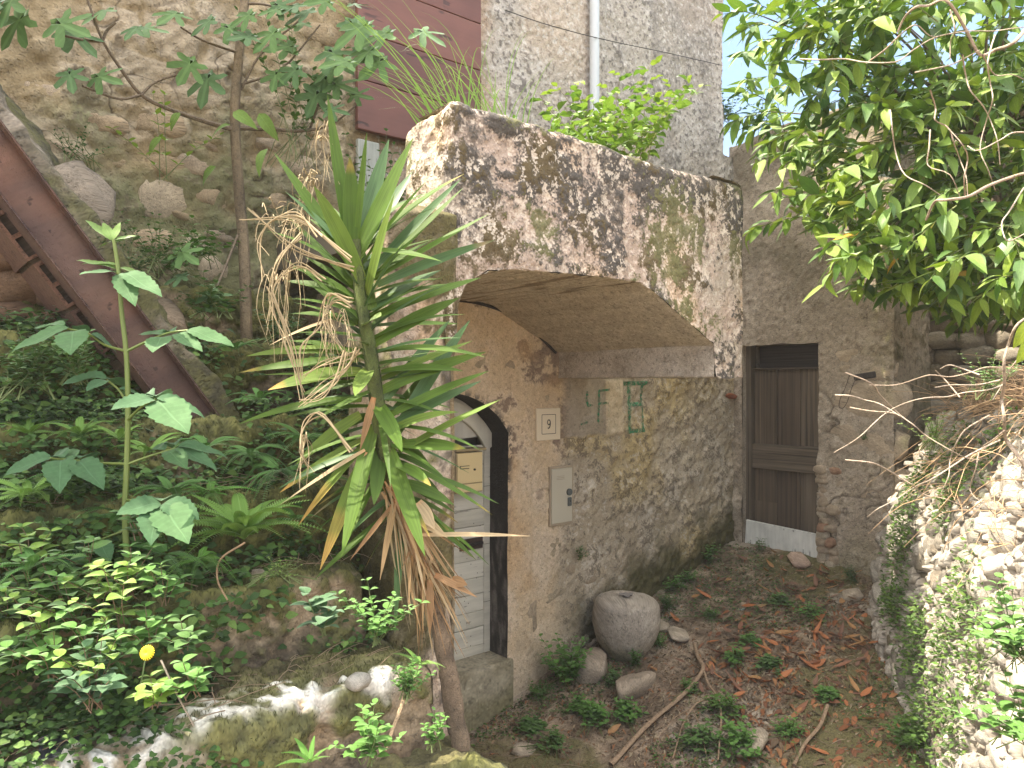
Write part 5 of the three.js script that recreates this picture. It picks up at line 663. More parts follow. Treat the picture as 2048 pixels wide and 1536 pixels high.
// ---------------------------------------------------------------- fig sapling against the house
{
  seed(66); const F = (x, y, z = 0.28) => onZ(x, y, z), base = F(490, 560); const fig = thing('fig_tree', 'slender fig sapling with lobed leaves growing against the ochre wall', 'tree', base.clone());
  const bark = [0.15, 0.115, 0.08], tk = new MB(); tk.tube([F(495, 760), F(492, 620), F(488, 500), F(478, 380), F(470, 230), F(478, 110), F(492, -20), F(500, -120)], 0.030, 0.020, bark, 10, 6); { const P = tk.p; for (let i = 0; i < P.length; i += 3) { const f = fbm(P[i] * 20, P[i + 1] * 9, P[i + 2] * 20, 3), k = 0.7 + 0.6 * sst(-0.4, 0.4, f); tk.c[i] *= k; tk.c[i + 1] *= k; tk.c[i + 2] *= k * 0.9; } } tk.build('trunk', M.stone, fig);
  const brs = [[[476, 262, 0.28], [400, 240, 0.3], [330, 215, 0.34], [283, 190, 0.36], [240, 135, 0.38], [205, 80, 0.4], [172, -10, 0.42]], [[283, 190, 0.36], [240, 198, 0.4], [165, 172, 0.46]], [[283, 190, 0.36], [310, 165, 0.36], [390, 140, 0.42]], [[478, 256, 0.28], [540, 258, 0.3], [600, 262, 0.32], [660, 250, 0.36], [720, 205, 0.42]], [[620, 258, 0.32], [640, 200, 0.36], [655, 140, 0.4]], [[474, 105, 0.28], [430, 90, 0.32], [400, 78, 0.34], [362, 55, 0.4]], [[205, 82, 0.4], [180, 82, 0.42], [120, 70, 0.48]], [[205, 82, 0.4], [215, 60, 0.4], [232, 46, 0.42]], [[482, 8, 0.28], [520, 8, 0.32], [570, 18, 0.36]], [[476, 470, 0.28], [440, 560, 0.34], [425, 590, 0.4]], [[482, 180, 0.28], [520, 110, 0.32], [600, 40, 0.4]], [[480, 170, 0.28], [560, 140, 0.34], [640, 50, 0.42]]];
  for (const b of brs) { const k = new MB(); k.tube(b.map(([x, y, z]) => F(x, y, z)), b === brs[0] || b === brs[3] ? 0.0115 : 0.0065, 0.0045, bark, 6, 4); k.build('branch', M.stone, fig); }
  const figL = [[0, 1, 0.44], [-0.98, 0.9, 0.36], [0.98, 0.9, 0.36], [-1.9, 0.66, 0.42], [1.9, 0.66, 0.42]], geos = [lobedGeo(1, figL, { droop: 0.12 }), lobedGeo(1, figL, { droop: 0.28 }), leafGeo(1, 0.55, P_OV, { droop: 0.5, n: 6 })];
  const mats = [leafMat(0.10, 0.185, 0.055, { t: 0.4 }), leafMat(0.085, 0.16, 0.06, { t: 0.4 }), leafMat(0.15, 0.24, 0.045, { t: 0.45 })];
  const spots = [[20, 20, 80], [58, 40, 90], [96, 62, 90], [125, 72, 80], [150, 158, 80], [180, 168, 70], [135, 150, 60], [236, 30, 70], [268, 70, 66], [285, 62, 50], [345, 30, 70], [372, 40, 66], [440, 46, 60], [446, 62, 64], [396, 128, 66], [426, 158, 80], [412, 138, 60], [515, 38, 60], [520, 86, 60], [560, 72, 70], [596, 108, 66], [650, 112, 80], [662, 62, 70], [680, 140, 60], [640, 188, 66], [468, 238, 56], [462, 262, 50], [515, 242, 60], [508, 282, 66], [540, 312, 60], [690, 50, 66], [745, 62, 90], [792, 78, 80], [822, 74, 70], [735, 120, 80], [760, 110, 76], [700, 110, 60], [720, 140, 70], [690, 200, 50], [660, 160, 66], [600, 70, 50], [575, 30, 50], [610, 20, 60], [770, 130, 76], [700, 20, 50], [400, 600, 66], [415, 612, 60], [390, 520, 60], [640, 30, 70], [30, 5, 80], [560, 150, 50], [610, 145, 60], [635, 90, 60], [670, 20, 60], [540, 20, 60], [625, 60, 60], [655, 180, 70], [380, 560, 50], [345, 250, 50], [365, 235, 40], [330, 285, 44], [430, 345, 50], [355, 510, 60], [640, 230, 50], [390, 610, 60]];
  spots.forEach(([x, y, s], i) => { const z = x > 700 ? 0.75 : 0.42 + rr(-0.06, 0.16), p = F(x + rr(-6, 6), y - s * 0.25, z), k = depthOf(p) / FOCAL, a = rr(-1.2, 1.2), dir = V(0, -0.5 + rr(-0.2, 0.4), 0).addScaledVector(RIGHT, Math.sin(a) * 1.2).addScaledVector(FWD, -rr(0.0, 0.4)), n = up.clone().multiplyScalar(0.7).addScaledVector(FWD, -rr(0.5, 1.3)).addScaledVector(RIGHT, rr(-0.5, 0.5)); if (i % 6 === 4) return; const young = y > 200 && y < 350 && x < 560 && x > 320; leaf('leaf', geos[young ? 2 : i % 2], young ? mats[2] : mats[(i * 7) % 3 ? 0 : 1], fig, p, dir, n, s * k * 1.08, s * k * (young ? 0.8 : 1.05)); });
}

// ---------------------------------------------------------------- elder sapling on the steps
{
  seed(71); const D = 2.42, S = (x, y, d = D) => at(x, y, d), base = onStep(262, 1150, 2); base.copy(S(262, 1160)); const el = thing('elder_sapling', 'young elder with one straight green stem and wide compound leaves', 'sapling', base.clone());
  const stm = new MB(), gc = [0.13, 0.17, 0.04]; stm.tube([S(262, 1200), S(250, 1040), S(254, 925), S(256, 800), S(252, 700), S(243, 620), S(238, 550), S(228, 480)], 0.0105, 0.006, gc, 8, 5); const sm = new THREE.MeshStandardMaterial({ vertexColors: true, roughness: 0.6 }); stm.build('stem', sm, el);
  const mats = [leafMat(0.082, 0.16, 0.07, { t: 0.35, r: 0.7, sp: 0.35 }), leafMat(0.066, 0.135, 0.066, { t: 0.35, r: 0.7, sp: 0.35 }), leafMat(0.16, 0.26, 0.06, { t: 0.45, r: 0.7 })], geos = [leafGeo(1, 0.52, P_TOOTH, { n: 21, droop: 0.12, fold: 0.16, wave: 0.016 }), leafGeo(1, 0.5, P_TOOTH, { n: 21, droop: 0.24, fold: 0.26, wave: 0.02, twist: 0.25 })];
  const lf = (ax, ay, bx, by, w, m, da = 0, db = -0.06) => { const a = S(ax, ay, D + da), b = S(bx, by, D + da + db), L = a.distanceTo(b); leaf('leaflet', geos[m % 2], mats[m], el, a, b.clone().sub(a), up.clone().addScaledVector(FWD, -0.5), L * 1.05, w * D / FOCAL / 0.52); };
  const pet = (...p) => { const k = new MB(); k.tube(p.map(([x, y, d]) => S(x, y, D + (d ?? 0))), 0.005, 0.003, gc, 5, 4); k.build('petiole', sm, el); };
  // crown
  for (const [a, b, c2, d, w] of [[225, 482, 172, 434, 20], [224, 480, 206, 442, 20], [226, 480, 238, 443, 20], [230, 480, 272, 468, 22], [222, 484, 196, 492, 16], [230, 484, 250, 476, 16]]) lf(a, b, c2, d, w, 2, 0, 0.02);
  for (const [a, b, c2, d, w, m] of [[232, 545, 160, 540, 34, 0], [240, 548, 268, 600, 44, 0], [246, 546, 320, 578, 46, 0], [232, 538, 152, 512, 22, 2], [240, 536, 290, 546, 20, 2], [236, 532, 160, 520, 14, 2]]) lf(a, b, c2, d, w, m, 0, m ? 0.02 : -0.12);
  pet([252, 702], [210, 690], [178, 668], [128, 656]); lf(138, 655, 20, 692, 60, 0, 0, -0.08); lf(148, 662, 138, 696, 60, 0, 0, -0.16); lf(130, 650, 58, 650, 34, 0, 0.05, 0.06); lf(182, 668, 244, 698, 44, 1, 0, 0.06); lf(152, 652, 176, 660, 34, 1, 0, 0.08);
  pet([254, 702], [300, 680], [340, 665], [376, 660]); lf(326, 674, 304, 694, 50, 0, 0, -0.14); lf(330, 670, 275, 660, 34, 0, 0, 0.08); lf(350, 668, 402, 692, 36, 0, 0, -0.1); lf(374, 660, 466, 682, 46, 0, 0, -0.04); lf(348, 664, 326, 654, 30, 1, 0, 0.1);
  pet([254, 806], [238, 780], [214, 760]); lf(214, 758, 112, 748, 34, 1, 0, 0.04); lf(216, 762, 172, 768, 34, 1, 0, -0.1); lf(218, 758, 258, 764, 34, 1, 0, 0.12); lf(236, 778, 302, 788, 24, 1, 0, 0.05);
  pet([256, 840], [285, 812, -0.12], [312, 798, -0.2]); lf(310, 800, 224, 800, 54, 1, -0.2, -0.1); lf(314, 802, 372, 850, 70, 0, -0.2, -0.16); lf(314, 796, 414, 818, 44, 1, -0.2, 0.02); lf(312, 792, 330, 790, 50, 1, -0.2, 0.2); lf(306, 794, 258, 786, 40, 1, -0.2, 0.16);
  pet([254, 928], [200, 926], [140, 920], [100, 916]); lf(104, 916, 0, 934, 56, 1, 0, -0.05); lf(124, 920, 112, 962, 62, 1, 0, -0.16); lf(156, 922, 200, 956, 60, 1, 0, -0.12); lf(130, 914, 96, 896, 44, 1, 0, 0.1); lf(160, 916, 190, 900, 46, 1, 0, 0.12); lf(148, 918, 130, 892, 36, 0, 0, 0.12);
  pet([256, 928], [300, 912], [352, 896]); lf(352, 896, 432, 922, 44, 1, 0, -0.06); lf(336, 902, 370, 926, 42, 0, 0, -0.14); lf(356, 892, 460, 898, 44, 1, 0, 0.05); lf(330, 900, 292, 886, 42, 1, 0, 0.1); lf(352, 890, 340, 874, 40, 1, 0, 0.14);
  pet([252, 1000], [290, 1004, -0.1], [322, 1008, -0.16]); lf(322, 1008, 234, 1012, 62, 1, -0.16, -0.08); lf(318, 1014, 296, 1066, 62, 1, -0.16, -0.16); lf(326, 1012, 372, 1070, 70, 0, -0.16, -0.18); lf(328, 1006, 396, 1024, 60, 1, -0.16, -0.04); lf(322, 1002, 352, 984, 50, 1, -0.16, 0.16);
  pet([252, 1060], [200, 1080], [170, 1096]); lf(176, 1092, 120, 1130, 60, 1, 0, -0.06); lf(190, 1088, 120, 1082, 40, 1, 0, 0.06); lf(200, 1084, 215, 1110, 40, 1, 0, -0.1);
}

// ---------------------------------------------------------------- ferns
const fernM = [leafMat(0.12, 0.26, 0.045, { t: 0.35, r: 0.75 }), leafMat(0.085, 0.19, 0.045, { t: 0.35, r: 0.75 }), leafMat(0.16, 0.28, 0.06, { t: 0.35, r: 0.75 })];
function frondGeo(L, W, sag, n = 20) {
  const b = new MB(), c = [1, 1, 1], P = (t) => V(0, L * t * (1 - 0.18 * sag * t), -sag * L * 0.62 * t * t + 0.10 * L * Math.sin(t * 2.2));
  b.tube([0, 0.25, 0.5, 0.75, 1].map(P), L * 0.007, L * 0.003, [0.7, 0.75, 0.6], 4, 3);
  for (let k = 1; k < n; k++) { const t = 0.08 + 0.92 * k / n, p = P(t), w = W * 0.5 * Math.sin(Math.PI * Math.pow(t, 0.62) * 0.93 + 0.12), h = L / n * 0.46; for (const s of [-1, 1]) { const e = 0.15 * w, i = b.v(p.x, p.y - h * 0.7, p.z, c, 0.5, 0.1), j = b.v(p.x, p.y + h * 0.8, p.z, c, 0.5, 0.15), a = b.v(p.x + s * w * 0.6, p.y - h * 0.75 + e, p.z - w * 0.10, c, 0.3, 0.5), d = b.v(p.x + s * w * 0.6, p.y + h * 1.0 + e, p.z - w * 0.06, c, 0.3, 0.6), m = b.v(p.x + s * w, p.y + e * 1.6, p.z - w * 0.24, c, 0.2, 0.9); b.q(i, a, d, j); b.t(a, m, d); } }
  return b.geo();
}
const fronds = [frondGeo(1, 0.21, 0.8, 30), frondGeo(1, 0.2, 1.15, 30), frondGeo(1, 0.2, 0.5, 26)];
{
  seed(17); let made = [];
  const fern = (pos, size, n, label, mi, lift = 0.5, clone) => {
    if (clone) { const c = clone.clone(); c.name = numbered('fern'); c.position.copy(pos); c.scale.setScalar(size / clone.userData0); c.rotation.y = rr(0, 6); scene.add(c); return tag(c, label, 'fern', 'ferns on the mossy steps'); }
    const f = thing('fern', label, 'fern', pos, 'ferns on the mossy steps'), face = FWD.clone().negate();
    for (let k = 0; k < n; k++) { const a = k / n * Math.PI * 2 + rr(-0.3, 0.3), d = V(Math.cos(a), lift + rr(-0.35, 0.5), Math.sin(a)).addScaledVector(face, 0.2); leaf('frond', pick(fronds), fernM[mi], f, pos.clone(), d, up.clone().addScaledVector(face, 0.25), size * rr(0.7, 1.1)); }
    return f;
  };
  const SP = (px, py, k) => onStep(px, py, k);
  fern(at(488, 1078, 2.6), 0.31, 32, 'largest bright green fern arching over the mossy step', 2, 0.9);
  fern(at(500, 905, 2.92), 0.20, 16, 'dark fern hanging from the ledge above the largest fern', 1, 0.1); fern(at(560, 940, 2.85), 0.22, 14, 'fern of drooping fronds beside the yucca stem', 1, 0.05); fern(at(415, 895, 2.8), 0.17, 12, 'small fern on the ledge right of the elder stem', 1, 0.3);
  fern(SP(432, 1315, 1).add(V(0, 0.0, -0.12)), 0.16, 9, 'small upright fern on the lowest step in view', 0, 1.3); fern(SP(408, 745, 4).setY(2.02), 0.17, 11, 'fern growing on the ledge at the foot of the steel beam', 1, 0.4);
  fern(at(300, 905, 2.7), 0.16, 11, 'pale fern on the ledge below the foot of the steel beam', 2, 0.5); fern(at(240, 880, 2.72), 0.14, 10, 'tiny pale fern left of the elder stem', 2, 0.5); fern(at(330, 1110, 2.35), 0.2, 9, 'fern drooping under the lowest elder leaves', 1, 0.1); fern(at(70, 1130, 2.15), 0.18, 9, 'dark fern at the left edge among ivy', 1, 0.3);
  fern(at(620, 1525, 2.1), 0.10, 8, 'tiny fern at the bottom edge on the step face', 0, 0.8); fern(at(590, 1040, 2.75), 0.15, 9, 'fern tucked behind the hanging yucca leaves', 1, 0.3); fern(at(220, 1310, 2.0), 0.13, 7, 'fern in the dark hollow left of the dandelion', 1, 0.2); fern(at(840, 1330, 2.45), 0.10, 7, 'small fern beside the yucca trunk', 2, 0.5); fern(at(60, 870, 2.6), 0.16, 10, 'pale fern on the ledge at the left edge', 2, 0.5); fern(at(250, 1040, 2.5), 0.2, 14, 'fern at the foot of the elder stem on its left', 1, 0.5); fern(at(60, 990, 2.35), 0.19, 13, 'fern at the left edge above the ivy', 2, 0.4); fern(at(420, 985, 2.75), 0.19, 15, 'fern hanging over the ledge straight above the largest fern', 0, 0.1); fern(at(650, 960, 2.85), 0.17, 12, 'fern in the dark beside the yucca stem at mid height', 1, 0.3); fern(at(160, 870, 2.65), 0.16, 13, 'light green fern on the ledge under the left compound leaf', 2, 0.6); fern(at(470, 700, 3.25), 0.16, 12, 'fern on the top ledge right of the steel beam', 1, 0.5); fern(at(345, 985, 2.55), 0.2, 13, 'fern between the elder stem and the largest fern', 1, 0.2); fern(at(400, 1120, 2.45), 0.17, 11, 'fern drooping over the step just left below the largest fern', 0, 0.1); fern(at(610, 880, 2.9), 0.18, 12, 'dark fern under the left yucca blades', 1, 0.3); fern(at(150, 960, 2.45), 0.17, 11, 'dark fern behind the widest left elder leaf', 1, 0.4); fern(at(520, 800, 3.05), 0.15, 10, 'fern on the ledge beside the hanging straw', 1, 0.4);
}
// ---------------------------------------------------------------- leafy plants
const lfA = leafGeo(1, 0.62, P_OV, { n: 4, droop: 0.35 }), lfB = leafGeo(1, 0.5, P_OV, { n: 4, droop: 0.2 }), lfT = leafGeo(1, 0.72, P_TOOTH, { n: 8, droop: 0.4 }), tiny = leafGeo(1, 0.75, P_OV, { n: 4, droop: 0.35 });
const stemM = new THREE.MeshStandardMaterial({ vertexColors: true, roughness: 0.7 });
const gM = { mint: leafMat(0.11, 0.235, 0.045, { t: 0.35 }), lime: leafMat(0.21, 0.33, 0.05, { t: 0.45 }), dark: leafMat(0.055, 0.12, 0.04), mid: leafMat(0.085, 0.17, 0.04), blue: leafMat(0.075, 0.15, 0.07), sun: leafMat(0.10, 0.20, 0.03, { t: 0.45 }) };
// a branching herb: stems fan out of base, pairs of leaves along each; every leaf is a part while `parts` holds
function herb(name, label, cat, base, o) {
  const t = thing(name, label, cat, base.clone(), o.group), stems = new MB(), bulk = new MB(), mat = gM[o.mat], geo = o.geo ?? lfA; let count = 0;
  for (let k = 0; k < o.stems; k++) {
    const a = k / o.stems * 6.283 + rr(-0.4, 0.4), tilt = rr(0.1, o.tilt ?? 0.8), H = o.h * rr(0.6, 1.05), top = base.clone().add(V(Math.cos(a) * Math.sin(tilt) * H, Math.cos(tilt) * H, Math.sin(a) * Math.sin(tilt) * H)).add(o.lean ? o.lean.clone().multiplyScalar(H) : V(0, 0, 0)), mid = base.clone().lerp(top, 0.5).add(V(0, 0.08 * H, 0)), cv = new THREE.CatmullRomCurve3([base.clone().addScaledVector(V(rr(-1, 1), 0, rr(-1, 1)), o.foot ?? 0.02), mid, top]);
    stems.tube(cv.points, o.sr ?? 0.0022, 0.001, o.sc ?? [0.10, 0.13, 0.04], 4, 3);
    for (let j = 0; j < o.nodes; j++) { const u = lerp(o.from ?? 0.25, 1, j / Math.max(1, o.nodes - 1)), p = cv.getPoint(u), d0 = cv.getTangent(u), az = j * 1.57 + k; for (const s of [0, Math.PI]) { const dir = V(Math.cos(az + s), 0.35, Math.sin(az + s)).addScaledVector(d0, 0.35), L = o.leaf * rr(0.7, 1.15) * (0.65 + 0.35 * Math.sin(Math.PI * u)), n = up.clone().addScaledVector(V(Math.cos(az + s), 0, Math.sin(az + s)), -0.2); if (o.parts !== false && count < 300) { leaf('leaf', geo, mat, t, p, dir, jit(n, 0.25), L); } else bulk.add(geo, frame(p, dir, jit(n, 0.25), L), [1, 1, 1]); count++; } }
  }
  stems.build('stem', stemM, t); if (bulk.n) tag(bulk.build('foliage', mat, t), null, null, null, 'stuff'); return t;
}
{
  seed(303); const G = (px, py) => onGround(px, py);
  herb('herb', 'bright green mint-like herb between the steps and the yucca trunk', 'herb', at(752, 1290, 2.35), { stems: 11, h: 0.2, tilt: 0.9, nodes: 5, leaf: 0.045, mat: 'mint' });
  herb('herb', 'bright green herb at the bottom edge left of the yucca trunk', 'herb', at(740, 1530, 2.1), { stems: 8, h: 0.16, tilt: 1.0, nodes: 4, leaf: 0.05, mat: 'mint' });
  herb('herb', 'bushy small-leaved herb on the white stone beside the yucca trunk', 'herb', at(815, 1400, 2.3), { stems: 14, h: 0.13, tilt: 0.9, nodes: 6, leaf: 0.026, mat: 'mint' });
  herb('herb', 'broad toothed leaves at the right end of the second step', 'herb', at(640, 1270, 2.3), { stems: 4, h: 0.15, tilt: 0.8, nodes: 3, leaf: 0.085, mat: 'blue', geo: lfT });
  herb('herb', 'small herb growing at the very foot of the yucca', 'herb', at(870, 1500, 2.25), { stems: 6, h: 0.12, tilt: 0.6, nodes: 5, leaf: 0.03, mat: 'mint' });
  herb('herb', 'small lime leaves on the mossy step below the big fern', 'herb', at(560, 1160, 2.5), { stems: 16, h: 0.09, tilt: 1.2, nodes: 3, leaf: 0.016, mat: 'lime', parts: false, foot: 0.12 });
  herb('herb', 'bushy green weed on the wall foot left of the boulder', 'herb', G(1135, 1375), { stems: 22, h: 0.38, tilt: 0.85, nodes: 6, leaf: 0.062, mat: 'mint', foot: 0.13 });
  herb('herb', 'dark weed growing behind the boulder on its left', 'herb', G(1180, 1240), { stems: 14, h: 0.17, tilt: 0.7, nodes: 6, leaf: 0.03, mat: 'dark', foot: 0.06 });
  herb('herb', 'green weed right of the boulder against the mossy wall', 'herb', G(1335, 1225), { stems: 14, h: 0.15, tilt: 0.7, nodes: 6, leaf: 0.028, mat: 'mid', foot: 0.06 });
  herb('herb', 'bright weed at the wall corner near the plank door', 'herb', G(1422, 1128), { stems: 12, h: 0.17, tilt: 0.8, nodes: 5, leaf: 0.045, mat: 'mint', foot: 0.05 });
  herb('herb', 'leafy weed in front of the boulder', 'herb', G(1270, 1340), { stems: 10, h: 0.17, tilt: 0.6, nodes: 5, leaf: 0.035, mat: 'mid', foot: 0.05 });
  herb('herb', 'low weed between the two long stones before the boulder', 'herb', G(1225, 1375), { stems: 10, h: 0.13, tilt: 0.9, nodes: 4, leaf: 0.04, mat: 'mid', foot: 0.06 });
  herb('herb', 'sprig of ivy hanging over the corner of the white board', 'herb', G(1520, 1105), { stems: 7, h: 0.14, tilt: 1.0, nodes: 4, leaf: 0.04, mat: 'mid' });
  herb('herb', 'weed growing from the wall under the meter box', 'herb', onZ(1158, 1120, 0.03), { stems: 8, h: 0.1, tilt: 1.4, nodes: 5, leaf: 0.026, mat: 'mid', lean: V(0, 0.15, 0.3) });
  herb('herb', 'small wall plant on the quoin beside the plank door', 'herb', onX(1730, 880, WX - 0.02), { stems: 7, h: 0.06, tilt: 1.4, nodes: 4, leaf: 0.022, mat: 'mid', lean: V(-0.4, 0.2, 0) });
  herb('herb', 'dark weed between the outbuilding and the terrace wall', 'herb', G(1700, 1170), { stems: 14, h: 0.15, tilt: 0.8, nodes: 5, leaf: 0.028, mat: 'dark', foot: 0.07 });
  herb('herb', 'low green weeds on the mossy wall foot between boulder and far corner', 'herb', G(1375, 1165), { stems: 16, h: 0.12, tilt: 1.1, nodes: 5, leaf: 0.03, mat: 'mint', foot: 0.14 });
  herb('herb', 'weeds trailing along the wall foot right of the cement sill', 'herb', G(1080, 1400), { stems: 14, h: 0.14, tilt: 1.0, nodes: 5, leaf: 0.032, mat: 'mid', foot: 0.1 });
  herb('herb', 'spreading weed on the earth left of the long stone', 'herb', G(1160, 1425), { stems: 18, h: 0.12, tilt: 1.2, nodes: 4, leaf: 0.04, mat: 'mint', foot: 0.16 });
  herb('herb', 'tuft of small leaves against the lower right side of the boulder', 'herb', G(1318, 1300), { stems: 12, h: 0.14, tilt: 0.9, nodes: 5, leaf: 0.028, mat: 'mint', foot: 0.06 });
  const weeds = [[1620, 1240, 0.13, 'pale weed in the middle of the leaf litter'], [1470, 1330, 0.10, 'low weed among leaves right of the fallen branch'], [1540, 1340, 0.08, 'tiny weed in the litter at the centre of the path'], [1420, 1240, 0.08, 'low weed on the moss right of the boulder'], [1250, 1440, 0.12, 'ivy-like weed in front of the long stone'], [1190, 1450, 0.12, 'weed spreading over the bare earth near the yucca'], [1110, 1500, 0.13, 'narrow weed at the bottom edge in bare earth'], [1450, 1430, 0.15, 'weed under the forked end of the fallen branch'], [1480, 1520, 0.18, 'dark ivy clump at the bottom edge of the path'], [1580, 1480, 0.12, 'heart-leaved weed near the short stick'], [1400, 1500, 0.14, 'ivy clump below the fallen branch'], [1560, 1210, 0.07, 'tiny weed among orange leaves near the slab'], [1350, 1180, 0.10, 'weed on the mossy wall foot behind the boulder'], [1660, 1100, 0.08, 'weed at the ragged door jamb foot'], [1060, 1460, 0.07, 'seedling near the cement sill'], [1380, 1385, 0.08, 'weed beside the fork of the fallen branch'], [1500, 1290, 0.07, 'sparse weed on the brown moss'], [1655, 1400, 0.07, 'weed beside the near orange leaves']];
  weeds.forEach(([x, y, h, l], i) => herb('herb', l, 'herb', G(x, y), { stems: 17, h: h * 1.15, tilt: 1.1, nodes: 4, leaf: 0.036 + 0.012 * (i % 3), mat: ['mint', 'mint', 'mid', 'sun'][i % 4], foot: 0.21, geo: i % 2 ? lfA : lfT }));
  // bramble shoots with lime leaflets on the left
  const shoots = [[265, 1145, 0.10], [200, 1180, 0.11], [280, 1050, 0.08], [240, 1230, 0.12], [330, 1180, 0.09], [150, 1220, 0.12], [180, 1290, 0.10], [90, 1260, 0.11], [60, 1160, 0.12], [310, 1385, 0.07], [385, 1365, 0.07], [370, 1275, 0.06], [120, 1180, 0.12], [20, 1230, 0.12], [180, 1120, 0.1], [260, 1170, 0.1], [300, 1260, 0.08], [30, 1320, 0.1], [110, 1330, 0.1], [190, 1350, 0.11], [240, 1300, 0.08], [70, 1090, 0.1]];
  shoots.forEach(([x, y, h], i) => { const y0 = y + 30, p = at(x, y0, 2.32 - (y - 1050) * 0.0011); herb('bramble', ['lime young bramble shoot', 'fresh green bramble shoot', 'dark green bramble shoot', 'small pale bramble shoot'][i % 4] + ' ' + ['under the elder stem base', 'left of the elder stem at mid height', 'directly below the lowest elder leaves', 'among ivy on the left of the steps', 'on the mossy step right of the elder', 'in the thick growth on the left', 'above the dandelion on the left', 'near the left edge above the dandelion', 'at the left edge below the lowest elder leaf', 'just below the dandelion to its right', 'below the small upright fern', 'right of the dandelion on the stone', 'in the left growth at mid height', 'at the left edge beside the ivy', 'between fern and elder at left', 'touching the base of the elder', 'just above the dandelion', 'at the left edge level with the dandelion', 'left of the dandelion in shade', 'directly left under the dandelion', 'beside the dandelion stalk', 'upper left below the compound leaf'][i], 'bramble', p, { stems: 4, h: h * 1.5, tilt: 0.9, nodes: 3, leaf: 0.062, mat: i % 3 === 2 ? 'mid' : i % 2 ? 'lime' : 'mint', geo: lfT, sc: [0.16, 0.10, 0.06], lean: FWD.clone().multiplyScalar(-0.3) }); });
  herb('herb', 'spreading smooth-leaved plant below the dandelion on the left', 'herb', at(190, 1420, 1.95), { stems: 9, h: 0.2, tilt: 1.1, nodes: 4, leaf: 0.06, mat: 'blue', sc: [0.16, 0.1, 0.06] });
  herb('herb', 'leafy bush in the dark at the left edge under the stair flight', 'herb', at(60, 800, 2.62), { stems: 18, h: 0.26, tilt: 0.8, nodes: 6, leaf: 0.045, mat: 'mid', foot: 0.14 });
  herb('herb', 'small pointed-leaved shrub beneath the steel beam', 'herb', at(150, 770, 2.7), { stems: 8, h: 0.2, tilt: 0.7, nodes: 6, leaf: 0.045, mat: 'mid', foot: 0.05, geo: lfB });
  herb('herb', 'green tufted weed on the rubble above the steel beam', 'herb', onZ(240, 560, 0.5), { stems: 26, h: 0.26, tilt: 1.1, nodes: 7, leaf: 0.022, mat: 'dark', foot: 0.12, geo: lfB, parts: false });
  herb('herb', 'weed on the rubble at the top left near the beam', 'herb', onZ(150, 330, 0.4), { stems: 12, h: 0.2, tilt: 1.2, nodes: 6, leaf: 0.02, mat: 'dark', foot: 0.1, geo: lfB, parts: false });
  herb('herb', 'leafy weeds on the ledge between fig trunk and yucca', 'herb', at(420, 640, 3.25), { stems: 16, h: 0.22, tilt: 1.0, nodes: 5, leaf: 0.05, mat: 'mid', foot: 0.12 });
  herb('herb', 'green weeds at the foot of the fig trunk', 'herb', at(400, 530, 3.5), { stems: 12, h: 0.22, tilt: 1.1, nodes: 5, leaf: 0.05, mat: 'mint', foot: 0.14 });
  herb('herb', 'weeds behind the yucca on the highest step', 'herb', at(560, 690, 3.3), { stems: 16, h: 0.2, tilt: 1.1, nodes: 5, leaf: 0.035, mat: 'dark', foot: 0.16 });
  herb('herb', 'weed on the ledge at the foot of the pier', 'herb', at(660, 800, 3.0), { stems: 12, h: 0.16, tilt: 1.1, nodes: 5, leaf: 0.03, mat: 'dark', foot: 0.1 });
  herb('herb', 'thin leafy shoots climbing between the fig trunk and the red shutter', 'herb', onZ(600, 330, 0.3), { stems: 14, h: 0.75, tilt: 0.55, nodes: 8, leaf: 0.05, mat: 'mid', foot: 0.16, from: 0.3, geo: lfB });
  herb('herb', 'lime leafy shoot hanging in front of the wall left of the fig trunk', 'herb', onZ(330, 360, 0.35), { stems: 4, h: 0.4, tilt: 0.9, nodes: 6, leaf: 0.05, mat: 'lime', geo: lfB });
  herb('herb', 'sprawling green weeds over the rubble beside the fig trunk', 'herb', onZ(320, 560, 0.4), { stems: 22, h: 0.3, tilt: 1.2, nodes: 6, leaf: 0.035, mat: 'mid', foot: 0.2 });
  // dandelion
  const dd = at(293, 1305, 1.98), d = thing('dandelion', 'single yellow dandelion flower on the left of the steps', 'flower', dd.clone()), dm = new MB(); dm.tube([dd.clone().add(V(-0.02, -0.14, -0.02)), dd.clone().add(V(-0.01, -0.06, 0)), dd.clone()], 0.0022, 0.002, [0.10, 0.14, 0.05], 5, 4); dm.build('stem', stemM, d);
  const pg = leafGeo(0.021, 0.0046, (t) => 0.6 + 0.4 * Math.sin(t * 3), { n: 3, droop: 0.3 }), ym = new THREE.MeshStandardMaterial({ color: new THREE.Color().setRGB(0.85, 0.62, 0.02), roughness: 0.7, side: THREE.DoubleSide }), face = V(0, 0.45, 0).addScaledVector(FWD, -1).normalize(), e1 = face.clone().cross(up).normalize(), e2 = e1.clone().cross(face);
  const pm = new MB(); for (let r = 0; r < 4; r++) for (let k = 0; k < 20; k++) { const a = k / 20 * 6.283 + r * 0.16, dir = e1.clone().multiplyScalar(Math.cos(a)).addScaledVector(e2, Math.sin(a)).addScaledVector(face, 0.1 + r * 0.34); pm.add(pg, frame(dd, dir, face, 1 - 0.18 * r), [1, 1, 1]); } mesh('flower_head', pm.geo(d), ym, d);
}
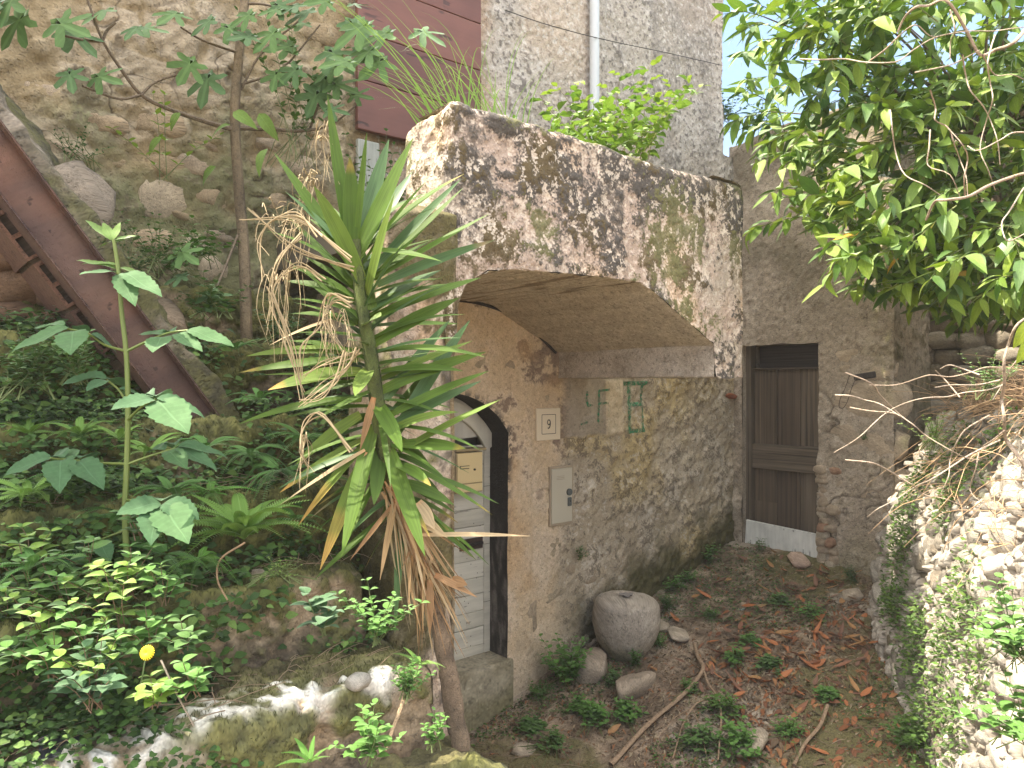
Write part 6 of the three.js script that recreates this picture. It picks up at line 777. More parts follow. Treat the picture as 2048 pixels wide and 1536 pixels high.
// close cover of small leaves on the steps and along the wall foot
function cover(name, label, geo, mat, n, place, cols) {
  const im = new THREE.InstancedMesh(geo, mat, n); im.name = numbered(name); im.castShadow = im.receiveShadow = true; const c = new THREE.Color(); let k = 0, guard = 0;
  while (k < n && guard++ < n * 20) { const m = place(); if (!m) continue; im.setMatrixAt(k, m); const q = pick(cols); const v = rr(0.75, 1.3); im.setColorAt(k, c.setRGB(q[0] * v, q[1] * v, q[2] * v)); k++; } im.count = k; scene.add(im); return tag(im, label, 'plants', null, 'stuff');
}
{
  seed(404); const wm = leafMat(0.74, 0.74, 0.74, { t: 0.3 });
  const greens = [[0.075, 0.15, 0.035], [0.095, 0.19, 0.045], [0.055, 0.11, 0.035], [0.15, 0.24, 0.06]];
  cover('ground_cover', 'thick cover of small round leaves over the left of the steps', tiny, wm, 22000, () => {
    const k = 1 + Math.floor(rnd() * 5), x = rr(-3.9, k > 2 ? -1.95 : -2.25), s = rr(0, 0.7), q = stepSurf(k, x, s), dens = fbm(x * 2.4, k * 3 + s * 3, 44, 3) + 0.75 * sst(-2.6, -3.15, x) - (k === 1 ? 0.1 : 0) - 0.06 + (k > 2 ? 0.12 : 0); if (rnd() > sst(0.0, 0.5, dens)) return null;
    const on = s < 0.36, h = rr(0.0, 0.11) * sst(0, 0.8, dens); const p = V(x, q[0] + q[2] * (on ? 1 : 0) + (on ? h : h * 0.3), q[1] + (on ? rr(-0.02, 0.02) : q[2] + h * 0.8)); const a = rr(0, 6.28); return frame(p, V(Math.cos(a), rr(-0.2, 0.5), Math.sin(a)), jit(V(0, 1, on ? 0.3 : 0.9), 0.5), rr(0.014, 0.034));
  }, greens);
  cover('ground_cover', 'broader green leaves mixed through the growth on the upper steps', leafGeo(1, 0.6, P_OV, { n: 3, droop: 0.4 }), wm, 5200, () => { const k = 2 + Math.floor(rnd() * 4), x = rr(-3.9, k > 2 ? -1.95 : -2.35), s = rr(0, 0.62), q = stepSurf(k, x, s), dens = fbm(x * 2.1 + 7, k * 3 + s * 2.5, 64, 3) + (k > 2 ? 0.16 : 0) + 0.4 * sst(-2.7, -3.2, x); if (rnd() > sst(0.0, 0.45, dens)) return null; const on = s < 0.36, h = rr(0.01, 0.10), a = rr(0, 6.28); return frame(V(x, q[0] + q[2] * (on ? 1 : 0) + (on ? h : h * 0.3), q[1] + (on ? rr(-0.02, 0.02) : q[2] + h * 0.8)), V(Math.cos(a), rr(-0.3, 0.5), Math.sin(a)), jit(V(0, 1, on ? 0.4 : 0.9), 0.5), rr(0.025, 0.055)); }, greens);
  // moss cushions' short blades
  cover('moss_turf', 'short mossy turf on the treads and ledges', leafGeo(1, 0.16, P_LAN, { n: 2, droop: 0.3 }), wm, 26000, () => { const k = 1 + Math.floor(rnd() * 5), x = rr(-4.0, STEP[k][2]), s = rr(0.08, 0.5), q = stepSurf(k, x, s); if (q[6] < 0.55) return null; const on = q[5] < 0.5; return frame(V(x, q[0] + q[2] * (1 - q[5]), q[1] + q[2] * (q[5] + 0.5 * q[4])), jit(V(0, 1, on ? 0.2 : 0.7), 0.5), jit(V(0, 0.2, 1), 0.4), rr(0.008, 0.02)); }, [[0.075, 0.08, 0.02], [0.10, 0.10, 0.03], [0.055, 0.06, 0.018], [0.12, 0.115, 0.045]]);
  // clover and moss on the path
  cover('ground_cover', 'tiny green leaves scattered over the moss of the path', tiny, wm, 9000, () => { const x = rr(-0.9, 2.1), z = rr(0.04, 2.6); if (fbm(x * 1.4 + 2, 3, z * 1.4, 3) + 0.3 * sst(0.5, 0.0, z) < 0.08) return null; const a = rr(0, 6.28); return frame(V(x, groundY(x, z) + rr(0, 0.025), z), V(Math.cos(a), 0.3, Math.sin(a)), jit(up, 0.5), rr(0.012, 0.024)); }, greens);
  // litter of twigs and leaf scraps
  const scrap = leafGeo(1, 0.32, P_LAN, { n: 2, droop: 0.5, twist: 0.6 }), lm = leafMat(0.74, 0.74, 0.74, { t: 0.1 });
  cover('leaf_litter', 'dry brown leaf scraps and needles covering the path', scrap, lm, 30000, () => { const x = rr(-1.4, 2.15), z = rr(0.05, 3.0); if (rnd() > 0.25 + 0.75 * sst(-0.2, 0.3, fbm(x * 1.3, 8, z * 1.3, 3) + 0.25 * sst(0.8, 1.6, z + x * 0.3))) return null; const a = rr(0, 6.28); return frame(V(x, groundY(x, z) + rr(0.004, 0.018), z), V(Math.cos(a), rr(-0.15, 0.15), Math.sin(a)), jit(up, 0.5), rr(0.02, 0.062), rr(0.012, 0.05)); }, [[0.24, 0.155, 0.10], [0.16, 0.105, 0.075], [0.32, 0.23, 0.16], [0.10, 0.07, 0.05], [0.38, 0.30, 0.22], [0.34, 0.15, 0.08]]);
  cover('leaf_litter', 'broken red-brown laurel leaves drifted along the foot of the terrace wall', leafGeo(1, 0.38, P_OV, { n: 3, droop: 0.4, fold: 0.3, twist: 0.4 }), lm, 1500, () => { const s = rr(0.0, 0.55), f = tCurve.getPoint(s), d = Math.pow(rnd(), 1.5) * 1.0 + 0.03, x = f.x + TN.x * d + rr(-0.1, 0.1), z = f.z + TN.z * d + rr(-0.1, 0.1); if (z < 0.1 || x > 2.15) return null; const a = rr(0, 6.28); return frame(V(x, groundY(x, z) + rr(0.004, 0.02), z), V(Math.cos(a), rr(-0.1, 0.1), Math.sin(a)), jit(up, 0.35), rr(0.03, 0.10)); }, [[0.24, 0.10, 0.06], [0.33, 0.13, 0.065], [0.16, 0.085, 0.06], [0.20, 0.13, 0.09], [0.38, 0.18, 0.09]]);
  const tw = new MB(); for (let k = 0; k < 420; k++) { const x = rr(-1.2, 2.1), z = rr(0.1, 3.0), a = rr(0, 6.28), L = rr(0.05, 0.22), p = V(x, groundY(x, z) + 0.012, z), q = V(x + Math.cos(a) * L, 0, z + Math.sin(a) * L); q.y = groundY(q.x, q.z) + rr(0.006, 0.03); const v = rr(0.6, 1.3); tw.tube([p, p.clone().lerp(q, 0.5).add(V(rr(-0.01, 0.01), 0.008, rr(-0.01, 0.01))), q], rr(0.0012, 0.003), 0.001, [0.22 * v, 0.16 * v, 0.11 * v], 4, 2); } tag(tw.build('twig_litter', stemM, null, true), 'thin dry twigs strewn over the path', 'twigs', null, 'stuff');
  const td = new MB(); for (let k = 0; k < 160; k++) { const s = 1 + Math.floor(rnd() * 3), x = rr(-3.6, -2.3), z0 = STEP[s][0] - rr(0.02, 0.3), a = rr(0, 6.28), L = rr(0.05, 0.22), p = V(x, STEP[s][1] + 0.03, z0); td.tube([p, p.clone().add(V(Math.cos(a) * L * 0.5, rr(0.0, 0.04), Math.sin(a) * L * 0.2)), p.clone().add(V(Math.cos(a) * L, rr(-0.01, 0.03), Math.sin(a) * L * 0.4))], rr(0.001, 0.0022), 0.0008, [0.24, 0.17, 0.11], 4, 2); } tag(td.build('twig_litter', stemM, null, true), 'thin dry stalks lying on the steps', 'twigs', null, 'stuff');
}
// fallen laurel leaves
{
  seed(505); const geos = [leafGeo(1, 0.36, P_OV, { n: 6, droop: -0.5, fold: 0.5 }), leafGeo(1, 0.34, P_OV, { n: 6, droop: 0.6, fold: -0.5, twist: 0.5 }), leafGeo(1, 0.4, P_OV, { n: 6, droop: -0.25, fold: 0.25, twist: -0.5 })];
  const mats = [leafMat(0.40, 0.15, 0.07, { t: 0.15, r: 0.6 }), leafMat(0.25, 0.11, 0.07, { t: 0.15, r: 0.6 }), leafMat(0.36, 0.19, 0.09, { t: 0.15, r: 0.6 }), leafMat(0.19, 0.10, 0.075, { t: 0.1, r: 0.7 })];
  const near = [[1105, 1310], [1310, 1345], [1215, 1475], [1370, 1330], [1610, 1425], [1650, 1410], [1720, 1450], [1748, 1460], [1660, 1515], [1590, 1435], [1300, 1340], [1575, 1280], [1558, 1300], [1600, 1270], [1685, 1285], [1680, 1275], [1720, 1260], [1740, 1265], [1640, 1330], [1700, 1330], [1625, 1345], [1595, 1315], [1605, 1312], [1730, 1300], [1715, 1310]];
  for (let k = 0; k < 230; k++) { let p; if (k < near.length) p = onGround(...near[k]); else { const px = 1340 + 400 * Math.pow(rnd(), 0.7), py = 1110 + 300 * rnd(); if (px > 1745 - Math.max(0, 1200 - py)) { } p = onGround(Math.min(px, 1735), py); } if (p.z < 0.06 || p.x > 2.14) p.lerp(V(1.3, 0, 1.0), 0.3); p.y = groundY(p.x, p.z) + rr(0.015, 0.03); const a = rr(0, 6.28), m = leaf('fallen_leaf', geos[k % 3], mats[(k * 5) % 4], null, p, V(Math.cos(a), rr(-0.1, 0.2), Math.sin(a)), jit(up, 0.45), k < near.length ? rr(0.08, 0.13) : rr(0.06, 0.13), k < near.length ? rr(0.08, 0.13) : rr(0.06, 0.125)); m.name = numbered('fallen_leaf'); const zone = p.distanceTo(onGround(1560, 1110)) < 0.5 ? 'near the white board of the plank door' : p.distanceTo(onGround(1250, 1306)) < 0.6 ? 'near the boulder' : p.distanceTo(onGround(1400, 1370)) < 0.4 ? 'beside the forked fallen branch' : tCurve.points.some((t, q) => q < 4 && Math.hypot(t.x - p.x, t.z - p.z) < 0.42) ? 'along the foot of the terrace wall' : p.x > 1.2 ? 'on the litter in the far part of the path' : 'on the litter in the near part of the path'; tag(m, ['curled bright orange', 'dark reddish brown', 'ochre brown', 'dull brown'][(k * 5) % 4] + ' fallen leaf ' + zone, 'fallen leaf', 'fallen orange leaves on the path'); }
}
// sticks on the path
{
  seed(606); const bk = [0.27, 0.19, 0.125], G = (x, y, h = 0.02) => onGround(x, y).add(V(0, h, 0));
  const fb = thing('fallen_branch', 'long forked dead branch lying on the path', 'branch', G(1400, 1360)); const tb = (pts, r0, r1, n) => { const k = new MB(); k.tube(pts, r0, r1, bk, 7, 6); k.build(n, M.stone, fb); };
  tb([G(1388, 1303, 0.05), G(1396, 1330, 0.05), G(1406, 1352, 0.05), G(1370, 1400, 0.045), G(1300, 1460, 0.04), G(1222, 1540, 0.03)], 0.012, 0.016, 'limb'); tb([G(1406, 1352, 0.05), G(1415, 1385, 0.06), G(1436, 1420, 0.07), G(1442, 1460, 0.07), G(1436, 1540, 0.05)], 0.009, 0.005, 'fork'); tb([G(1434, 1420, 0.07), G(1395, 1435, 0.08), G(1370, 1465, 0.07), G(1345, 1540, 0.05)], 0.007, 0.004, 'twig'); tb([G(1384, 1445, 0.08), G(1400, 1480, 0.07), G(1412, 1530, 0.05)], 0.004, 0.002, 'twig'); tb([G(1390, 1440, 0.08), G(1350, 1455, 0.06), G(1325, 1480, 0.04)], 0.004, 0.002, 'twig');
  const s2 = new MB(); s2.tube([G(1655, 1438, 0.07), G(1640, 1470, 0.05), G(1610, 1505, 0.04), G(1588, 1545, 0.03)], 0.011, 0.009, bk, 7, 5); tag(s2.build('stick', M.stone, null, true), 'short brown stick on the path near the bottom edge', 'stick');
  const s3 = new MB(); s3.tube([G(1320, 1405, 0.05), G(1290, 1425, 0.05), G(1255, 1450, 0.03)], 0.005, 0.004, [0.15, 0.1, 0.07], 6, 4); tag(s3.build('stick', M.stone, null, true), 'thin dark twig in front of the long stone', 'stick');
  const s4 = new MB(); s4.tube([at(835, 1330, 2.35), at(800, 1420, 2.3), at(770, 1500, 2.25)], 0.007, 0.006, [0.3, 0.22, 0.14], 6, 4); tag(s4.build('stick', M.stone, null, true), 'straight brown stick leaning beside the yucca trunk', 'stick');
  const s5 = new MB(); s5.tube([at(322, 1320, 2.0), at(355, 1390, 1.98), at(388, 1452, 1.97)], 0.003, 0.0025, [0.3, 0.25, 0.2], 5, 4); tag(s5.build('stalk', M.stone, null, true), 'thin dry stalk leaning across the step below the dandelion', 'stalk');
  const s6 = new MB(); s6.tube([at(490, 1085, 2.5), at(440, 1120, 2.45), at(435, 1160, 2.42), at(455, 1200, 2.4)], 0.004, 0.003, [0.3, 0.2, 0.12], 5, 5); tag(s6.build('stalk', M.stone, null, true), 'curved brown stalk hanging in front of the big fern', 'stalk');
}
// ---------------------------------------------------------------- plants on the landing
{
  seed(707); const L = (x, y, z) => onZ(x, y, z);
  const gt = thing('grass_tuft', 'tuft of long arching grass blades on the landing edge', 'grass', V(-1.5, 3.0, 0.92)), gmat = leafMat(0.20, 0.34, 0.07, { map: rep(strapC, 1), t: 0.4 });
  for (let k = 0; k < 74; k++) { const b = new MB(), x0 = rr(-1.65, -1.15), p0 = V(x0, 3.1, rr(0.95, 1.08)), H = rr(0.35, 0.95), lean = rr(-1.45, 0.15) * (k % 5 ? 1 : 0.5), p1 = p0.clone().add(V(lean * H * 0.4, H * 0.8, rr(-0.08, 0.08))), p2 = p0.clone().add(V(lean * H * 1.15, H * rr(0.35, 1.05), rr(-0.15, 0.25))), cv = new THREE.QuadraticBezierCurve3(p0, p1, p2), w = rr(0.003, 0.0065); for (let i = 0; i <= 10; i++) { const p = cv.getPoint(i / 10), e = w * (1 - i / 10.5); b.v(p.x - e * 0.7, p.y, p.z - e * 0.5, [1, 1, 1], 0, i / 10); b.v(p.x + e * 0.7, p.y, p.z + e * 0.5, [1, 1, 1], 1, i / 10); if (i) { const q = i * 2; b.q(q - 2, q - 1, q + 1, q); } } b.build('blade', gmat, gt); }
  // shrub with small oval leaflets
  const sh = thing('leafy_shrub', 'sunlit yellow-green shrub growing on the landing', 'shrub', V(-0.55, 2.9, 0.95)), mats = [leafMat(0.17, 0.28, 0.035, { t: 0.5 }), leafMat(0.12, 0.22, 0.03, { t: 0.5 }), leafMat(0.24, 0.34, 0.04, { t: 0.5 })], stems = new MB(); let cnt = 0; const extra = new MB();
  const tips = [[1080, 190], [1120, 180], [1150, 165], [1185, 190], [1215, 175], [1240, 150], [1300, 128], [1300, 160], [1340, 175], [1400, 175], [1380, 150], [1330, 200], [1290, 210], [1260, 200], [1230, 215], [1200, 225], [1170, 225], [1130, 215], [1100, 220], [1320, 230], [1280, 250], [1240, 255], [1200, 260], [1150, 250], [1310, 255], [1260, 275], [1220, 285], [1180, 240], [1350, 210], [1270, 235], [1370, 180], [1205, 200], [1110, 240]];
  tips.forEach(([x, y]) => { const z = rr(0.75, 1.3), tip = L(x, y, z), b = V(rr(-0.95, -0.25), 2.9, rr(0.8, 1.02)), mid = b.clone().lerp(tip, 0.55).add(V(0, 0.12, 0)), cv = new THREE.CatmullRomCurve3([b, mid, tip]); stems.tube(cv.points, 0.003, 0.0012, [0.17, 0.14, 0.05], 4, 4); for (let j = 0; j < 12; j++) { const u = 0.42 + 0.58 * j / 11, p = cv.getPoint(u), a = j * 2.4 + x, dir = V(Math.cos(a), rr(-0.15, 0.45), Math.sin(a)), n = jit(up, 0.45), s = rr(0.045, 0.078); const side = 2; for (let q = 0; q < side; q++) { const pp = p.clone().addScaledVector(dir, q * 0.035), d2 = dir.clone().add(jit(V(0, 0, 0), 0.6)); if (cnt < 300) leaf('leaf', lfA, mats[(cnt * 3 + j) % 3], sh, pp, d2, n, s); else extra.add(lfA, frame(pp, d2, n, s), [1, 1, 1]); cnt++; } } });
  stems.build('stem', stemM, sh); tag(extra.build('foliage', mats[0], sh), null, null, null, 'stuff');
  const m2 = herb('herb', 'small green weed behind the parapet left of the shrub', 'herb', V(-1.2, 2.95, 0.9), { stems: 14, h: 0.5, tilt: 0.6, nodes: 6, leaf: 0.05, mat: 'sun', foot: 0.16, geo: lfB });
  herb('herb', 'green weeds on the wall top beside the house corner', 'herb', onX(1450, 250, 2.25), { stems: 16, h: 0.3, tilt: 1.1, nodes: 6, leaf: 0.05, mat: 'blue', foot: 0.15 });
  herb('herb', 'weeds hanging from the wall top left of the laurel', 'herb', onX(1520, 262, 2.25), { stems: 14, h: 0.26, tilt: 1.3, nodes: 6, leaf: 0.045, mat: 'mid', foot: 0.2 });
  herb('herb', 'green weed on the landing below the red shutter', 'herb', V(-1.7, 2.9, 0.5), { stems: 12, h: 0.5, tilt: 0.7, nodes: 6, leaf: 0.05, mat: 'mid', foot: 0.14 });
}
// ---------------------------------------------------------------- the laurel
{
  seed(808); const base = V(2.9, 2.0, 2.6), la = thing('laurel', 'large cherry laurel overhanging the path from the terrace', 'tree', base.clone()), bark = [0.17, 0.13, 0.095];
  const geos = [leafGeo(1, 0.36, P_OV, { n: 5, droop: 0.25, fold: 0.2 }), leafGeo(1, 0.32, P_OV, { n: 5, droop: 0.45, fold: 0.28 }), leafGeo(1, 0.38, P_OV, { n: 5, droop: 0.1, fold: 0.12 })], mats = [leafMat(0.12, 0.215, 0.022, { r: 0.6, t: 0.5, cc: 0.2 }), leafMat(0.17, 0.275, 0.028, { r: 0.6, t: 0.54, cc: 0.2 }), leafMat(0.26, 0.36, 0.035, { r: 0.6, t: 0.56, cc: 0.2 }), leafMat(0.07, 0.14, 0.024, { r: 0.5, t: 0.34, cc: 0.25 })], yel = [leafMat(0.55, 0.30, 0.03, { t: 0.35 }), leafMat(0.40, 0.36, 0.05, { t: 0.35 })];
  const trunkTop = at(1990, 330, 5.0), wood2 = new MB(); wood2.tube([base, at(2000, 560, 5.0), trunkTop], 0.05, 0.035, bark, 8, 5);
  const all = [], sprays = [];
  const put = (px, py, d, up2) => sprays.push([at(px, py, d), d, up2]);
  // sprays that make the outline, some far ones added to shade the wall, then the mass
  for (const [x, y, d] of [[1470, 30, 4.6], [1500, 60, 4.6], [1530, 20, 4.7], [1540, 90, 4.6], [1490, 110, 4.9], [1560, 130, 4.5], [1500, 165, 5.0], [1590, 170, 4.4], [1490, 190, 5.2], [1620, 220, 4.4], [1600, 280, 4.3], [1580, 330, 4.4], [1640, 300, 4.2], [1570, 275, 4.6], [1560, 385, 4.6], [1590, 440, 4.7], [1640, 450, 4.3], [1690, 420, 4.0], [1700, 480, 3.9], [1670, 540, 3.9], [1720, 520, 3.8], [1760, 470, 3.8], [1790, 500, 3.8], [1840, 480, 3.8], [1880, 540, 3.7], [1930, 520, 3.7], [1960, 470, 3.8], [2010, 560, 3.6], [2040, 520, 3.6], [1620, 395, 4.2], [1700, 340, 4.0], [1760, 300, 4.0], [1800, 260, 4.0], [1850, 330, 4.0], [1900, 400, 3.9], [1950, 300, 3.9], [2000, 250, 3.9], [1740, 220, 4.1], [1680, 250, 4.2], [1660, 120, 4.3], [1720, 150, 4.2], [1780, 90, 4.2], [1840, 140, 4.1], [1620, 60, 4.4], [1580, 40, 4.6], [1700, 60, 4.3], [1540, 320, 4.8], [1660, 500, 4.2], [1520, 460, 4.9], [1760, 400, 4.1], [1820, 420, 4.1], [1560, 230, 5.4], [1600, 300, 5.4], [1620, 360, 5.5], [1580, 400, 5.5], [1650, 430, 5.4], [1540, 290, 5.5], [1680, 380, 5.3], [1640, 330, 5.5], [1700, 450, 5.2], [1720, 300, 5.3], [1610, 420, 5.6], [1550, 180, 5.5], [1660, 280, 5.5], [1760, 540, 4.2], [1820, 570, 4.0], [1900, 580, 4.0], [1980, 590, 3.9], [1475, 245, 5.7], [1510, 262, 5.7], [1545, 255, 5.6], [1580, 270, 5.6], [1500, 235, 5.8], [1540, 225, 5.8], [1600, 250, 5.6], [1525, 300, 5.7]]) put(x, y, d, 1);
  for (let k = 0; k < 40; k++) put(rr(1860, 2120), rr(480, 640), rr(4.3, 5.3), 0);
  for (let k = 0; k < 400; k++) { const t = rnd(), py = rr(-120, 600), left = py < 120 ? 1500 : py < 330 ? 1570 : lerp(1570, 1690, (py - 330) / 240), px = lerp(left + 30, 2180, Math.pow(t, 0.9)), inside = sst(0, 250, px - left); put(px, py, rr(4.0, 5.4) - 0.2 * inside, 0); }
  sprays.forEach(([p, d, front], i) => {
    const out2 = RIGHT.clone().multiplyScalar(-0.7 + rr(-0.7, 0.7)).addScaledVector(up, rr(-0.65, 0.25)).addScaledVector(FWD, rr(-0.8, 0.15)).normalize(), L = rr(0.22, 0.38), a = p.clone().addScaledVector(out2, -L * 0.7), b = p.clone().addScaledVector(out2, L * 0.3), cv = new THREE.QuadraticBezierCurve3(a, a.clone().lerp(b, 0.5).add(V(0, 0.05, 0)), b);
    wood2.tube([a, cv.getPoint(0.5), b], 0.004, 0.002, [0.14, 0.16, 0.06], 4, 2); if (i % 9 === 0) wood2.tube([trunkTop.clone().add(V(rr(-0.2, 0.2), rr(-0.3, 0.6), rr(-0.2, 0.2))), trunkTop.clone().lerp(a, 0.6).add(V(0, 0.12, 0)), a], 0.012, 0.004, bark, 5, 4);
    const n = 10 + Math.floor(rnd() * 4); for (let j = 0; j < n; j++) { const u = 0.12 + 0.88 * j / (n - 1), q = cv.getPoint(u), tg = cv.getTangent(u), az = j * 2.6 + i, s1 = tg.clone().cross(up).normalize(), s2 = s1.clone().cross(tg), dir = s1.multiplyScalar(Math.cos(az)).addScaledVector(s2, Math.sin(az) * 0.6).addScaledVector(tg, 0.75).addScaledVector(up, -0.22), nn = jit(up.clone().addScaledVector(V(-0.4, 0, -0.3), 0.6), 0.5), s = rr(0.09, 0.215) * (j > n - 3 ? 0.75 : 1); all.push([q, dir, nn, s, front ? d - 2 : d, i, j]); }
  });
  all.sort((a, b) => a[4] / a[3] - b[4] / b[3]); const bulk = [new MB(), new MB(), new MB(), new MB()];
  all.forEach(([q, dir, nn, s, d, i, j], k) => { const m = j > 8 && i % 2 ? 2 : (i * 7 + j * 3) % 4; if (k < 300) { const y = k % 29 === 7; const l = leaf('leaf', geos[(i + j) % 3], y ? yel[k % 2] : mats[m], la, q, dir, nn, s); if (y) tag(l, 'yellowed laurel leaf'); } else bulk[m].add(geos[(i + j) % 3], frame(q, dir, nn, s), [1, 1, 1]); });
  bulk.forEach((b, k) => tag(b.build('foliage', mats[k], la), null, null, null, 'stuff')); wood2.build('branches', M.stone, la);
}
// ---------------------------------------------------------------- bare climber and dead stems over the terrace
{
  seed(909); const c1 = [0.30, 0.235, 0.18], c2 = [0.36, 0.295, 0.235], D = 3.15;
  const vine = (name, label, lines, d = D) => { const b0 = at(lines[0][0][0], lines[0][0][1], d), t = thing(name, label, 'vine', b0); lines.forEach((l, i) => { const k = new MB(), r = l.r ?? (i ? 0.0034 : 0.008); const pts = []; l.forEach(([x, y], q) => { pts.push(at(x, y, d + 0.12 * Math.sin(q * 1.3 + i))); if (l[q + 1] && Math.hypot(l[q + 1][0] - x, l[q + 1][1] - y) > 60) pts.push(at((x + l[q + 1][0]) / 2 + rr(-7, 7), (y + l[q + 1][1]) / 2 + rr(-7, 7), d + rr(-0.05, 0.05))); }); k.tube(pts, r, r * 0.55, i % 2 ? c2 : c1, 6, 4); k.build(i ? 'twig' : 'stem', M.stone, t); }); return t; };
  vine('bare_vine', 'bare pale vine looping in front of the laurel at upper right', [[[2050, 60], [1990, 100], [1960, 110], [1890, 0], [1830, 15], [1795, 65]], [[1600, 118], [1690, 118], [1735, 125], [1790, 124], [1870, 75], [1990, 62], [2050, 54]], [[1735, 125], [1800, 70], [1830, 50], [1860, 72], [1900, 68]], [[1830, 145], [1880, 135], [1960, 100]], [[1860, 180], [1870, 240], [1900, 260], [1920, 320], [1935, 390]], [[1925, 110], [1940, 180], [1980, 240], [2000, 330]], [[1965, 110], [1990, 150], [2050, 160]], [[1780, 220], [1790, 300], [1810, 350], [1850, 370], [1880, 390]], [[1860, 260], [1855, 330], [1900, 350], [1920, 395]], [[1990, 70], [1975, 130], [1985, 200], [1960, 300], [1990, 380]], [[1900, 20], [1910, 60], [1900, 120]]]);
  vine('bare_vine', 'thick bare vine with a hooked end at the right edge', [[[2060, 345], [2030, 352], [1980, 370], [1930, 395], [1890, 400], [1868, 405], [1852, 440]], [[2048, 375], [2020, 420], [2003, 450], [2012, 480], [2035, 475], [2060, 460]], [[1930, 395], [1935, 320], [1925, 290], [1890, 250]], [[2060, 265], [2000, 280], [1960, 300], [1935, 292]]], 2.95);
  vine('bare_vine', 'bare twiggy stem rising from the top of the terrace wall', [[[2055, 940], [2012, 880], [2003, 800], [2008, 720], [2030, 655], [2060, 630]], [[2005, 770], [1930, 785], [1860, 795], [1830, 800], [1760, 835], [1668, 905]], [[2005, 735], [1940, 745], [1860, 750], [1840, 755], [1790, 770], [1738, 770]], [[2000, 760], [1930, 770], [1870, 775]], [[1690, 745], [1740, 765], [1760, 790], [1800, 830], [1850, 870], [1900, 900], [1960, 920]], [[1960, 750], [1900, 730], [1880, 738]], [[1920, 795], [1890, 760], [1870, 740]], [[1670, 790], [1730, 800], [1760, 808], [1800, 832]], [[1700, 815], [1740, 822], [1785, 826], [1806, 836]], [[2000, 880], [1900, 935], [1860, 960], [1790, 1000], [1735, 1034]], [[1690, 920], [1740, 925], [1800, 955], [1850, 990], [1920, 1010]], [[1980, 830], [1930, 860], [1900, 920], [1880, 990]], [[2010, 860], [1960, 900], [1940, 980], [1990, 1030]], [[2055, 700], [2010, 760], [1985, 800]]], 3.05);
  // tangle of dead stems
  const tg = new MB(); for (let k = 0; k < 1300; k++) { const s = rr(0.08, 0.72), hang = k % 7 === 0, p = terrace(s, hang ? rr(0.72, 1) : 1).addScaledVector(TN, hang ? rr(0.0, 0.08) : rr(-0.7, 0.04)).add(V(0, rr(0.0, 0.12), 0)), a = rr(0, 6.28), L = rr(0.12, 0.4), q = p.clone().add(V(Math.cos(a) * L, hang ? rr(-0.3, 0.05) : rr(-0.16, 0.2), Math.sin(a) * L)), v = rr(0.7, 1.2); tg.tube([p, p.clone().lerp(q, 0.5).add(jit(V(0, 0.04, 0), 0.04)), q], rr(0.0016, 0.0036), 0.001, [0.46 * v, 0.30 * v, 0.17 * v], 4, 3); } tag(tg.build('dead_stems', stemM, null, true), 'tangle of brown dead stems along the top of the terrace wall', 'dead stems', null, 'stuff');
  const wm = leafMat(0.74, 0.74, 0.74, { t: 0.4 });
  const gs = [[0.13, 0.24, 0.04], [0.17, 0.27, 0.05], [0.10, 0.19, 0.04]];
  const clumps = [[0.14, 0.75, 0.05], [0.16, 0.6, 0.06], [0.2, 0.5, 0.06], [0.22, 0.35, 0.05], [0.3, 0.25, 0.07], [0.36, 0.35, 0.06], [0.4, 0.12, 0.08], [0.46, 0.2, 0.07], [0.5, 0.45, 0.06], [0.56, 0.6, 0.06], [0.35, 0.75, 0.05], [0.25, 0.85, 0.06], [0.44, 0.9, 0.06], [0.55, 0.3, 0.07], [0.62, 0.5, 0.07], [0.18, 0.3, 0.04]];
  cover('wall_plants', 'small bright green leaves growing from the joints of the terrace wall', leafGeo(1, 0.5, P_OV, { n: 2, droop: 0.3 }), wm, 4600, () => { const c = pick(clumps), s = c[0] + (rnd() + rnd() - 1) * c[2] * 0.8, h = c[1] + (rnd() + rnd() - 1) * c[2] * 2.4; if (h > 1 || h < 0.01 || s < 0) return null; const p = terrace(s, h).addScaledVector(TN, rr(0.02, 0.11)); return frame(p, jit(TN.clone().add(V(0, 0.35, 0)), 0.8), jit(V(-0.3, 1, -0.4), 0.6), rr(0.018, 0.042)); }, gs);
  herb('herb', 'sunlit bright weed at the foot of the terrace wall', 'herb', terrace(0.42, 0.06).addScaledVector(TN, 0.06), { stems: 18, h: 0.24, tilt: 0.9, nodes: 6, leaf: 0.05, mat: 'sun', foot: 0.1 });
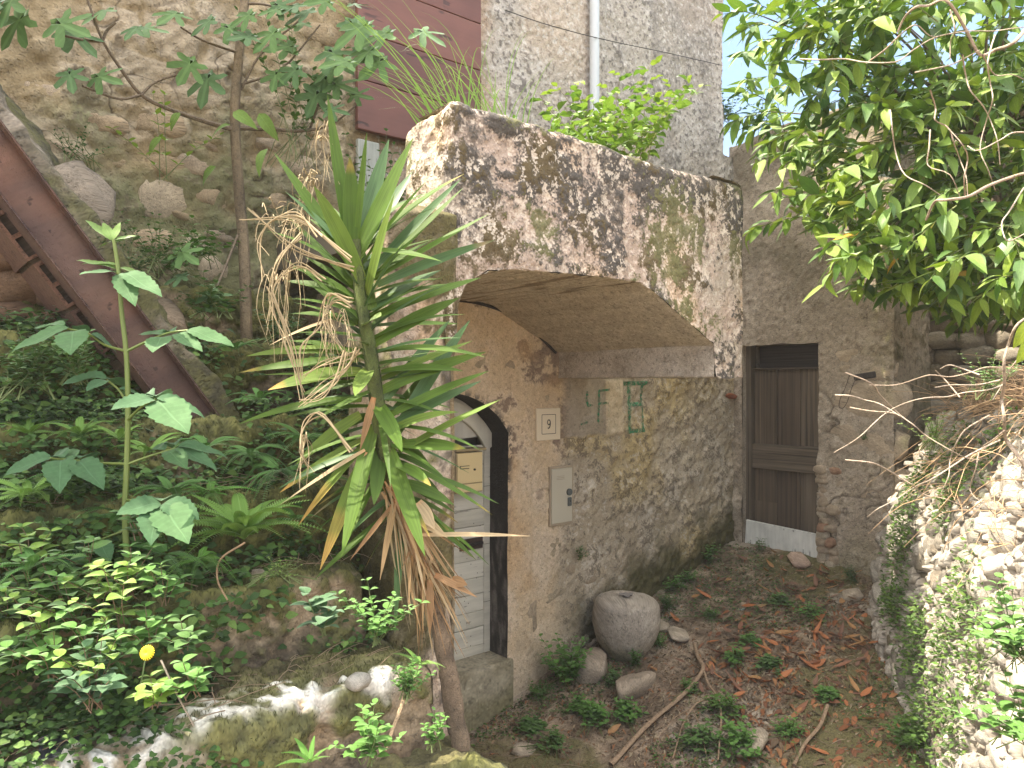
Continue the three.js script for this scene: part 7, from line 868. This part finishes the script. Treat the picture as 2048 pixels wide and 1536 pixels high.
  herb('herb', 'sunlit leafy weed near the bottom of the terrace wall', 'herb', terrace(0.52, 0.05).addScaledVector(TN, 0.06), { stems: 14, h: 0.2, tilt: 1.0, nodes: 5, leaf: 0.04, mat: 'sun', foot: 0.12 });
  herb('herb', 'broad-leaved shrub at the right edge on the terrace wall', 'herb', at(2030, 1330, 2.62), { stems: 14, h: 0.3, tilt: 1.2, nodes: 5, leaf: 0.07, mat: 'mint', foot: 0.1 });
  herb('herb', 'leafy shrub at the lower right corner', 'herb', at(2050, 1500, 2.5), { stems: 12, h: 0.25, tilt: 1.2, nodes: 5, leaf: 0.065, mat: 'mint', foot: 0.1 });
  herb('herb', 'yellow-green weed on the top of the terrace wall', 'herb', at(1870, 900, 4.0), { stems: 16, h: 0.22, tilt: 1.1, nodes: 6, leaf: 0.03, mat: 'lime', foot: 0.1 });
  herb('herb', 'feathery weed on the terrace wall top at right', 'herb', at(1980, 800, 3.5), { stems: 16, h: 0.25, tilt: 1.0, nodes: 7, leaf: 0.03, mat: 'sun', foot: 0.1 });
  const yl = thing('bush', 'two large yellow-green leaves at the right edge above the terrace', 'bush', at(2060, 690, 2.9)), ym = leafMat(0.28, 0.36, 0.03, { t: 0.5 }), yg = leafGeo(1, 0.42, P_OV, { n: 6, droop: 0.3 }); const yst = new MB(); yst.tube([at(2120, 720, 2.9), at(2075, 668, 2.9), at(2056, 640, 2.9)], 0.004, 0.003, [0.15, 0.15, 0.05], 5, 3); yst.build('stem', stemM, yl); leaf('leaf', yg, ym, yl, at(2062, 640, 2.9), V(0, -0.9, 0).addScaledVector(RIGHT, -0.5), up.clone().addScaledVector(FWD, -1.4), 0.13); leaf('leaf', yg, ym, yl, at(2075, 668, 2.9), V(0, -0.9, 0).addScaledVector(RIGHT, -0.6), up.clone().addScaledVector(FWD, -1.4), 0.14);
}
scene.fog = new THREE.FogExp2(new THREE.Color(0.95, 0.93, 0.9), 0.002);  // thin haze added in place of lens glare; the air itself is clear
renderer.render(scene, camera);
